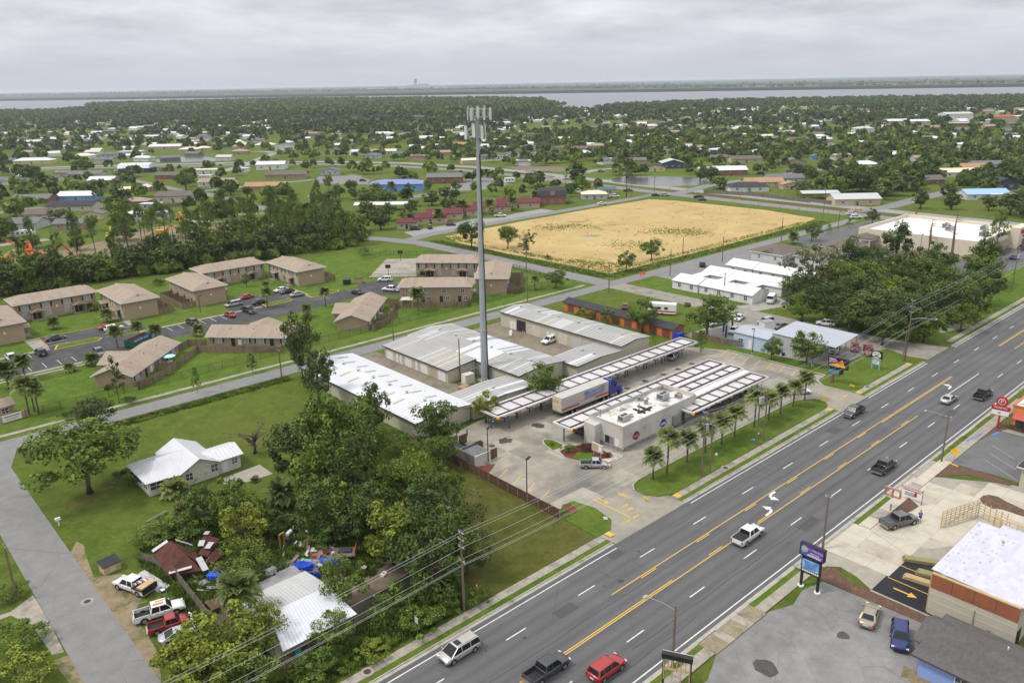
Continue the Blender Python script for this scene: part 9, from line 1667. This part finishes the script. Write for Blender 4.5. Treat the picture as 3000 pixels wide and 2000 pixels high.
def street_lamp(label,x,y,h,head):
 t=thing('street_lamp',label,'street lamp',(x,y,0));obj('column',MB().cyl(0,0,.5,h,.1,.07,n=8),BLACK,t);obj('footing',MB().cyl(0,0,0,.5,.28,n=10),CONC,t);hd=obj('lamp_head',MB().bar((0,0,h),(.9*math.cos(head),.9*math.sin(head),h+.15),.4,.14),BLACK,t);obj('lens',MB().bar((.3*math.cos(head),.3*math.sin(head),h-.04),(.8*math.cos(head),.8*math.sin(head),h+.04),.3,.03),LAMP,hd)
street_lamp('black lamp post beside the bin enclosure',78.3,93.4,6.6,R(20));street_lamp('black lamp post at the brown fence',75.2,80.6,6.6,R(10));street_lamp('black lamp post at the back of the drive-in lot',158.9,92.7,6.4,R(180));street_lamp('black lamp post hidden by the tree at the open shelter',161.5,79.2,6.4,R(180));street_lamp('lamp post on the drugstore lawn',*(321.4,152.7),8,R(0));street_lamp('lamp post against the drugstore wall',*(292.4,108.4),8,R(0));street_lamp('lamp post on the apartment lawn beside the end-on block',*(80.7,221.6),5.5,R(0))
def wire(label,pts,sag,r=.016):
 mb=MB();path=[]
 for(a,b)in zip(pts,pts[1:]):
  n=14
  for i in range(n):u=i/n;path.append((a[0]+(b[0]-a[0])*u,a[1]+(b[1]-a[1])*u,a[2]+(b[2]-a[2])*u-sag*4*u*(1-u)))
 path.append(pts[-1]);tag(obj('power_line',mb.tube(path,r,4),WIRE if r>.015 else BLACK),label,'power line','power lines along the main road')
for k,(z0,z1,z2,dy)in enumerate(((11.3,11.6,14.4,-.45),(10.2,10.5,13.0,.45),(9.2,9.5,11.8,-.45),(7.2,7.6,8.5,.1),(6.5,6.9,7.6,.0),(6.2,6.5,7.2,.12))):wire('%s power line from the top strung along the main road poles'%ORD[k],[(-20,65.6+dy,z0),(50.6,65.8+dy,z0),(100.5,66+dy,z1),(116.9,66+dy,z1),(178.8,66.2+dy,z2),(262,70+dy,z2-1),(380,76+dy,z2-1)],.7)
wire('cable crossing the main road to the pole behind the violet sign',[(100.5,65.9,7.4),(94.6,42.2,8.0)],.5,.013);wire('second cable crossing the main road beside the first',[(100.5,65.9,6.9),(94.6,42.2,7.6)],.7,.013);wire('cable crossing the main road beyond the palm row',[(119.2,66,8.5),(133,41.2,8.2)],.6,.013);wire('cable from the violet sign pole to the half-built roof',[(94.6,42.2,7.8),(91.5,20,4.0)],.8,.013);wire('cable over the side street at the left edge',[(*(10.77,106.85),7.6),(50.6,65.8,7.2)],1.2,.013)
# the person beside the grey-green pickup: one continuous body grown from a skeleton
def person(x,y,rz,label):
 t=thing('person',label,'person',(x,y,.04),rz)
 J=[(0,0,.95),(0,0,1.15),(0,0,1.4),(0,-.02,1.53),(0,-.03,1.66),(0,-.02,1.78),(.19,0,1.42),(.26,-.02,1.15),(.16,-.22,1.08),(.08,-.27,1.1),(-.19,0,1.42),(-.26,-.02,1.15),(-.14,-.22,1.1),(-.04,-.27,1.12),(.1,0,.9),(.12,-.03,.5),(.12,.02,.08),(.13,-.16,.04),(-.1,0,.9),(-.12,.03,.5),(-.12,.05,.08),(-.13,-.12,.04)]
 E_=[(0,1),(1,2),(2,3),(3,4),(4,5),(2,6),(6,7),(7,8),(8,9),(2,10),(10,11),(11,12),(12,13),(0,14),(14,15),(15,16),(16,17),(0,18),(18,19),(19,20),(20,21)]
 rad=[.14,.13,.15,.06,.1,.08,.075,.055,.04,.035,.075,.055,.04,.035,.1,.07,.045,.04,.1,.07,.045,.04]
 me=bpy.data.meshes.new('body');me.from_pydata(J,E_,[]);o=obj('body',me,M('skin',(.42,.24,.16),.6),t);s=o.modifiers.new('skin','SKIN');sv=me.skin_vertices[0].data
 for i,q in enumerate(sv):q.radius=(rad[i],rad[i]*.8);q.use_root=(i==0)
 o.modifiers.new('sub','SUBSURF').levels=2;o.modifiers['sub'].render_levels=2;V_=P('violet_shirt',(.10,.09,.42));K_=P('dark_shorts',(.03,.03,.045))
 obj('shirt',MB().tube([(0,0,.92),(0,0,1.1),(0,0,1.4),(0,0,1.5)],[.185,.17,.2,.1],10).tube([(.14,0,1.45),(.26,-.01,1.22)],[.09,.085],7).tube([(-.14,0,1.45),(-.26,-.01,1.22)],[.09,.085],7),V_,t,smooth=True);obj('shorts',MB().tube([(0,0,.97),(.1,0,.85),(.12,-.02,.5)],[.16,.125,.11],8).tube([(0,0,.97),(-.1,0,.85),(-.12,.02,.5)],[.16,.125,.11],8),K_,t,smooth=True);obj('hair',MB().ball(0,.0,1.78,.11,.12,.09),BROWNTRIM,t,smooth=True);obj('shoe',MB().ball(.13,-.08,.05,.06,.15,.06),BLACK,t);obj('shoe',MB().ball(-.13,-.04,.05,.06,.15,.06),BLACK,t);f_=MB();[f_.tube([(s_*.06,-.27,1.1),(s_*(.04-.012*k),-.34,1.09+.015*k)],.011,4)for s_ in(-1,1)for k in range(5)];obj('fingers',f_,MATS['skin'],t);obj('eyes',MB().ball(.04,-.13,1.7,.015).ball(-.04,-.13,1.7,.015),BLACK,t);obj('nose',MB().ball(0,-.145,1.67,.018,.025,.025),MATS['skin'],t)
person(111.2,36.0,R(-60),'person in a violet shirt and dark shorts at the front of the grey-green pickup')
# street furniture on the verges
MH=M('cast_iron',(.05,.035,.03),.8,.2,4)
for k,(x,y,lab)in enumerate(((36.0,64.7,'round rusty manhole cover in the near pavement'),(105.5,64.8,'small manhole cover in the pavement by the palms'),(157.5,64.9,'manhole cover by the corner lawn'),(17.2,100.2,'manhole cover in the side street'),(188,84,'manhole cover in the alley'))):junk('manhole_cover',lab,'manhole cover',x,y,0,[('ring',MB().cyl(0,0,.03,.165 if y<66 else .045,.75,n=18),CONC),('lid',MB().cyl(0,0,.04,.175 if y<66 else .055,.42,n=16),MH)])
for k,(x,y)in enumerate(((80.0,103.2),(81.5,106.0),(83.0,104.8),(90.8,101.9))):junk('bollard','dark green bollard before the end of the long canopy, %s from the bins'%ORD[k],'bollard',x,y,0,[('post',MB().cyl(0,0,0,1.3,.11,n=8),MATS['dark_green_post']),('cap',MB().cyl(0,0,1.3,1.36,.12,.05,n=8),MATS['dark_green_post'])])
for k,c in enumerate([(378.9,264.0),(365.8,231.6),(363.1,215.2),(363.6,203.4),(363.3,193.2),(364.0,178.7),(366.3,172.8),(386.3,378.4),(370.4,372.1),(387.3,288.6),(385.9,275.0),(386.0,150.3)]):junk('traffic_barrel','orange traffic barrel along the highway works, %s from the far end'%ORD[k],'traffic barrel',*c,0,[('drum',MB().cyl(0,0,.05,1.05,.32,.26,n=10),ORANGEP),('band',MB().cyl(0,0,.6,.75,.3,.285,n=10),WHITEPT)])
junk('road_barrier','stack of orange and white roadworks barriers at the junction','barrier',*(377.2,170.3),IMG,[('board',B(-1.6,-.1,.6,1.6,.1,.95),ORANGEP),('board',B(-1.6,-.1,1.2,1.6,.1,1.55),WHITEPT),('leg',MB().box(-1.4,-.3,0,-1.3,.3,1.9).box(1.3,-.3,0,1.4,.3,1.9),ORANGEP)])
junk('rubble_heap','grey heap of broken concrete beside the highway','rubble',*(402.2,415.8),IMG,[('slab',MB().bar((-8+2.2*k,(k%3)*1.2-1,.5+.3*(k%3)),(-5.6+2.2*k,(k%2)*1.5-.5,1.2+.4*(k%2)),1.8,.35),CONC)for k in range(8)])
for k,(x,y,m_,lab)in enumerate(((121.0,68.2,WHITEPT,'white litter bag on the verge near the two-transformer pole'),(108.5,68.6,WHITEPT,'white litter bag on the verge near the transformer pole'),(117.5,67.0,MATS['teal_board'],'small green utility box on the verge'),(79.2,68.0,HVAC,'flat grey utility lid on the corner verge'))):junk('litter' if k<2 else 'utility_box',lab,'litter' if k<2 else 'utility box',x,y,.3*k,[('body',MB().ball(0,0,.25,.35,.25,.18)if k<2 else B(-.4,-.3,.1,.4,.3,.6 if k==2 else .18),m_),('base',B(-.3,-.2,.1,.3,.2,.14),KERB)])
# lettering becomes plain mesh
bpy.context.view_layer.update();dg=bpy.context.evaluated_depsgraph_get()
for o in[o for o in COL.objects if o.type=='FONT']:
 me=bpy.data.meshes.new_from_object(o.evaluated_get(dg));n=obj('lettering',me,None,o.parent);n.matrix_basis=o.matrix_basis.copy();bpy.data.objects.remove(o)
 # haze: pale damp air over the whole town
hz=MB().box(-25500,-25500,-1.2,25500,25500,66.5)
hm=bpy.data.materials.new('haze_air');hm.use_nodes=True
hn=hm.node_tree
for n in list(hn.nodes):hn.nodes.remove(n)
ho=hn.nodes.new('ShaderNodeOutputMaterial');hv=hn.nodes.new('ShaderNodeVolumePrincipled')
hv.inputs['Color'].default_value=(0.80,0.86,0.97,1);hv.inputs['Density'].default_value=6.5e-5;hv.inputs['Anisotropy'].default_value=0.2
hn.links.new(hv.outputs[0],ho.inputs['Volume'])
tag(obj('haze',hz,hm),'pale damp haze over the whole town and bay','haze',kind='stuff')
